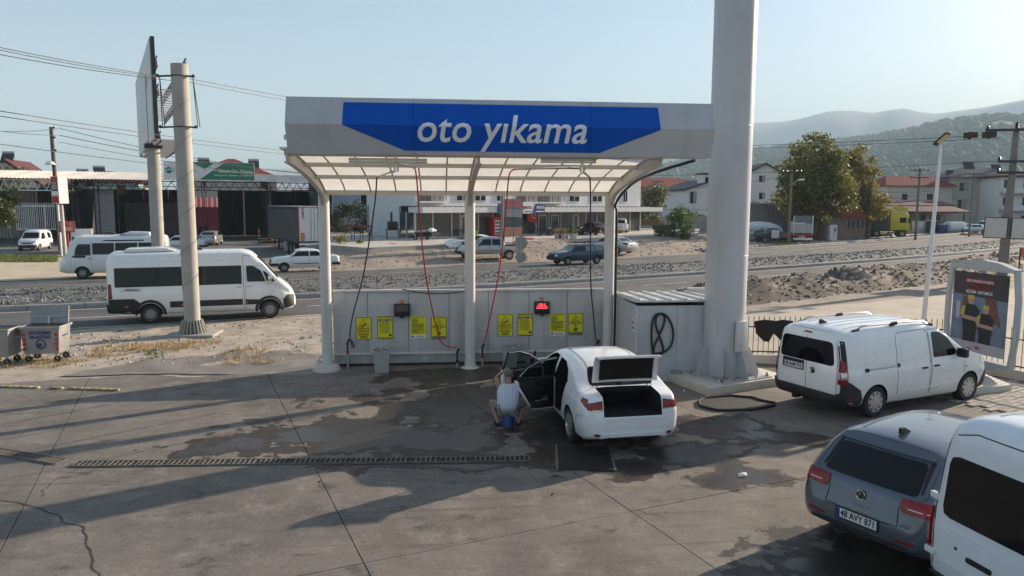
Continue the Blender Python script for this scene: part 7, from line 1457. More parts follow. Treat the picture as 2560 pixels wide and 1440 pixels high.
# terrace
TER = mat('terrace_concrete',(.50,.46,.40),.85,var=.1,scale=.6,space='World')
sheet('shop_terrace',[(-13.5,66),(-5.4,56.3),(.3,60.5),(7.8,66.2),(20.5,75.8),(30,84),(36,100),(16,112),(-14,86)],TER,z=.985,rag=.12)
b = MB(); tl_ = [(-13.5,66),(-5.4,56.3),(.3,60.5),(7.8,66.2),(20.5,75.8),(30,84)]
for (a,c_) in zip(tl_,tl_[1:]): b.quad((*a,.98),(*c_,.98),(c_[0],c_[1] - .02,.2),(a[0],a[1] - .02,.2))
tag(b.build('terrace_edge',CONC),kind='structure')
b = MB(); b.quad(*[(p.x,p.y,.992) for p in (gp(1308,597,.99),gp(1330,601,.99),gp(1338,596,.99),gp(1314,594,.99))]); tag(b.build('red_doormat',REDP),'red strip painted on the terrace in front of the shops','mat')
# terrace things
def gpt(px,py): return gp(px,py,.99)
p = gpt(1236,592); t = thing('drinks_fridge','tall red drinks fridge beside the shop door','fridge',p,SA); box('cabinet',(0,0,1.0),(.8,.75,2.0),REDP,t,bevel=.02); box('glass_door',(.06,-.385,.95),(.6,.03,1.4),mat('lit_shelves',(.55,.55,.55),.3),t)
for k in range(4): box('shelf_row',(.06,-.405,.4 + k * .34),(.54,.02,.16),(DARK,BLUEP,REDP,DARK)[k],t)
PLAN = mat('bench_wood',(.10,.06,.035),.8,var=.25)
def bench(px,py,label):
    t = thing('wooden_bench',label,'bench',gpt(px,py),SA,'benches on the terrace')
    for k in range(3): box('seat_slat',(0,-.15 + k * .16,.46),(2.0,.13,.04),PLAN,t)
    for k in range(3): box('back_slat',(0,.3,.62 + k * .16),(2.0,.04,.12),PLAN,t)
    for x in (-.9,.9): box('leg',(x,0,.22),(.07,.5,.44),DARK,t)
bench(1119,594,'dark wooden bench in front of the left shop window'); bench(1385,588,'dark wooden bench in front of the middle shop window')
def ctable(px,py,label):
    t = thing('cafe_table',label,'table',gpt(px,py),SA,'tables on the terrace'); box('top',(0,0,.74),(1.3,.8,.05),PLAN,t)
    for x in (-.55,.55):
        for y in (-.3,.3): box('leg',(x,y,.36),(.05,.05,.72),DARK,t)
ctable(1150,594,'small table right of the left bench'); ctable(1204,591,'table with a seated man behind the silver pickup'); ctable(1330,588,'table under the crescent flag')
p = gpt(982,598); t = thing('barbecue_stand','rusty barbecue oven on legs by the corner window','oven',p,.2); MB().cyl((-.45,0,1.25),(.45,0,1.25),.42,n=14).build('drum',SOOT,t,smooth=35); MB().cyl((-.1,0,1.6),(-.1,0,2.5),.1,n=8).build('chimney',BLACK,t); box('tray',(0,0,.9),(1.2,.7,.06),SOOT,t)
for x in (-.55,.55):
    for y in (-.3,.3): box('leg',(x,y,.45),(.05,.05,.9),DARK,t)
for k,(px,py,lab,mm) in enumerate(((1053,600,'wheelbarrow with grey load by the corner post',GREYW),(1080,600,'wheelbarrow piled with white sacks',WHITEP))):
    t = thing('wheelbarrow',lab,'wheelbarrow',gpt(px,py),.5 + k * .4,'wheelbarrows'); MB().box((0,0,.55),(.8,.6,.3),taper=1.25).build('tray',BLACK,t); b = MB()
    for q in range(7): b.ball((rnd(-.3,.3),rnd(-.2,.2),.75 + rnd(0,.25) * k),rnd(.16,.26),7,5,(1.2,1,.6))
    o = b.build('load',mm,t,smooth='full'); o['kind'] = 'stuff'; MB().lathe([(.1,-.05),(.2,-.05),(.2,.05),(.1,.05)],(-.6,0,.2),12,'y').build('wheel',TYRE,t)
    for y in (-.25,.25): MB().bar((-.55,y,.3),(.9,y,.62),.04).build('handle',DARK,t); MB().bar((.3,y,.45),(.35,y,0),.04).build('leg',DARK,t)
def motorbike(p,rz,label,mm):
    t = thing('motorbike',label,'motorbike',p,rz,'motorbikes')
    for x in (-.62,.62): MB().lathe([(.2,-.05),(.31,-.05),(.33,0),(.31,.05),(.2,.05)],(x,0,.33),16,'y').build('wheel',TYRE,t)
    MB().tube([(-.62,0,.33),(-.2,0,.45),(.2,0,.42),(.45,0,.75),(.62,0,.33)],[.05,.14,.16,.08,.04],7).build('frame',DARK,t,smooth=True); MB().ball((.12,0,.78),.26,8,6,(1.1,.6,.55)).build('tank',mm,t,smooth='full'); MB().box((-.35,0,.78),(.7,.24,.1)).build('seat',BLACK,t,bevel=.03); MB().tube([(.35,-.35,1.05),(.45,0,.98),(.35,.35,1.05)],.02,6).build('handlebar',CHROME,t); MB().ball((.58,0,.85),.1,7,5).build('headlamp',CLEARG,t)
motorbike(gpt(1452,588),R(60),'dark scooter parked beside the maroon saloon',DARK); motorbike(gpt(1362,590),R(20),'dark motorbike parked in front of the middle shops',BLACK); p = gd(268,66); motorbike(p,R(200),'motorbike parked in front of the pale workshop panel',DARK)
POT = mat('plant_pot',(.50,.46,.42),.8,var=.3)
for k,px in enumerate((1392,1400,1408,1416,1430,1438)):
    p = gpt(px,597 - (k % 2)); t = thing('potted_plant',('white pot with pink flowers, leftmost of the pot row','brown pot with pink flowers, second of the pot row','pot with red flowers, third of the pot row','pale pot in the middle of the pot row','pot with long green leaves near the scooter','pot with green leaves, rightmost of the pot row')[k],'plant',p,0,'potted plants on the terrace edge'); MB().cyl((0,0,0),(0,0,.45),.2,.27,10).build('pot',POT if k != 1 else TILE,t,smooth=35); leaf_cloud('foliage',leafmat('pot_flowers',(.25,.10,.09),(.32,.22,.14)) if k < 3 else CITR,[((0,0,.75),(.35,.35,.35))],90,.09,t,60 + k)
# sign tower in front of the shops
p = gp(1283,613,.9); st = frame('sign_tower','tall framed sign tower with faded red panels before the shops','sign',p,R(-12)); zT = hz(1283,497,p) - p.z; W = 1.5
for x in (-W / 2,0,W / 2): MB().bar((x,0,0),(x,0,zT),.06).build('upright',DARK,st)
FR = mat('faded_pink_panel',(.52,.20,.20),.6,var=.2,scale=3); FO = mat('faded_orange_panel',(.55,.27,.18),.6,var=.15,scale=3)
for z0,z1,mm in ((.80,1.0,FR),(.60,.79,mat('pale_grey_panel',(.36,.37,.36),.6)),(.41,.59,mat('dark_grey_panel',(.10,.11,.11),.5)),(.20,.40,FO)):
    for x in (-W / 4,W / 4): box('sign_panel',(x,-.05,zT * (z0 + z1) / 2),(W / 2 - .04,.05,zT * (z1 - z0) * .95),mm,st)
for x in (.25,.5): box('red_leg',(x,-.05,zT * .09),(.14,.06,zT * .18),REDP,st)
# traffic sign seen from behind
p = gp(1302,656); t = thing('road_sign','grey back of a traffic sign with two plates by the far road','sign',p,R(-8)); zt = hz(1299,592,p); MB().cyl((0,0,0),(0,0,zt),.04,n=8).build('pole',GALV,t); MB().cyl((0,.03,zt - .45),(0,.05,zt - .45),.52,n=8).build('upper_plate',mat('plate_back',(.33,.31,.29),.6),t); MB().cyl((0,.03,zt - 1.5),(0,.05,zt - 1.5),.42,n=16).build('lower_plate',mat('plate_back',(.33,.31,.29),.6),t)
p = gp(1256,610,.9); tag(MB().cyl(p,p + Vector((0,0,8)),.17,.12,10).build('steel_post',mat('post_grey',(.22,.21,.21),.6),smooth=35),'grey steel mast standing beside the sign tower','mast')
# ================================================================== RIGHT SIDE
REED = leafmat('reed_green',(.10,.15,.04),(.20,.24,.07))
for k,(px,dd,h_,r_) in enumerate(((1690,77,3.4,1.3),(1718,76,3.9,1.4),(1668,79,1.8,1.6))): tree('reed_clump',('leafy reed clump left of the totem pole','tallest reed clump right beside the totem pole','low grey green scrub beside the reeds')[k],gd(px,dd,.5),h_,r_,h_ * .5,1100,.13,REED if k < 2 else OLIVE,70 + k,.04,'shrub',bare=.05,clumps=12)
p = gd(1635,100,.9); tree('olive_tree','round grey green tree behind the shop awning',p,6.2,2.9,2.9,2600,.2,OLIVE,80,bare=.1)
b = MB()
p = gd(1610,98,.95); t = thing('timber_stack','stack of brown boards on trestles beside the shops','timber',p,.3)
for k in range(7): box('board',(rnd(-.2,.2),rnd(-.1,.1),.7 + k * .1),(5.2,1.2,.07),mat('brown_timber',(.20,.12,.06),.8,var=.3),t,rz=rnd(-.03,.03))
for x in (-1.8,1.8): box('trestle',(x,0,.33),(.3,1.0,.66),SOOT,t)
def win(t,x,z,w_,h_,y): wn = box('window',(x,y,z),(w_ + .14,.1,h_ + .14),DARK,t); box('pane',(-w_ / 4,-.04,0),(w_ / 2 - .05,.05,h_),GLASS,wn); box('pane',(w_ / 4,-.04,0),(w_ / 2 - .05,.05,h_),GREYW,wn)
def gable(name,label,p,rz,w_,d_,h_,hr,wall,roofm,wins,dormer=None,balcony=False):
    t = thing(name,label,'house',p,rz); b = MB(); b.prism([(-w_ / 2,0),(w_ / 2,0),(w_ / 2,h_),(0,h_ + hr),(-w_ / 2,h_)],'y',-d_ / 2,d_ / 2); b.build('wall',wall,t); a = math.atan2(hr,w_ / 2); ln = math.hypot(hr,w_ / 2) + .6
    for s in (-1,1): ro = box('roof_slope',(s * (w_ / 4 + .18),0,h_ + hr / 2 - .0),(ln,d_ + 1.0,.2),roofm,t,ry=s * a)
    for x,z,ww_,hh_ in wins: win(t,x,z,ww_,hh_,-d_ / 2 - .02)
    if dormer: x,z = dormer; dm = box('dormer',(x,-d_ / 2 + .6,z),(2.2,1.6,1.6),wall,t); box('dormer_roof',(0,-.1,.9),(2.6,2.0,.2),roofm,dm); box('dormer_pane',(0,-.82,0),(1.3,.06,.8),GLASS,dm)
    if balcony: bl = box('balcony',(w_ * .2,-d_ / 2 - .6,h_ * .45),(w_ * .4,1.2,.2),wall,t); box('balcony_wall',(0,-.55,.5),(w_ * .4,.1,.9),wall,bl)
    return t
SLATE = mat('dark_slate',(.035,.037,.042),.6,var=.2)
gable('white_house','white house with dark roof dormer left of the totem pole',gd(1745,118),R(10),9,8,6.6,1.4,WREN,SLATE,((-3.3,5.4,.9,1.6),(-1.8,1.8,.9,1.8),(1.5,5.2,1.0,1.2)),(-.8,8.1)); gable('white_house','white house with dark dormer right of the totem pole',gd(1888,128),R(-8),10.5,9,8.2,2.8,WREN,SLATE,((-.5,8.6,.8,.9),(-.4,5.8,.8,.9),(3,5.8,.8,.9)),(3.2,9.8))
hip_house('red_roof_house','white terraced house with red roof behind the round tree',gd(1688,126),R(8),12,8,6.4,1.6,WREN,TILE,((-2,4.4,.9,1.2),(.6,4.6,1.2,.6),(3,4.4,.9,1.2)),ridge=.3); hip_house('brown_roof_house','distant house with brown tiled roof above the red one',gd(1640,160),R(5),18,9,8.0,2.0,GREYW,TILE,ridge=.3); hip_house('brown_roof_house','brown roofed house half hidden by the big plane tree',gd(1972,140),R(-5),13,9,8.4,2.6,CREAM,TILE,((-4,6.4,2,1.4),),ridge=.2)
p = gd(1665,106,.5); box_o = thing('garden_wall','long grey garden wall below the white houses','wall',p,R(12)); box('wall',(2.5,0,1.0),(22,.25,2.2),GREYW,box_o); box('coping',(2.5,0,2.14),(22,.35,.08),CONCL,box_o)
for k,(px,dd,h_,r_,mm) in enumerate(((1705,112,4.2,2.2,OLIVE),(1895,104,5.0,2.0,CITR),(1925,100,4.6,2.2,CITR),(2330,190,10,6,DKG),(2270,170,9,5,DKG),(1768,150,8.2,2.2,DKG))): tree('garden_tree',('small olive behind the garden wall','small green tree in front of the white gable','bushy green tree beside the grey container shed','dark tree behind the beige apartment block','dark tree behind the low roofs','dark conifer above the red roofs')[k],gd(px,dd),h_,r_,h_ * .45,800,.22,mm,90 + k)
# grey container shed
gs = thing('container_shed','long grey corrugated shed behind the heap of sacks','shed',gd(1866,96),R(17)); GC = mat('grey_cladding',(.17,.185,.21),.6,var=.1)
for k in range(6): corrugated('cladding_sheet',2.2,4.4,GC,gs,(k * 2.2 - .9,0,0),(R(90),0,0),.25,.03)
box('end_wall',(12.5,1.4,2.2),(.1,2.9,4.4),GREYW,gs); box('roof',(5.8,2,4.5),(13.6,4.6,.15),mat('container_roof',(.42,.40,.38),.6),gs); box('end_panel',(13.4,-.05,2.1),(1.7,.1,4.2),GREYW,gs)
SACK = mat('blue_white_sacks',(.45,.47,.52),.7,var=.3,scale=2,c2=(.66,.66,.66)); rr = random.Random(4)
for k in range(22): p = gd(rr.uniform(1868,1915),rr.uniform(88,90)); o = MB().ball((0,0,0),.62,8,6,(1.2,.8,.55)).build('cement_sack',SACK,smooth='full'); o.location = (p.x,p.y,.35 + .55 * (k % 3)); o.rotation_euler = (rr.uniform(-.4,.4),rr.uniform(-.4,.4),rr.uniform(0,3)); tag(o,'white and blue sack in the heap against the grey shed','sack','heap of sacks')
p = gd(1905,90); o = MB().ball((0,0,0),1,14,8,(3.2,1.6,1.3)).build('tarpaulin',mat('white_tarp',(.62,.62,.64),.7,var=.1),smooth='full'); o.location = (p.x,p.y + 1,1.0); tag(o,'white tarpaulin heap behind the dismantled pickup','tarpaulin')
p = gd(1938,86); saloon_kw = thing('scrap_pickup','dismantled pickup with white door, black bonnet and red bed','pickup',p,math.pi + .05); PR = paint('faded_red_paint',(.20,.03,.03),.5,.5)
me = loft(dict(L=2.6,top=[(0,1.5),(.15,1.6),(.9,1.62),(1.4,1.15),(1.7,1.08),(2.5,.98),(2.6,.8)],belt=[(0,1.0),(2.6,.8)],bot=[(0,.45),(2.6,.5)],w=[(0,.8),(2.3,.8),(2.6,.7)],tumble=.2),30,'cab'); o = link_mesh('cab',me,DARK,saloon_kw,smooth=40); o.location = (1.1,0,0); box('door',(.45,.80,1.0),(.95,.06,.95),PWHITED,saloon_kw); box('door_pane',(.45,.74,1.36),(.8,.05,.3),GLASS,saloon_kw); box('door',(.45,-.80,1.0),(.95,.06,.95),PWHITED,saloon_kw)
for y in (-.78,.78): box('bed_side',(-1.3,y,.85),(2.1,.06,.55),PR,saloon_kw)
box('bed_floor',(-1.3,0,.6),(2.1,1.5,.08),PR,saloon_kw); box('tail_gate',(-2.34,0,.85),(.06,1.5,.55),PR,saloon_kw); wheels(saloon_kw,[-1.4,1.7],1.4,.32,.2,'steel')
# small lorry seen from behind
p = gd(1999,87); t = thing('tipper_lorry','small white tipper lorry parked tail towards the road','lorry',p,R(72)); WB = mat('worn_white_boards',(.50,.47,.45),.7,var=.2)
for k in range(3): box('tail_board',(-2.0,0,1.3 + k * .36),(.08,2.0,.33),WB,t)
for y in (-1.02,1.02): box('side_board',(0,y,1.65),(4.0,.06,1.1),WB,t); box('stake',(-2.02,y,2.0),(.1,.1,2.2),WHITEP,t)
box('load_bed',(0,0,1.05),(4.0,2.0,.12),DARK,t); box('canopy_board',(-1.9,0,2.7),(.06,1.9,.8),GC,t); box('red_beam',(-2.05,0,.92),(.1,2.05,.2),REDP,t); box('bumper',(-2.05,0,.45),(.12,2.1,.22),WHITEP,t); box('number_plate',(-2.1,0,.68),(.03,.5,.12),PLATEW,t); box('cab',(2.7,0,1.35),(1.4,1.8,1.9),PWHITED,t,bevel=.1)
for y in (-.75,.75): box('tail_light',(-2.1,y,.7),(.04,.4,.14),REDG,t)
wheels(t,[-1.2,2.6],1.7,.38,.25,'steel')
# hut, meter box, plane tree
p = gd(2083,96); t = thing('brick_hut','low brown hut with tiled roof under the plane tree','hut',p,R(14)); BRK = mat('hut_brick',(.20,.15,.125),.9,var=.3,scale=3,bump=.4); box('wall',(0,0,1.4),(6.5,4,2.8),BRK,t); b = MB(); b.add([(-1.2,-2.5,2.8),(3.8,-2.5,2.8),(3.8,2.5,2.8),(-1.2,2.5,2.8),(.2,0,4.0),(3.0,0,4.0)],[(0,1,5,4),(1,2,5),(2,3,4,5),(3,0,4),(0,3,2,1)]); b.build('roof',TILE,t)
for k in range(4): box('slot_window',(.5 + k * .75,-2.02,1.9),(.3,.08,1.0),DARK,t)
p = gd(2080,91); t = thing('meter_cabinet','white electricity cabinet beside the brown hut','cabinet',p,R(10)); box('cabinet',(0,0,.95),(.95,.5,1.9),WHITEP,t,bevel=.02); box('door',(.1,-.26,1.0),(.55,.03,1.5),mat('pale_door',(.55,.55,.53),.5),t); box('label_plate',(.15,-.285,1.3),(.2,.02,.3),BLACKP,t)
PLANE = leafmat('plane_leaves',(.10,.115,.022),(.24,.23,.045),.35); PLANEY = leafmat('autumn_leaves',(.17,.155,.03),(.33,.27,.055),.35)
def bigtree(name,label,spec,trunkp,m,n,size,seed):
    t = thing(name,label,'tree',trunkp); rr = random.Random(seed); cl = []; b = MB(); b.tube([(0,0,-.2),(.1,0,2),(.1,.1,4.2)],[.5,.42,.36],10)
    for px,py,r in spec:
        d_ = ray(px,py); k = math.hypot(trunkp.x,trunkp.y) / math.hypot(d_.x,d_.y) + rr.uniform(-2.0,2.0); c_ = CAM + d_ * k - trunkp; cl.append((tuple(c_),(r,r,r * .85))); b.tube([(.1,.05,3.2),c_ * .5 + Vector((0,0,1.6)),c_],[.22,.12,.03],6)
    b.build('trunk',BARK,t,smooth=40); leaf_cloud('crown',m,cl,n,size,t,seed)
TP = gd(2050,92); bigtree('plane_tree','large bushy plane tree towering over the hut and lorries',[(2000,380,1.6),(2035,350,1.5),(2060,385,2.0),(1975,420,1.8),(2020,425,2.4),(2080,430,2.2),(1985,470,2.2),(2040,475,2.5),(2100,470,2.2),(1960,500,1.7),(2010,515,2.1),(2060,520,2.1),(2000,555,1.6),(2045,545,1.5),(1985,535,1.5),(2095,395,1.5),(2115,505,1.6),(1965,450,1.2),(2065,350,1.0)],TP,PLANE,9500,.24,101)
TP2 = gd(2165,97); bigtree('autumn_tree','yellowing tree to the right of the plane tree',[(2130,400,1.6),(2150,375,1.1),(2150,430,1.7),(2120,450,1.6),(2165,470,1.6),(2185,430,1.2),(2190,500,1.5),(2140,500,1.7),(2200,530,1.3),(2165,540,1.4),(2180,400,.9),(2215,500,1.0)],TP2,PLANEY,4600,.2,102)
# yellow lorry
p = gd(2243,101); yl = thing('yellow_lorry','bright yellow tractor lorry with dark trailer beside the tree','lorry',p,R(-22)); YEP = paint('yellow_lorry_paint',(.62,.50,.01),.3,.2); TRL = mat('dark_tarp',(.045,.05,.058),.5)
MB().prism([(-1.2,1.0),(1.15,1.0),(1.25,1.5),(1.1,2.9),(.6,3.6),(-1.2,3.75)],'y',-1.2,1.2).build('cab',YEP,yl,bevel=.08,smooth=35); box('windscreen',(1.17,0,2.35),(.1,2.1,.85),GLASS,yl,ry=R(-6)); box('sun_visor',(1.3,0,2.95),(.3,2.2,.16),BLACK,yl); box('bumper',(1.25,0,.75),(.16,2.4,.5),YEP,yl)
for k in range(4): box('grille_bar',(1.24,0,1.15 + k * .2),(.1,1.7,.12),BLACK,yl)
for y in (-1.205,1.205): box('side_window',(.35,y,2.35),(.8,.03,.7),GLASS,yl)
box('curtain',(-7.2,0,2.4),(11.5,2.5,2.8),TRL,yl); box('chassis',(-5.5,0,.95),(13,.9,.25),DARK,yl); wheels(yl,[-10.5,-9.2,-2.8,.35],2.1,.5,.34,'steel'); box('air_deflector',(.1,0,3.95),(1.6,2.0,.5),YEP,yl,ry=R(14)); box('mirror',(1.1,-1.4,2.3),(.15,.2,.6),BLACK,yl)
GRNN = mat('green_netting',(.03,.06,.025),.9); p = gd(2165,104); tag(MB().box((0,0,1.0),(9,.1,2.0)).build('green_fence',GRNN),'dark green mesh fence behind the white saloon','fence').location = p; bpy.data.objects['green_fence'].rotation_euler = (0,0,.2)
# beige apartment block and sheds far right
p = gd(2430,150); t = thing('apartment_block','beige three storey apartment block with stained wall and grey roof','building',p,R(-14)); box('wall',(0,0,5.0),(13,9,10),mat('stained_beige',(.44,.41,.36),.9,var=.18,scale=.5),t); b = MB(); b.add([(-7.5,-5.4,9.9),(7.5,-5.4,9.9),(7.5,5.4,9.9),(-7.5,5.4,9.9),(-2.5,0,12.0),(2.5,0,12.0)],[(0,1,5,4),(1,2,5),(2,3,4,5),(3,0,4),(0,3,2,1)]); ro = b.build('roof',mat('grey_roof',(.15,.135,.13),.8),t); solar(ro,(-1.8,0,11.6),0,1.1); solar(ro,(3.4,0,11.2),0,1.0); box('chimney',(-5.8,-2,10.6),(1.2,1,1.6),DARK,ro)
for x,z,w_,h_ in ((-4.0,8.0,1.4,1.4),(.2,8.3,.7,.8),(1.4,8.3,.7,.8),(5.2,8.0,2.0,1.6),(-4.2,4.6,1.2,1.6),(.0,5.2,.7,.6),(1.1,5.2,.7,.6),(4.6,4.6,1.9,1.6),(2.4,1.0,2.0,.7)): win(t,x,z,w_,h_,-4.52)
p = gd(2530,142); t = thing('white_apartments','white balconied apartment house at the right edge','building',p,R(-12)); box('wall',(0,0,4.8),(9.5,8,9.6),WREN,t); box('roof',(0,0,9.8),(11,9.4,.3),TILEM,t)
for z in (3.4,6.6): bl = box('balcony',(0,-4.6,z),(9.4,1.3,.25),GREYW,t); box('balcony_wall',(0,-.6,.55),(9.4,.1,.9),WREN,bl)
for x in (-3.4,0,3.4):
    for z in (1.6,5.0,8.2): win(t,x,z,1.2,1.7,-4.02)
for k,(px,dd,w_,h_,mm,lab) in enumerate(((2262,135,14,4.6,TILEM,'low shed with brown lean-to roof behind the yellow lorry'),(2310,122,11,3.6,TILEM,'open lean-to with brown roof left of the apartment block'),(2280,160,16,7.2,GREYW,'grey two storey house behind the low sheds'))):
    t = thing('low_shed',lab,'shed',gd(px,dd),R(-5)); box('wall',(0,2,h_ / 2),(w_,.3,h_),(CREAM,GREYW,GREYW)[k],t); box('roof',(0,0,h_ + .1),(w_ + 1,5.4,.2),mm,t,rx=R(9)); 
    for x in (-w_ / 2 + .3,0,w_ / 2 - .3): box('post',(x,-2,h_ / 2 - .3),(.18,.18,h_ - .5),DARK,t)
    for x in (-w_ * .3,w_ * .1,w_ * .32): win(t,x,h_ * .6,1.4,1.2,1.82)
hip_house('tiled_house','red roofed house behind the yellow tree on the right',gd(2262,150),R(-4),13,9,8.2,2.0,CREAM,TILE,((-3,6,1.2,1.2),(2,6,1.2,1.2)))
for k,(px,dd,lab,mm) in enumerate(((2395,122,'white estate car on the far lot behind the workman',PWHITED),(2432,118,'white saloon on the far lot nearest the spoil bank',PWHITED))): saloon('parked_car',lab,gd(px,dd),R(170 + 8 * k),mm,'wagon' if k == 0 else 'boxy',n=30)
minivan('parked_van','white van parked behind the two far lot cars',gd(2462,128),R(186),PWHITE)
b = MB(); 
for k in range(60): q = gd(rnd(2400,2500),rnd(109,112)); b.add([q + v_ * rnd(.2,.6) for v_ in ROCKV[k % 5][0]],ROCKV[k % 5][1])
tag(b.build('red_earth_bank',mat('red_earth',(.34,.19,.12),.95,var=.3,scale=.8)),'bank of reddish earth in front of the far lot','earth bank',kind='stuff')
p = gd(2385,118); t = thing('water_tank','white ribbed plastic tank lying on the far lot','tank',p,R(10)); MB().cyl((-1.6,0,.95),(1.6,0,.95),.85,n=18).build('barrel',WHITEP,t,smooth=35)
for k in range(5): MB().lathe([(.88,-.07),(.93,0),(.88,.07)],(-1.3 + k * .65,0,.95),18,'x').build('hoop',WHITEP,t,smooth=True)
for x in (-1,1): box('cradle',(x,0,.12),(.3,1.4,.24),GALV,t)
for k,(px,w_,h_,mm,lab) in enumerate(((2352,1.6,1.3,BLUEP,'blue drum crate beside the white tank'),(2300,2.4,1.8,GALV,'grey steel frame stack left of the lamp post'),(2326,1.8,1.9,DARK,'dark steel cabinet behind the lamp post'))): t = thing('scrap_crate',lab,'crate',gd(px,117),.2); box('body',(0,0,h_ / 2),(w_,1.0,h_),mm,t,bevel=.05); box('lid',(0,0,h_ + .04),(w_ + .1,1.1,.08),GALV,t)
# ================================================================== POLES, BILLBOARDS, CABLES
SPUN = mat('spun_concrete',(.40,.38,.34),.85,var=.14,scale=1.5,bump=.15); OLDC = mat('old_concrete_pole',(.20,.18,.165),.85,var=.2,scale=2); INSU = mat('brown_insulator',(.035,.022,.02),.25)
cp = gp(483,837); cpt = thing('concrete_pole','thick pale spun concrete pole in front of the minibus','pole',(cp.x,cp.y,.0),0); hp = hz(442,160,cp); cpt.rotation_euler = (0,R(-.35),0)
MB().cyl((0,0,0),(0,0,hp),.245,.262,28).build('shaft',SPUN,cpt,smooth=35); b = MB(); n = 400
b.tube([(.257 * math.cos(a_),.257 * math.sin(a_),.9 + 7.8 * a_ / (6.283 * 7)) for a_ in [6.283 * 7 * k / 220 for k in range(221)]],.008,4); b.build('spiral_groove',OLDC,cpt); MB().lathe([(.40,0),(.43,.05),(.36,.1),(.30,.48),(.27,.5)],(0,0,0),24).build('base_collar',mat('collar_grey',(.16,.15,.14),.8),cpt,smooth=30)
for k in range(22): a_ = 6.283 * k / 22; MB().bar((.43 * math.cos(a_),.43 * math.sin(a_),.04),(.29 * math.cos(a_),.29 * math.sin(a_),.5),.025,.06,up=(math.cos(a_),math.sin(a_),0)).build('collar_rib',SPUN,cpt)
box('footing',(.05,0,.03),(1.5,1.2,.1),CONC,cpt,bevel=.03)
for z in (hz(440,190,cp),hz(460,318,cp)):
    MB().tube([(.275 * math.cos(6.283 * k / 20),.275 * math.sin(6.283 * k / 20),z) for k in range(21)],.016,5).build('clamp_band',DARK,cpt)
    for sx,L_ in ((-1,.62),(1,.42)): ar = MB().bar((sx * .25,-.1,z),(sx * L_,-.1,z - .02),.06,.05).build('bracket',DARK,cpt); MB().ball((sx * (L_ + .02),-.1,z),.055,8,6).build('insulator',INSU,ar)
for sx in (-1,1):
    for o_ in (0,.07): MB().bar((sx * .58 if sx < 0 else .42,-.1,hz(440,190,cp)),(sx * .5 + o_ * sx,-.1,hz(460,318,cp)),.02).build('stay_rod',DARK,cpt)
# big billboard in the median, seen from the side
N0,N1,F0,F1 = dp(376,98,31),dp(398,346,31),dp(341,206,43),dp(357,386,43); zt = (N0.z + F0.z) / 2; zb_ = (N1.z + F1.z) / 2; dv = Vector((F0.x - N0.x,F0.y - N0.y,0)); BLn = dv.length; ba = math.atan2(dv.y,dv.x); bs = gd(401,35.5)
bbd = thing('road_billboard','tall white billboard on a single pole seen from its edge','billboard',(N0.x,N0.y,0),ba); bh = zt - zb_; zm = (zt + zb_) / 2; BBM = mat('billboard_skin',(.62,.64,.66),.5,var=.05,scale=.6)
for k in range(2): box('face_panel',(BLn * (k + .5) / 2,.0,zm),(BLn / 2 - .05,.12,bh),BBM,bbd)
for a_,c_ in (((-.05,zm),(.12,bh + .1)),((BLn + .02,zm),(.12,bh + .1))): box('edge_frame',(a_[0],-.06,a_[1]),(c_[0] * .7,.16,c_[1]),DARK,bbd)
text('faded_print','Ayser',.8,mat('faded_grey',(.42,.44,.46),.6),bbd,(BLn * .22,.07,zt - 1.4),(R(90),0,R(180)))
for z in (zb_ + .1,zb_ + bh * .5,zt - .9): truss(bbd,(.2,-.22,z - .2),(BLn - .2,-.22,z - .2),.4,14,DARK,.035,'back_truss'); truss(bbd,(.2,-1.35,z - .2),(BLn - .2,-1.35,z - .2),.4,14,DARK,.035,'back_truss')
for k in range(15): x = .3 + (BLn - .6) * k / 14; MB().bar((x,-.1,zb_ - .05),(x,-1.5,zb_ - .05),.07).build('walkway_rung',STEELP,bbd); MB().bar((x,-.1,zb_ + bh * .5),(x,-1.4,zb_ + bh * .5),.05).build('strut',STEELP,bbd)
Mi = (Matrix.Translation(bbd.location) @ bbd.rotation_euler.to_matrix().to_4x4()).inverted(); q = Mi @ Vector((bs.x,bs.y,0)); MB().cyl((q.x,q.y,0),(q.x,q.y,zb_ + .1),.29,.29,22).build('pole',SPUN,bbd,smooth=35); MB().cyl((q.x,q.y,zb_),(q.x,q.y,zt - 1),.2,n=14).build('mast',SOOT,bbd,smooth=35); box('pole_cap',(q.x,q.y,zb_ - .1),(.75,.75,.2),DARK,bbd)
# wooden pole
p = gd(152,66); wp = thing('timber_pole','dark timber electricity pole behind the price board','pole',p,0); h_ = hz(141,318,p); wp.rotation_euler = (0,R(-.8),0); MB().cyl((0,0,0),(0,0,h_),.2,.15,12).build('shaft',mat('weathered_timber',(.10,.085,.075),.9,var=.25),wp,smooth=35)
for z in (h_ - .05,h_ - .9,h_ - 2.0): MB().ball((.28,-.1,z),.1,7,5).build('insulator',INSU,wp); MB().bar((0,-.05,z - .06),(.3,-.1,z - .06),.05).build('bracket',DARK,wp)
MB().lathe([(.02,.25),(.3,.2),(.45,-.05)],(-.25,-.1,h_ - 3.2),12).build('lamp_shade',WHITEP,wp,smooth=True)
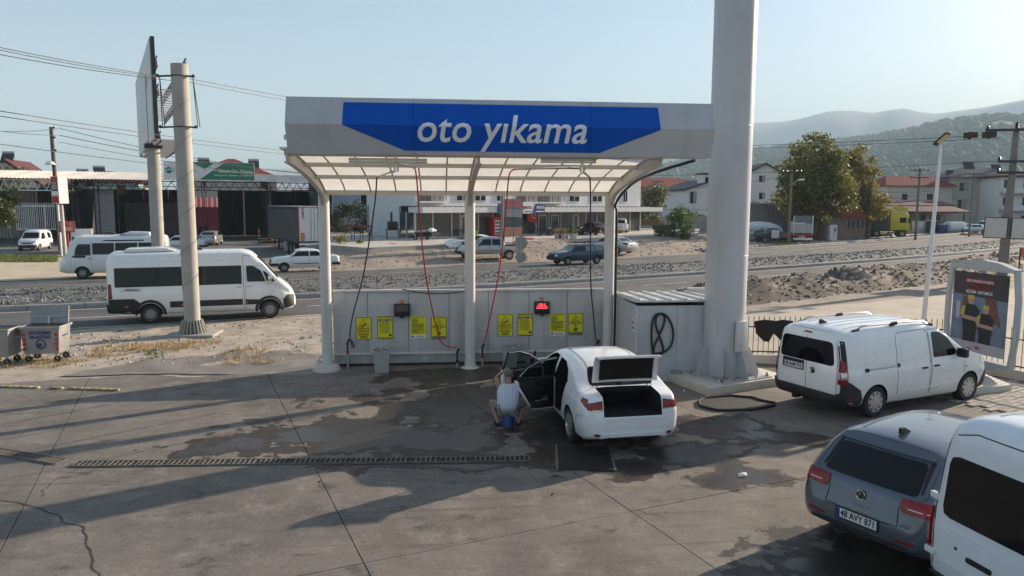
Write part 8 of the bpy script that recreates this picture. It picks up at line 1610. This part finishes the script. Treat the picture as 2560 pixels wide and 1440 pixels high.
# white street lamp
p = gp(2308,818); lt = thing('street_lamp','slim white street lamp with flat head on the right','street lamp',p,0); h_ = hz(2352,365,p); d_ = dp(2352,365,(p - CAM).dot(_f)) - p; tp_ = Vector((d_.x,d_.y,h_)); hd_ = dp(2338,340,(p - CAM).dot(_f)) - p; LW = mat('lamp_white',(.68,.67,.65),.45,var=.05)
MB().tube([(0,0,0),tp_ * .5,tp_ * .96,tp_ + Vector((-.02,-.02,.12))],[.085,.07,.05,.04],12).build('pole',LW,lt,smooth=35); he = MB().box((0,0,0),(.24,.62,.07),taper=.8).build('lamp_head',BLACK,lt,bevel=.02,smooth=30); he.location = tp_ + Vector((-.12,-.18,.30)); he.rotation_euler = (R(-42),R(12),R(20)); box('lens',(0,-.04,-.04),(.18,.42,.02),mat('lamp_lens',(.45,.38,.16),.3),he); box('base',(0,0,.1),(.3,.3,.2),CONCL,lt)
# utility pole right
p = gp(2503,703); up_ = thing('utility_pole','large concrete power pole with cross arms at the right edge','pole',p,R(-33)); h_ = hz(2541,325,p); up_.rotation_euler = (0,R(1.0),R(-33)); MB().box((0,0,h_ / 2),(.52,.42,h_),taper=.5).build('shaft',OLDC,up_)
for z,L_ in ((h_,3.0),(hz(2530,404,p),1.5),(hz(2528,432,p),1.5)):
    am = box('cross_arm',(0,-.2,z),(L_,.12,.14),DARK,up_)
    for sx in (-.46,.46): MB().lathe([(.03,0),(.1,.03),(.05,.08),(.1,.12),(.04,.2)],(sx * L_,0,.07),10).build('insulator',INSU,am)
for k,(x,y) in enumerate(((-2.2,-.3),(-1.3,-.4),(.9,-.4))): b = MB(); b.cyl((x - .35,y,h_ - .28),(x + .35,y,h_ - .25),.17,.17,12); b.cyl((x - .1,y,h_ - .28),(x + .05,y,h_ - .28),.22,n=12); b.build('strain_insulator',INSU,up_,smooth=35)
MB().lathe([(.03,0),(.12,.05),(.06,.12),(.12,.18),(.06,.25),(.1,.3),(.02,.36)],(0,-.1,h_ + .08),10).build('top_insulator',INSU,up_); z = hz(2520,570,p)
for x in (-.55,.75): bx_ = box('notice_board',(x,-.28,z),(1.05,.1,1.1),mat('board_pale',(.50,.49,.47),.6),up_); box('board_frame',(0,.02,0),(1.15,.08,1.2),DARK,bx_)
# other poles
def upole(px,py,top,label,arms=1,lamp=False,r=.16,m=OLDC):
    p = gp(px,py); t = thing('utility_pole',label,'pole',p,R(-20)); h_ = hz(px,top,p); MB().cyl((0,0,0),(0,0,h_),r,r * .7,10).build('shaft',m,t,smooth=35)
    for k in range(arms):
        z = h_ - .3 - k * .9; am = box('cross_arm',(0,-.15,z),(2.2,.1,.1),DARK,t)
        for sx in (-.95,-.5,.5,.95): MB().ball((sx,0,.14),.09,6,4).build('insulator',INSU,am)
    if lamp: MB().tube([(0,0,h_ - 1.6),(.7,-.2,h_ - 1.2)],.05,6).build('lamp_arm',GALV,t); MB().ball((1.0,-.28,h_ - 1.15),.3,8,5,(1.3,.6,.4)).build('lamp',WHITEP,t)
    return p,h_
PA = upole(1971,608,424,'grey concrete lamp pole in front of the plane tree',1,True); PB = upole(2288,600,420,'concrete pole with cross arms right of the yellow lorry',2); PC = upole(2422,592,430,'slim concrete pole in front of the apartment block',1,r=.13); PD = upole(1641,578,450,'far concrete pole behind the round tree',1,True); PE = upole(1729,580,465,'short dark pole in front of the white house',1,r=.15)
CABM = mat('cable_black',(.03,.03,.032),.6,var=0)
def cable(a,b,sag,r,label): tag(MB().tube(catenary(dp(*a),dp(*b),sag,20),r,4).build('overhead_cable',CABM),label,'cable','overhead cables')
cable((-60,106,20),(399,190,25.4),.05,.014,'uppermost cable left of the concrete pole'); cable((-60,112,20),(399,193,25.4),.07,.014,'second cable left of the concrete pole'); cable((-60,125,20),(475,206,25.4),.08,.014,'third cable passing the concrete pole top'); cable((474,197,25.4),(1000,283,45),.1,.016,'upper cable running from the concrete pole to the canopy'); cable((475,206,25.4),(1000,293,45),.1,.014,'lower cable running from the concrete pole to the canopy')
cable((-60,268,20),(1000,398,45),.25,.014,'upper cable of the pair crossing below the billboard top'); cable((-60,281,20),(1000,405,45),.25,.014,'lower cable of the pair crossing below the billboard top')
cable((-80,322,50),(143,322,65),.2,.03,'thin cable reaching the timber pole from the left'); cable((-80,315,50),(143,338,65),.15,.03,'second cable reaching the timber pole'); cable((146,320,65),(900,445,90),.8,.03,'top cable leaving the timber pole to the right'); cable((148,338,65),(900,440,90),.7,.035,'middle cable leaving the timber pole'); cable((-60,352,40),(900,450,80),.4,.03,'lowest long cable above the workshop roof'); cable((148,355,65),(900,455,90),.6,.025,'bottom cable leaving the timber pole')
cable((1200,345,150),(2474,338,44),1.2,.022,'uppermost cable to the right power pole'); cable((1200,352,150),(2500,345,44),1.2,.022,'second cable to the right power pole'); cable((1200,425,140),(2505,402,44),1.0,.02,'thin cable to the middle cross arm'); cable((1972,428,88),(2425,452,112),1.2,.035,'upper cable between lamp pole and far slim pole'); cable((1972,436,88),(2425,462,112),1.6,.035,'lower cable between lamp pole and far slim pole'); cable((1500,520,100),(2425,470,112),1.3,.03,'low cable crossing in front of the plane tree'); cable((2288,440,104),(2505,432,44),.6,.02,'cable from the lorry pole to the right power pole'); cable((1500,470,120),(1972,440,88),.8,.03,'cable reaching the lamp pole from the left')
# ---- advertising frame with poster
Lp,Rp = dp(2371,770,19.4),dp(2544,780,17.4); dv = Vector((Rp.x - Lp.x,Rp.y - Lp.y,0)); AW = dv.length; aa = math.atan2(dv.y,dv.x); af = thing('poster_stand','grey curved poster frame with a staff photograph by the fence','billboard',((Lp.x + Rp.x) / 2,(Lp.y + Rp.y) / 2,0),aa); ADM = mat('frame_silver',(.42,.44,.46),.4,metal=.3,var=.06); z0,z1 = .55,2.78
for sx in (-1,1): MB().tube([(sx * AW * .46,0,z0 - .1),(sx * AW * .505,0,z0 + .7),(sx * AW * .505,0,z1 - .7),(sx * AW * .46,0,z1)],.075,8).build('side_rail',ADM,af,smooth=True)
for z,s in ((z1,1),(z0 - .1,-1)): b = MB(); b.prism([(-AW * .47,z - .06 * s),(AW * .47,z - .06 * s),(AW * .47,z + .02 * s),(AW * .25,z + .15 * s),(0,z + .2 * s),(-AW * .25,z + .15 * s),(-AW * .47,z + .02 * s)],'y',-.1,.1); b.build('curved_rail',ADM,af)
MB().cyl((-.05,.06,0),(-.05,.06,z1 + .1),.07,n=12).build('pole',ADM,af,smooth=35); PW,PH = AW * .80,z1 - z0 - .22; zc = (z0 + z1) / 2 - .02
ps_ = box('poster',(-.02,-.05,zc),(PW,.01,PH),mat('poster_dark',(.055,.045,.05),.6,var=.3,scale=2),af)
def pp(name,pts,m,k): return MB().prism([(x * PW,z * PH) for x,z in pts],'y',-.008 - k * .002,-.006 - k * .002).build(name,m,ps_)
PBL = mat('poster_blue',(.16,.20,.27),.6,var=.25,scale=3); PBR = mat('poster_brown',(.16,.07,.05),.6,var=.2); PLT = mat('poster_light',(.45,.43,.45),.6,var=.1); PSK = mat('poster_skin',(.45,.27,.2),.6); PYE = mat('poster_yellow',(.55,.42,.06),.6); PDK = mat('poster_black',(.02,.02,.022),.6)
pp('backdrop',[(-.5,-.38),(.5,-.38),(.5,.18),(-.5,.22)],PBL,0); pp('curtain',[(-.32,-.1),(-.2,-.1),(-.18,.2),(-.3,.2)],PBR,1); pp('curtain',[(.18,-.05),(.42,-.15),(.30,.2),(.1,.2)],PBR,1); pp('bright_gap',[(-.42,-.1),(-.35,-.1),(-.35,.12),(-.42,.12)],PLT,1); pp('floor_strip',[(-.5,-.5),(.5,-.5),(.5,-.375),(-.5,-.365)],PLT,1)
def pfig(cx,zh,s):
    pp('trousers',[(cx - .12 * s,-.37),(cx + .12 * s,-.37),(cx + .12 * s,zh - .32 * s),(cx - .12 * s,zh - .32 * s)],PDK,2); pp('shirt',[(cx - .13 * s,zh - .36 * s),(cx + .13 * s,zh - .36 * s),(cx + .17 * s,zh - .12 * s),(cx + .07 * s,zh - .05 * s),(cx - .07 * s,zh - .05 * s),(cx - .17 * s,zh - .12 * s)],PDK,3); pp('sleeve',[(cx - .19 * s,zh - .2 * s),(cx - .12 * s,zh - .2 * s),(cx - .1 * s,zh - .07 * s),(cx - .17 * s,zh - .1 * s)],PYE,4); pp('arms',[(cx - .17 * s,zh - .24 * s),(cx + .17 * s,zh - .26 * s),(cx + .17 * s,zh - .21 * s),(cx - .17 * s,zh - .19 * s)],PSK,5); pp('face',[(cx - .055 * s,zh - .02 * s),(cx - .045 * s,zh - .05 * s),(cx + .045 * s,zh - .05 * s),(cx + .055 * s,zh - .02 * s),(cx + .055 * s,zh + .03 * s),(cx - .055 * s,zh + .03 * s)],PSK,5); pp('cap',[(cx - .07 * s,zh + .02 * s),(cx + .07 * s,zh + .02 * s),(cx + .05 * s,zh + .065 * s),(cx - .05 * s,zh + .065 * s)],PYE,6)
pfig(-.14,.15,1.0); pfig(.14,.05,.9)
pp('red_banner',[(-.27,.37),(.25,.37),(.25,.415),(-.27,.415)],mat('poster_red',(.40,.04,.06),.6),2); text('print','KOÇ TOPLULUĞU 100 YAŞINDA',.08,WHITEP,ps_,(0,-.02,.392 * PH),width=PW * .48,bold=.01); text('print','YÜZLERLE DOLU',.1,REDP,ps_,(.0,-.02,.295 * PH),width=PW * .46); text('print','Unutulmaz',.1,REDP,ps_,(0,-.02,.335 * PH),width=PW * .34,shear=.3); text('print','BİZİM 100\'ÜMÜZ',.1,WHITEP,ps_,(0,-.02,.255 * PH),width=PW * .48,bold=.01); text('print','Koç',.07,BLACKP,ps_,(-.12 * PW,-.02,-.455 * PH),bold=.01); text('print','100',.1,REDP,ps_,(.02 * PW,-.02,-.435 * PH),bold=.01)
o = MB().prism([(12.0,15.3),(13.2,15.6),(13.4,16.7),(12.3,16.5)],'z',0,.18).build('stand_plinth',mat('whitewashed_concrete',(.5,.5,.5)),bevel=.015,smooth=30); tag(o,'low white plinth in front of the poster stand','plinth')
p = gp(2545,700); t = thing('road_flag_sign','orange roadworks plate on a post at the right edge','sign',p,R(-20)); MB().cyl((0,0,0),(0,0,1.9),.04,n=8).build('post',SOOT,t); box('plate',(.35,0,1.6),(.7,.03,.55),mat('orange_plate',(.55,.13,.06),.5),t)
# ---- wheeled metal bins
BINM = mat('galvanised_bin',(.30,.30,.29),.5,metal=.25,var=.18,scale=2.5)
def metal_bin(p,rz,label,lid,writing):
    t = thing('metal_bin',label,'bin',p,rz,'galvanised wheeled bins'); t.scale = (.86,.86,.9); b = MB(); b.box((0,0,.66),(1.0,.74,.80),taper=1.12); b.build('body',BINM,t,bevel=.015,smooth=30)
    for a_,c_ in (((0,-.44,1.06),(1.2,.06,.07)),((0,.44,1.06),(1.2,.06,.07)),((-.58,0,1.06),(.06,.86,.07)),((.58,0,1.06),(.06,.86,.07))): box('rim',a_,c_,BINM,t,bevel=.012)
    box('dark_inside',(0,0,1.07),(1.08,.8,.02),BLACK,t)
    if lid: l_ = box('open_lid',(-.05,.46,1.33),(1.12,.05,.55),BINM,t,rx=R(-12)); box('lid_rail',(0,-.05,-.05),(.9,.03,.03),GALV,l_); box('lid_latch',(0,-.05,-.2),(.08,.04,.28),GALV,l_)
    for x in (-.42,.42):
        for y in (-.3,.3): w__ = MB().lathe([(.03,-.03),(.1,-.03),(.1,.03),(.03,.03)],(x,y,.1),12,'y').build('castor',TYRE,t); MB().bar((x,y,.1),(x,y,.28),.06).build('fork',GALV,w__)
    for sx in (-1,1): MB().tube([(sx * .56,-.1,.8),(sx * .66,-.1,.8),(sx * .66,.1,.8),(sx * .56,.1,.8)],.015,6).build('handle',GALV,t)
    if writing:
        text('print','SEYDİKEMER',.13,BLUEP,t,(0,-.425,.90),(R(90 - 4),0,0),width=.66,bold=.02); text('print','BELEDİYESİ',.13,BLUEP,t,(0,-.417,.77),(R(90 - 4),0,0),width=.6,bold=.02); MB().tube([(.13 * math.cos(6.283 * k / 24),-.405,.56 + .13 * math.sin(6.283 * k / 24)) for k in range(25)],.016,5).build('emblem',BLUEP,t); MB().ball((-.03,-.405,.54),.06,8,5,(1,.15,1)).build('emblem_mark',BLUEP,t)
        for sx in (-1,1):
            for k in range(4): box('reflective_stripe',(sx * .47,-.405 - k * .006,.42 + k * .145),(.09,.012,.08),REDP,t,ry=R(-14))
q = gp(103,908); metal_bin((q.x,q.y + .35,.01),R(3),'galvanised bin with raised lid and red striped corners',True,True); q = gp(-22,916); metal_bin((q.x,q.y + .3,.01),R(2),'galvanised bin cut off by the left edge',False,False)
# ================================================================== PEOPLE
def skinmesh(nodes,edges,mats,name,sub=2):
    """nodes: name -> (pos, radius)"""
    ks = list(nodes); me = bpy.data.meshes.new(name); me.from_pydata([tuple(nodes[k][0]) for k in ks],[(ks.index(a),ks.index(b)) for a,b in edges],[]); o = bpy.data.objects.new('tmp',me); col.objects.link(o); o.modifiers.new('s','SKIN')
    for i,k in enumerate(ks):
        r = nodes[k][1]; r = r if isinstance(r,tuple) else (r,r); me.skin_vertices[0].data[i].radius = r; me.skin_vertices[0].data[i].use_root = (i == 0)
    md = o.modifiers.new('d','SUBSURF'); md.levels = sub; md.render_levels = sub; r = bpy.data.meshes.new_from_object(o.evaluated_get(bpy.context.evaluated_depsgraph_get())); bpy.data.objects.remove(o); r.materials.clear(); r.materials.append(mats); r.name = name; return r
DCL = mat('dark_cloth',(.025,.025,.03),.9); SKIN = mat('sunburnt_skin',(.36,.19,.125),.55,var=.1); HAIR = mat('grey_hair',(.16,.14,.125),.9,var=.4,scale=30); HAIRD = mat('dark_hair',(.02,.016,.013),.8)
def person(label,loc,rz,J,shirt,trousers,hair,shorts=False,sleeveless=False,hands=True,shoe=None,fat=0):
    t = thing('person',label,'person',loc,rz); t.scale = (1 - .07 * fat,) * 3; V = lambda k: Vector(J[k]); nd = {}; ed = []
    nd['pel'] = (V('pel'),.13); nd['bel'] = (V('pel').lerp(V('chest'),.5),.125); nd['chest'] = (V('chest'),(.15,.12)); nd['neck'] = (V('neck'),.058); hv = (V('head') - V('neck')).normalized(); nd['jaw'] = (V('head') - hv * .045 + Vector(J.get('face',(0,.03,0))),.068); nd['head'] = (V('head') + hv * .01,.088); nd['crown'] = (V('head') + hv * .075,.07); ed += [('pel','bel'),('bel','chest'),('chest','neck'),('neck','jaw'),('jaw','head'),('head','crown')]
    for s in 'LR':
        nd['sh' + s] = (V('sh' + s),.062); nd['el' + s] = (V('el' + s),.043); nd['wr' + s] = (V('wr' + s),.03); d = (V('wr' + s) - V('el' + s)).normalized(); nd['pm' + s] = (V('wr' + s) + d * .06,(.036,.022)); ed += [('chest','sh' + s),('sh' + s,'el' + s),('el' + s,'wr' + s),('wr' + s,'pm' + s)]
        x = d.orthogonal().normalized()
        if hands:
            for f,(o_,ln) in enumerate(((-.027,.062),(-.009,.078),(.009,.074),(.026,.058))): nd['f%d%s' % (f,s)] = (V('wr' + s) + d * .095 + x * o_,.0095); nd['g%d%s' % (f,s)] = (V('wr' + s) + d * (.095 + ln) + x * o_ * 1.25 + d.cross(x) * .022,.008); ed += [('pm' + s,'f%d%s' % (f,s)),('f%d%s' % (f,s),'g%d%s' % (f,s))]
            nd['t' + s] = (V('wr' + s) + d * .055 - x * .055 + d.cross(x) * .02,.011); nd['u' + s] = (V('wr' + s) + d * .09 - x * .068 + d.cross(x) * .03,.009); ed += [('pm' + s,'t' + s),('t' + s,'u' + s)]
        nd['hp' + s] = (V('hp' + s),.095); nd['kn' + s] = (V('kn' + s),.062); nd['cf' + s] = (V('kn' + s).lerp(V('an' + s),.35),.055); nd['an' + s] = (V('an' + s),.038); nd['he' + s] = (V('an' + s) + (V('an' + s) - V('to' + s)).normalized() * .04 - Vector((0,0,.03)),.035); nd['to' + s] = (V('to' + s),(.042,.026)); ed += [('pel','hp' + s),('hp' + s,'kn' + s),('kn' + s,'cf' + s),('cf' + s,'an' + s),('an' + s,'to' + s)]; nd.pop('he' + s)
    link_mesh('body',skinmesh(nd,ed,SKIN,'body'),None,t,smooth='full')
    sn = {'b': (V('pel') - Vector((0,.06 * fat,.10 * fat)),.17 + .07 * fat),'c': (V('pel').lerp(V('chest'),.5) - Vector((0,.03,0)),.175 + .07 * fat),'d': (V('chest'),.175 + .055 * fat),'n': (V('chest').lerp(V('neck'),.62),.085)}; se = [('b','c'),('c','d'),('d','n')]
    for s in 'LR':
        sn['s' + s] = (V('sh' + s),.078 + .02 * fat); se.append(('d','s' + s))
        if not sleeveless: sn['e' + s] = (V('sh' + s).lerp(V('el' + s),.6),.062); se.append(('s' + s,'e' + s))
    link_mesh('shirt',skinmesh(sn,se,shirt,'shirt'),None,t,smooth='full'); tn = {'p': (V('pel') - Vector((0,0,.02)),(.165,.15))}; te = []
    for s in 'LR':
        tn['h' + s] = (V('hp' + s),.115); tn['k' + s] = (V('hp' + s).lerp(V('kn' + s),.85 if shorts else 1),.088 if shorts else .078); te += [('p','h' + s),('h' + s,'k' + s)]
        if not shorts: tn['a' + s] = (V('an' + s) + Vector((0,0,.03)),.06); te.append(('k' + s,'a' + s))
    link_mesh('shorts' if shorts else 'trousers',skinmesh(tn,te,trousers,'trousers'),None,t,smooth='full')
    h = V('head'); b = MB(); b.ball((0,0,0),1,14,9); o = b.build('hair',hair,t,smooth='full'); o.scale = (.093,.104,.088); o.location = h + hv * .038 - Vector(J.get('face',(0,.03,0))) * .55; o.rotation_euler = (R(-12),0,0)
    for s in (-1,1): e = MB().ball((0,0,0),.028,7,5,(.45,.8,1.15)).build('ear',SKIN,t,smooth='full'); e.location = h + Vector((s * .088,0,-.02))
    fv = Vector(J.get('face',(0,.03,0))).normalized(); MB().ball(h + fv * .10 - hv * .02,.016,6,4,(.8,1.4,1.2)).build('nose',SKIN,t,smooth='full')
    for s in 'LR':
        d = (V('to' + s) - V('an' + s)); d.z = 0; d.normalize(); c_ = V('an' + s).lerp(V('to' + s),.5); ss = MB().box((0,0,0),(.10,.27,.03)).build('sandal' if shorts else 'shoe',shoe or BLACK,t,bevel=.012); ss.location = (c_.x,c_.y,.017); ss.rotation_euler = (0,0,math.atan2(-d.x,d.y))
        for k in (-.05,.05): MB().tube([(-.052,k,.0),(-.04,k,.055),(0,k,.075),(.04,k,.055),(.052,k,0)],.012,5).build('strap',shoe or BLACK,ss)
    return t
STRIPE = bpy.data.materials.new('striped_cotton'); STRIPE.use_nodes = True; sn_ = STRIPE.node_tree; sb = sn_.nodes['Principled BSDF']; sb.inputs['Roughness'].default_value = .85; wv = sn_.nodes.new('ShaderNodeTexWave'); wv.inputs['Scale'].default_value = 11; wv.inputs['Distortion'].default_value = .6; wv.bands_direction = 'X'; tc_ = sn_.nodes.new('ShaderNodeTexCoord'); cr = sn_.nodes.new('ShaderNodeValToRGB'); cr.color_ramp.elements[0].color = (.16,.20,.42,1); cr.color_ramp.elements[1].color = (.72,.73,.76,1); cr.color_ramp.elements[0].position = .12; cr.color_ramp.elements[1].position = .3
sn_.links.new(tc_.outputs['Object'],wv.inputs['Vector']); sn_.links.new(wv.outputs['Fac'],cr.inputs[0]); sn_.links.new(cr.outputs[0],sb.inputs['Base Color'])
CAMO = mat('camouflage_cotton',(.10,.105,.075),.9,var=.5,scale=9,c2=(.34,.33,.29))
SQ = dict(pel=(0,.02,.36),chest=(.0,.17,.70),neck=(.01,.25,.90),head=(.015,.31,1.02),face=(.01,.03,-.012),shL=(-.20,.20,.80),elL=(-.25,.36,.96),wrL=(-.10,.50,1.04),shR=(.20,.20,.80),elR=(.30,.36,.60),wrR=(.22,.58,.62),hpL=(-.12,.05,.34),knL=(-.36,.34,.46),anL=(-.21,-.02,.08),toL=(-.24,.15,.035),hpR=(.12,.05,.34),knR=(.36,.34,.46),anR=(.21,-.02,.08),toR=(.24,.15,.035))
person('man in striped sleeveless shirt and camouflage shorts squatting by the open car door',(1.30,13.93,.012),R(-4),SQ,STRIPE,CAMO,HAIR,True,True,fat=1)
t = thing('blue_stool','low blue plastic stool under the squatting man','stool',(1.30,14.0,.012)); MB().lathe([(.0,.20),(.115,.20),(.12,.18),(.13,.0)],n=16).build('shell',mat('blue_plastic',(.02,.06,.20),.45),t,smooth=35)
ST_ = dict(pel=(0,0,.95),chest=(0,.02,1.32),neck=(0,.03,1.50),head=(0,.05,1.63),shL=(-.2,0,1.42),elL=(-.28,0,1.13),wrL=(-.26,.12,.90),shR=(.2,0,1.42),elR=(.30,.04,1.15),wrR=(.42,.18,1.0),hpL=(-.1,0,.9),knL=(-.12,.04,.50),anL=(-.13,-.02,.08),toL=(-.14,.14,.035),hpR=(.1,0,.9),knR=(.14,.08,.50),anR=(.16,.02,.08),toR=(.18,.18,.035))
person('workman in an orange vest standing on the far kerb',gp(2465,590),R(-60),ST_,mat('vest_orange',(.40,.20,.08),.8),DCL,HAIRD,hands=False)
BEND = dict(ST_,chest=(0,.28,1.22),neck=(0,.42,1.32),head=(0,.52,1.38),shL=(-.2,.34,1.25),elL=(-.24,.45,1.0),wrL=(-.2,.6,.85),shR=(.2,.34,1.25),elR=(.24,.45,1.0),wrR=(.2,.6,.85))
for k,(px,dd,rz,lab,sh_) in enumerate(((314,73,-.6,'person in turquoise shirt bending over in the workshop',mat('turquoise_cotton',(.04,.30,.36),.8)),(432,80,.4,'person in dark clothes leaning over the workbench',DCL),(501,88,.2,'left of two dark figures against the pink hut',DCL),(517,88,-.2,'right of two dark figures against the pink hut',DCL))): person(lab,gd(px,dd),rz,BEND if k < 2 else ST_,sh_,DCL,HAIRD,hands=False)
person('person in a lime green vest standing behind the police car',gp(1188,622,.7),R(180),ST_,mat('lime_vest',(.16,.55,.05),.7),DCL,HAIRD,hands=False)
SIT = dict(ST_,pel=(0,0,.5),chest=(0,.02,.86),neck=(0,.04,1.04),head=(0,.06,1.17),shL=(-.2,0,.96),elL=(-.26,.1,.72),wrL=(-.15,.3,.75),shR=(.2,0,.96),elR=(.26,.1,.72),wrR=(.15,.3,.75),hpL=(-.1,.05,.48),knL=(-.14,.45,.5),anL=(-.14,.42,.08),toL=(-.14,.58,.035),hpR=(.1,.05,.48),knR=(.14,.45,.5),anR=(.14,.42,.08),toR=(.14,.58,.035))
p = gpt(1191,594); person('man in brown sitting at the table behind the pickup',p,R(-120),SIT,mat('brown_cotton',(.14,.11,.09),.9),DCL,HAIRD,hands=False); t = thing('cafe_stool','dark stool under the man at the terrace table','stool',p); box('seat',(0,0,.40),(.4,.4,.05),PLAN,t)
for x in (-.16,.16):
    for y in (-.16,.16): box('leg',(x,y,.19),(.04,.04,.38),DARK,t)
# litter on the forecourt
for k,(x,y,s) in enumerate(((4.68,10.9,.16),(5.55,16.2,.06),(-1.9,11.2,.05),(1.6,10.4,.05))):
    b = MB(); b.add([(0,0,.0),(s,.02,.01),(s * 1.1,s * .7,.03),(s * .3,s * .8,.012),(s * .5,s * .35,.035)],[(0,1,4),(1,2,4),(2,3,4),(3,0,4)]); o = b.build('litter_scrap',WHITEP if k < 2 else DARK); o.location = (x,y,.022); tag(o,('white plastic scrap in the puddle behind the saloon','small white scrap beside the plinth','dark leaf on the concrete left of the drain end','dark leaf on the concrete below the drain cover')[k],'litter')
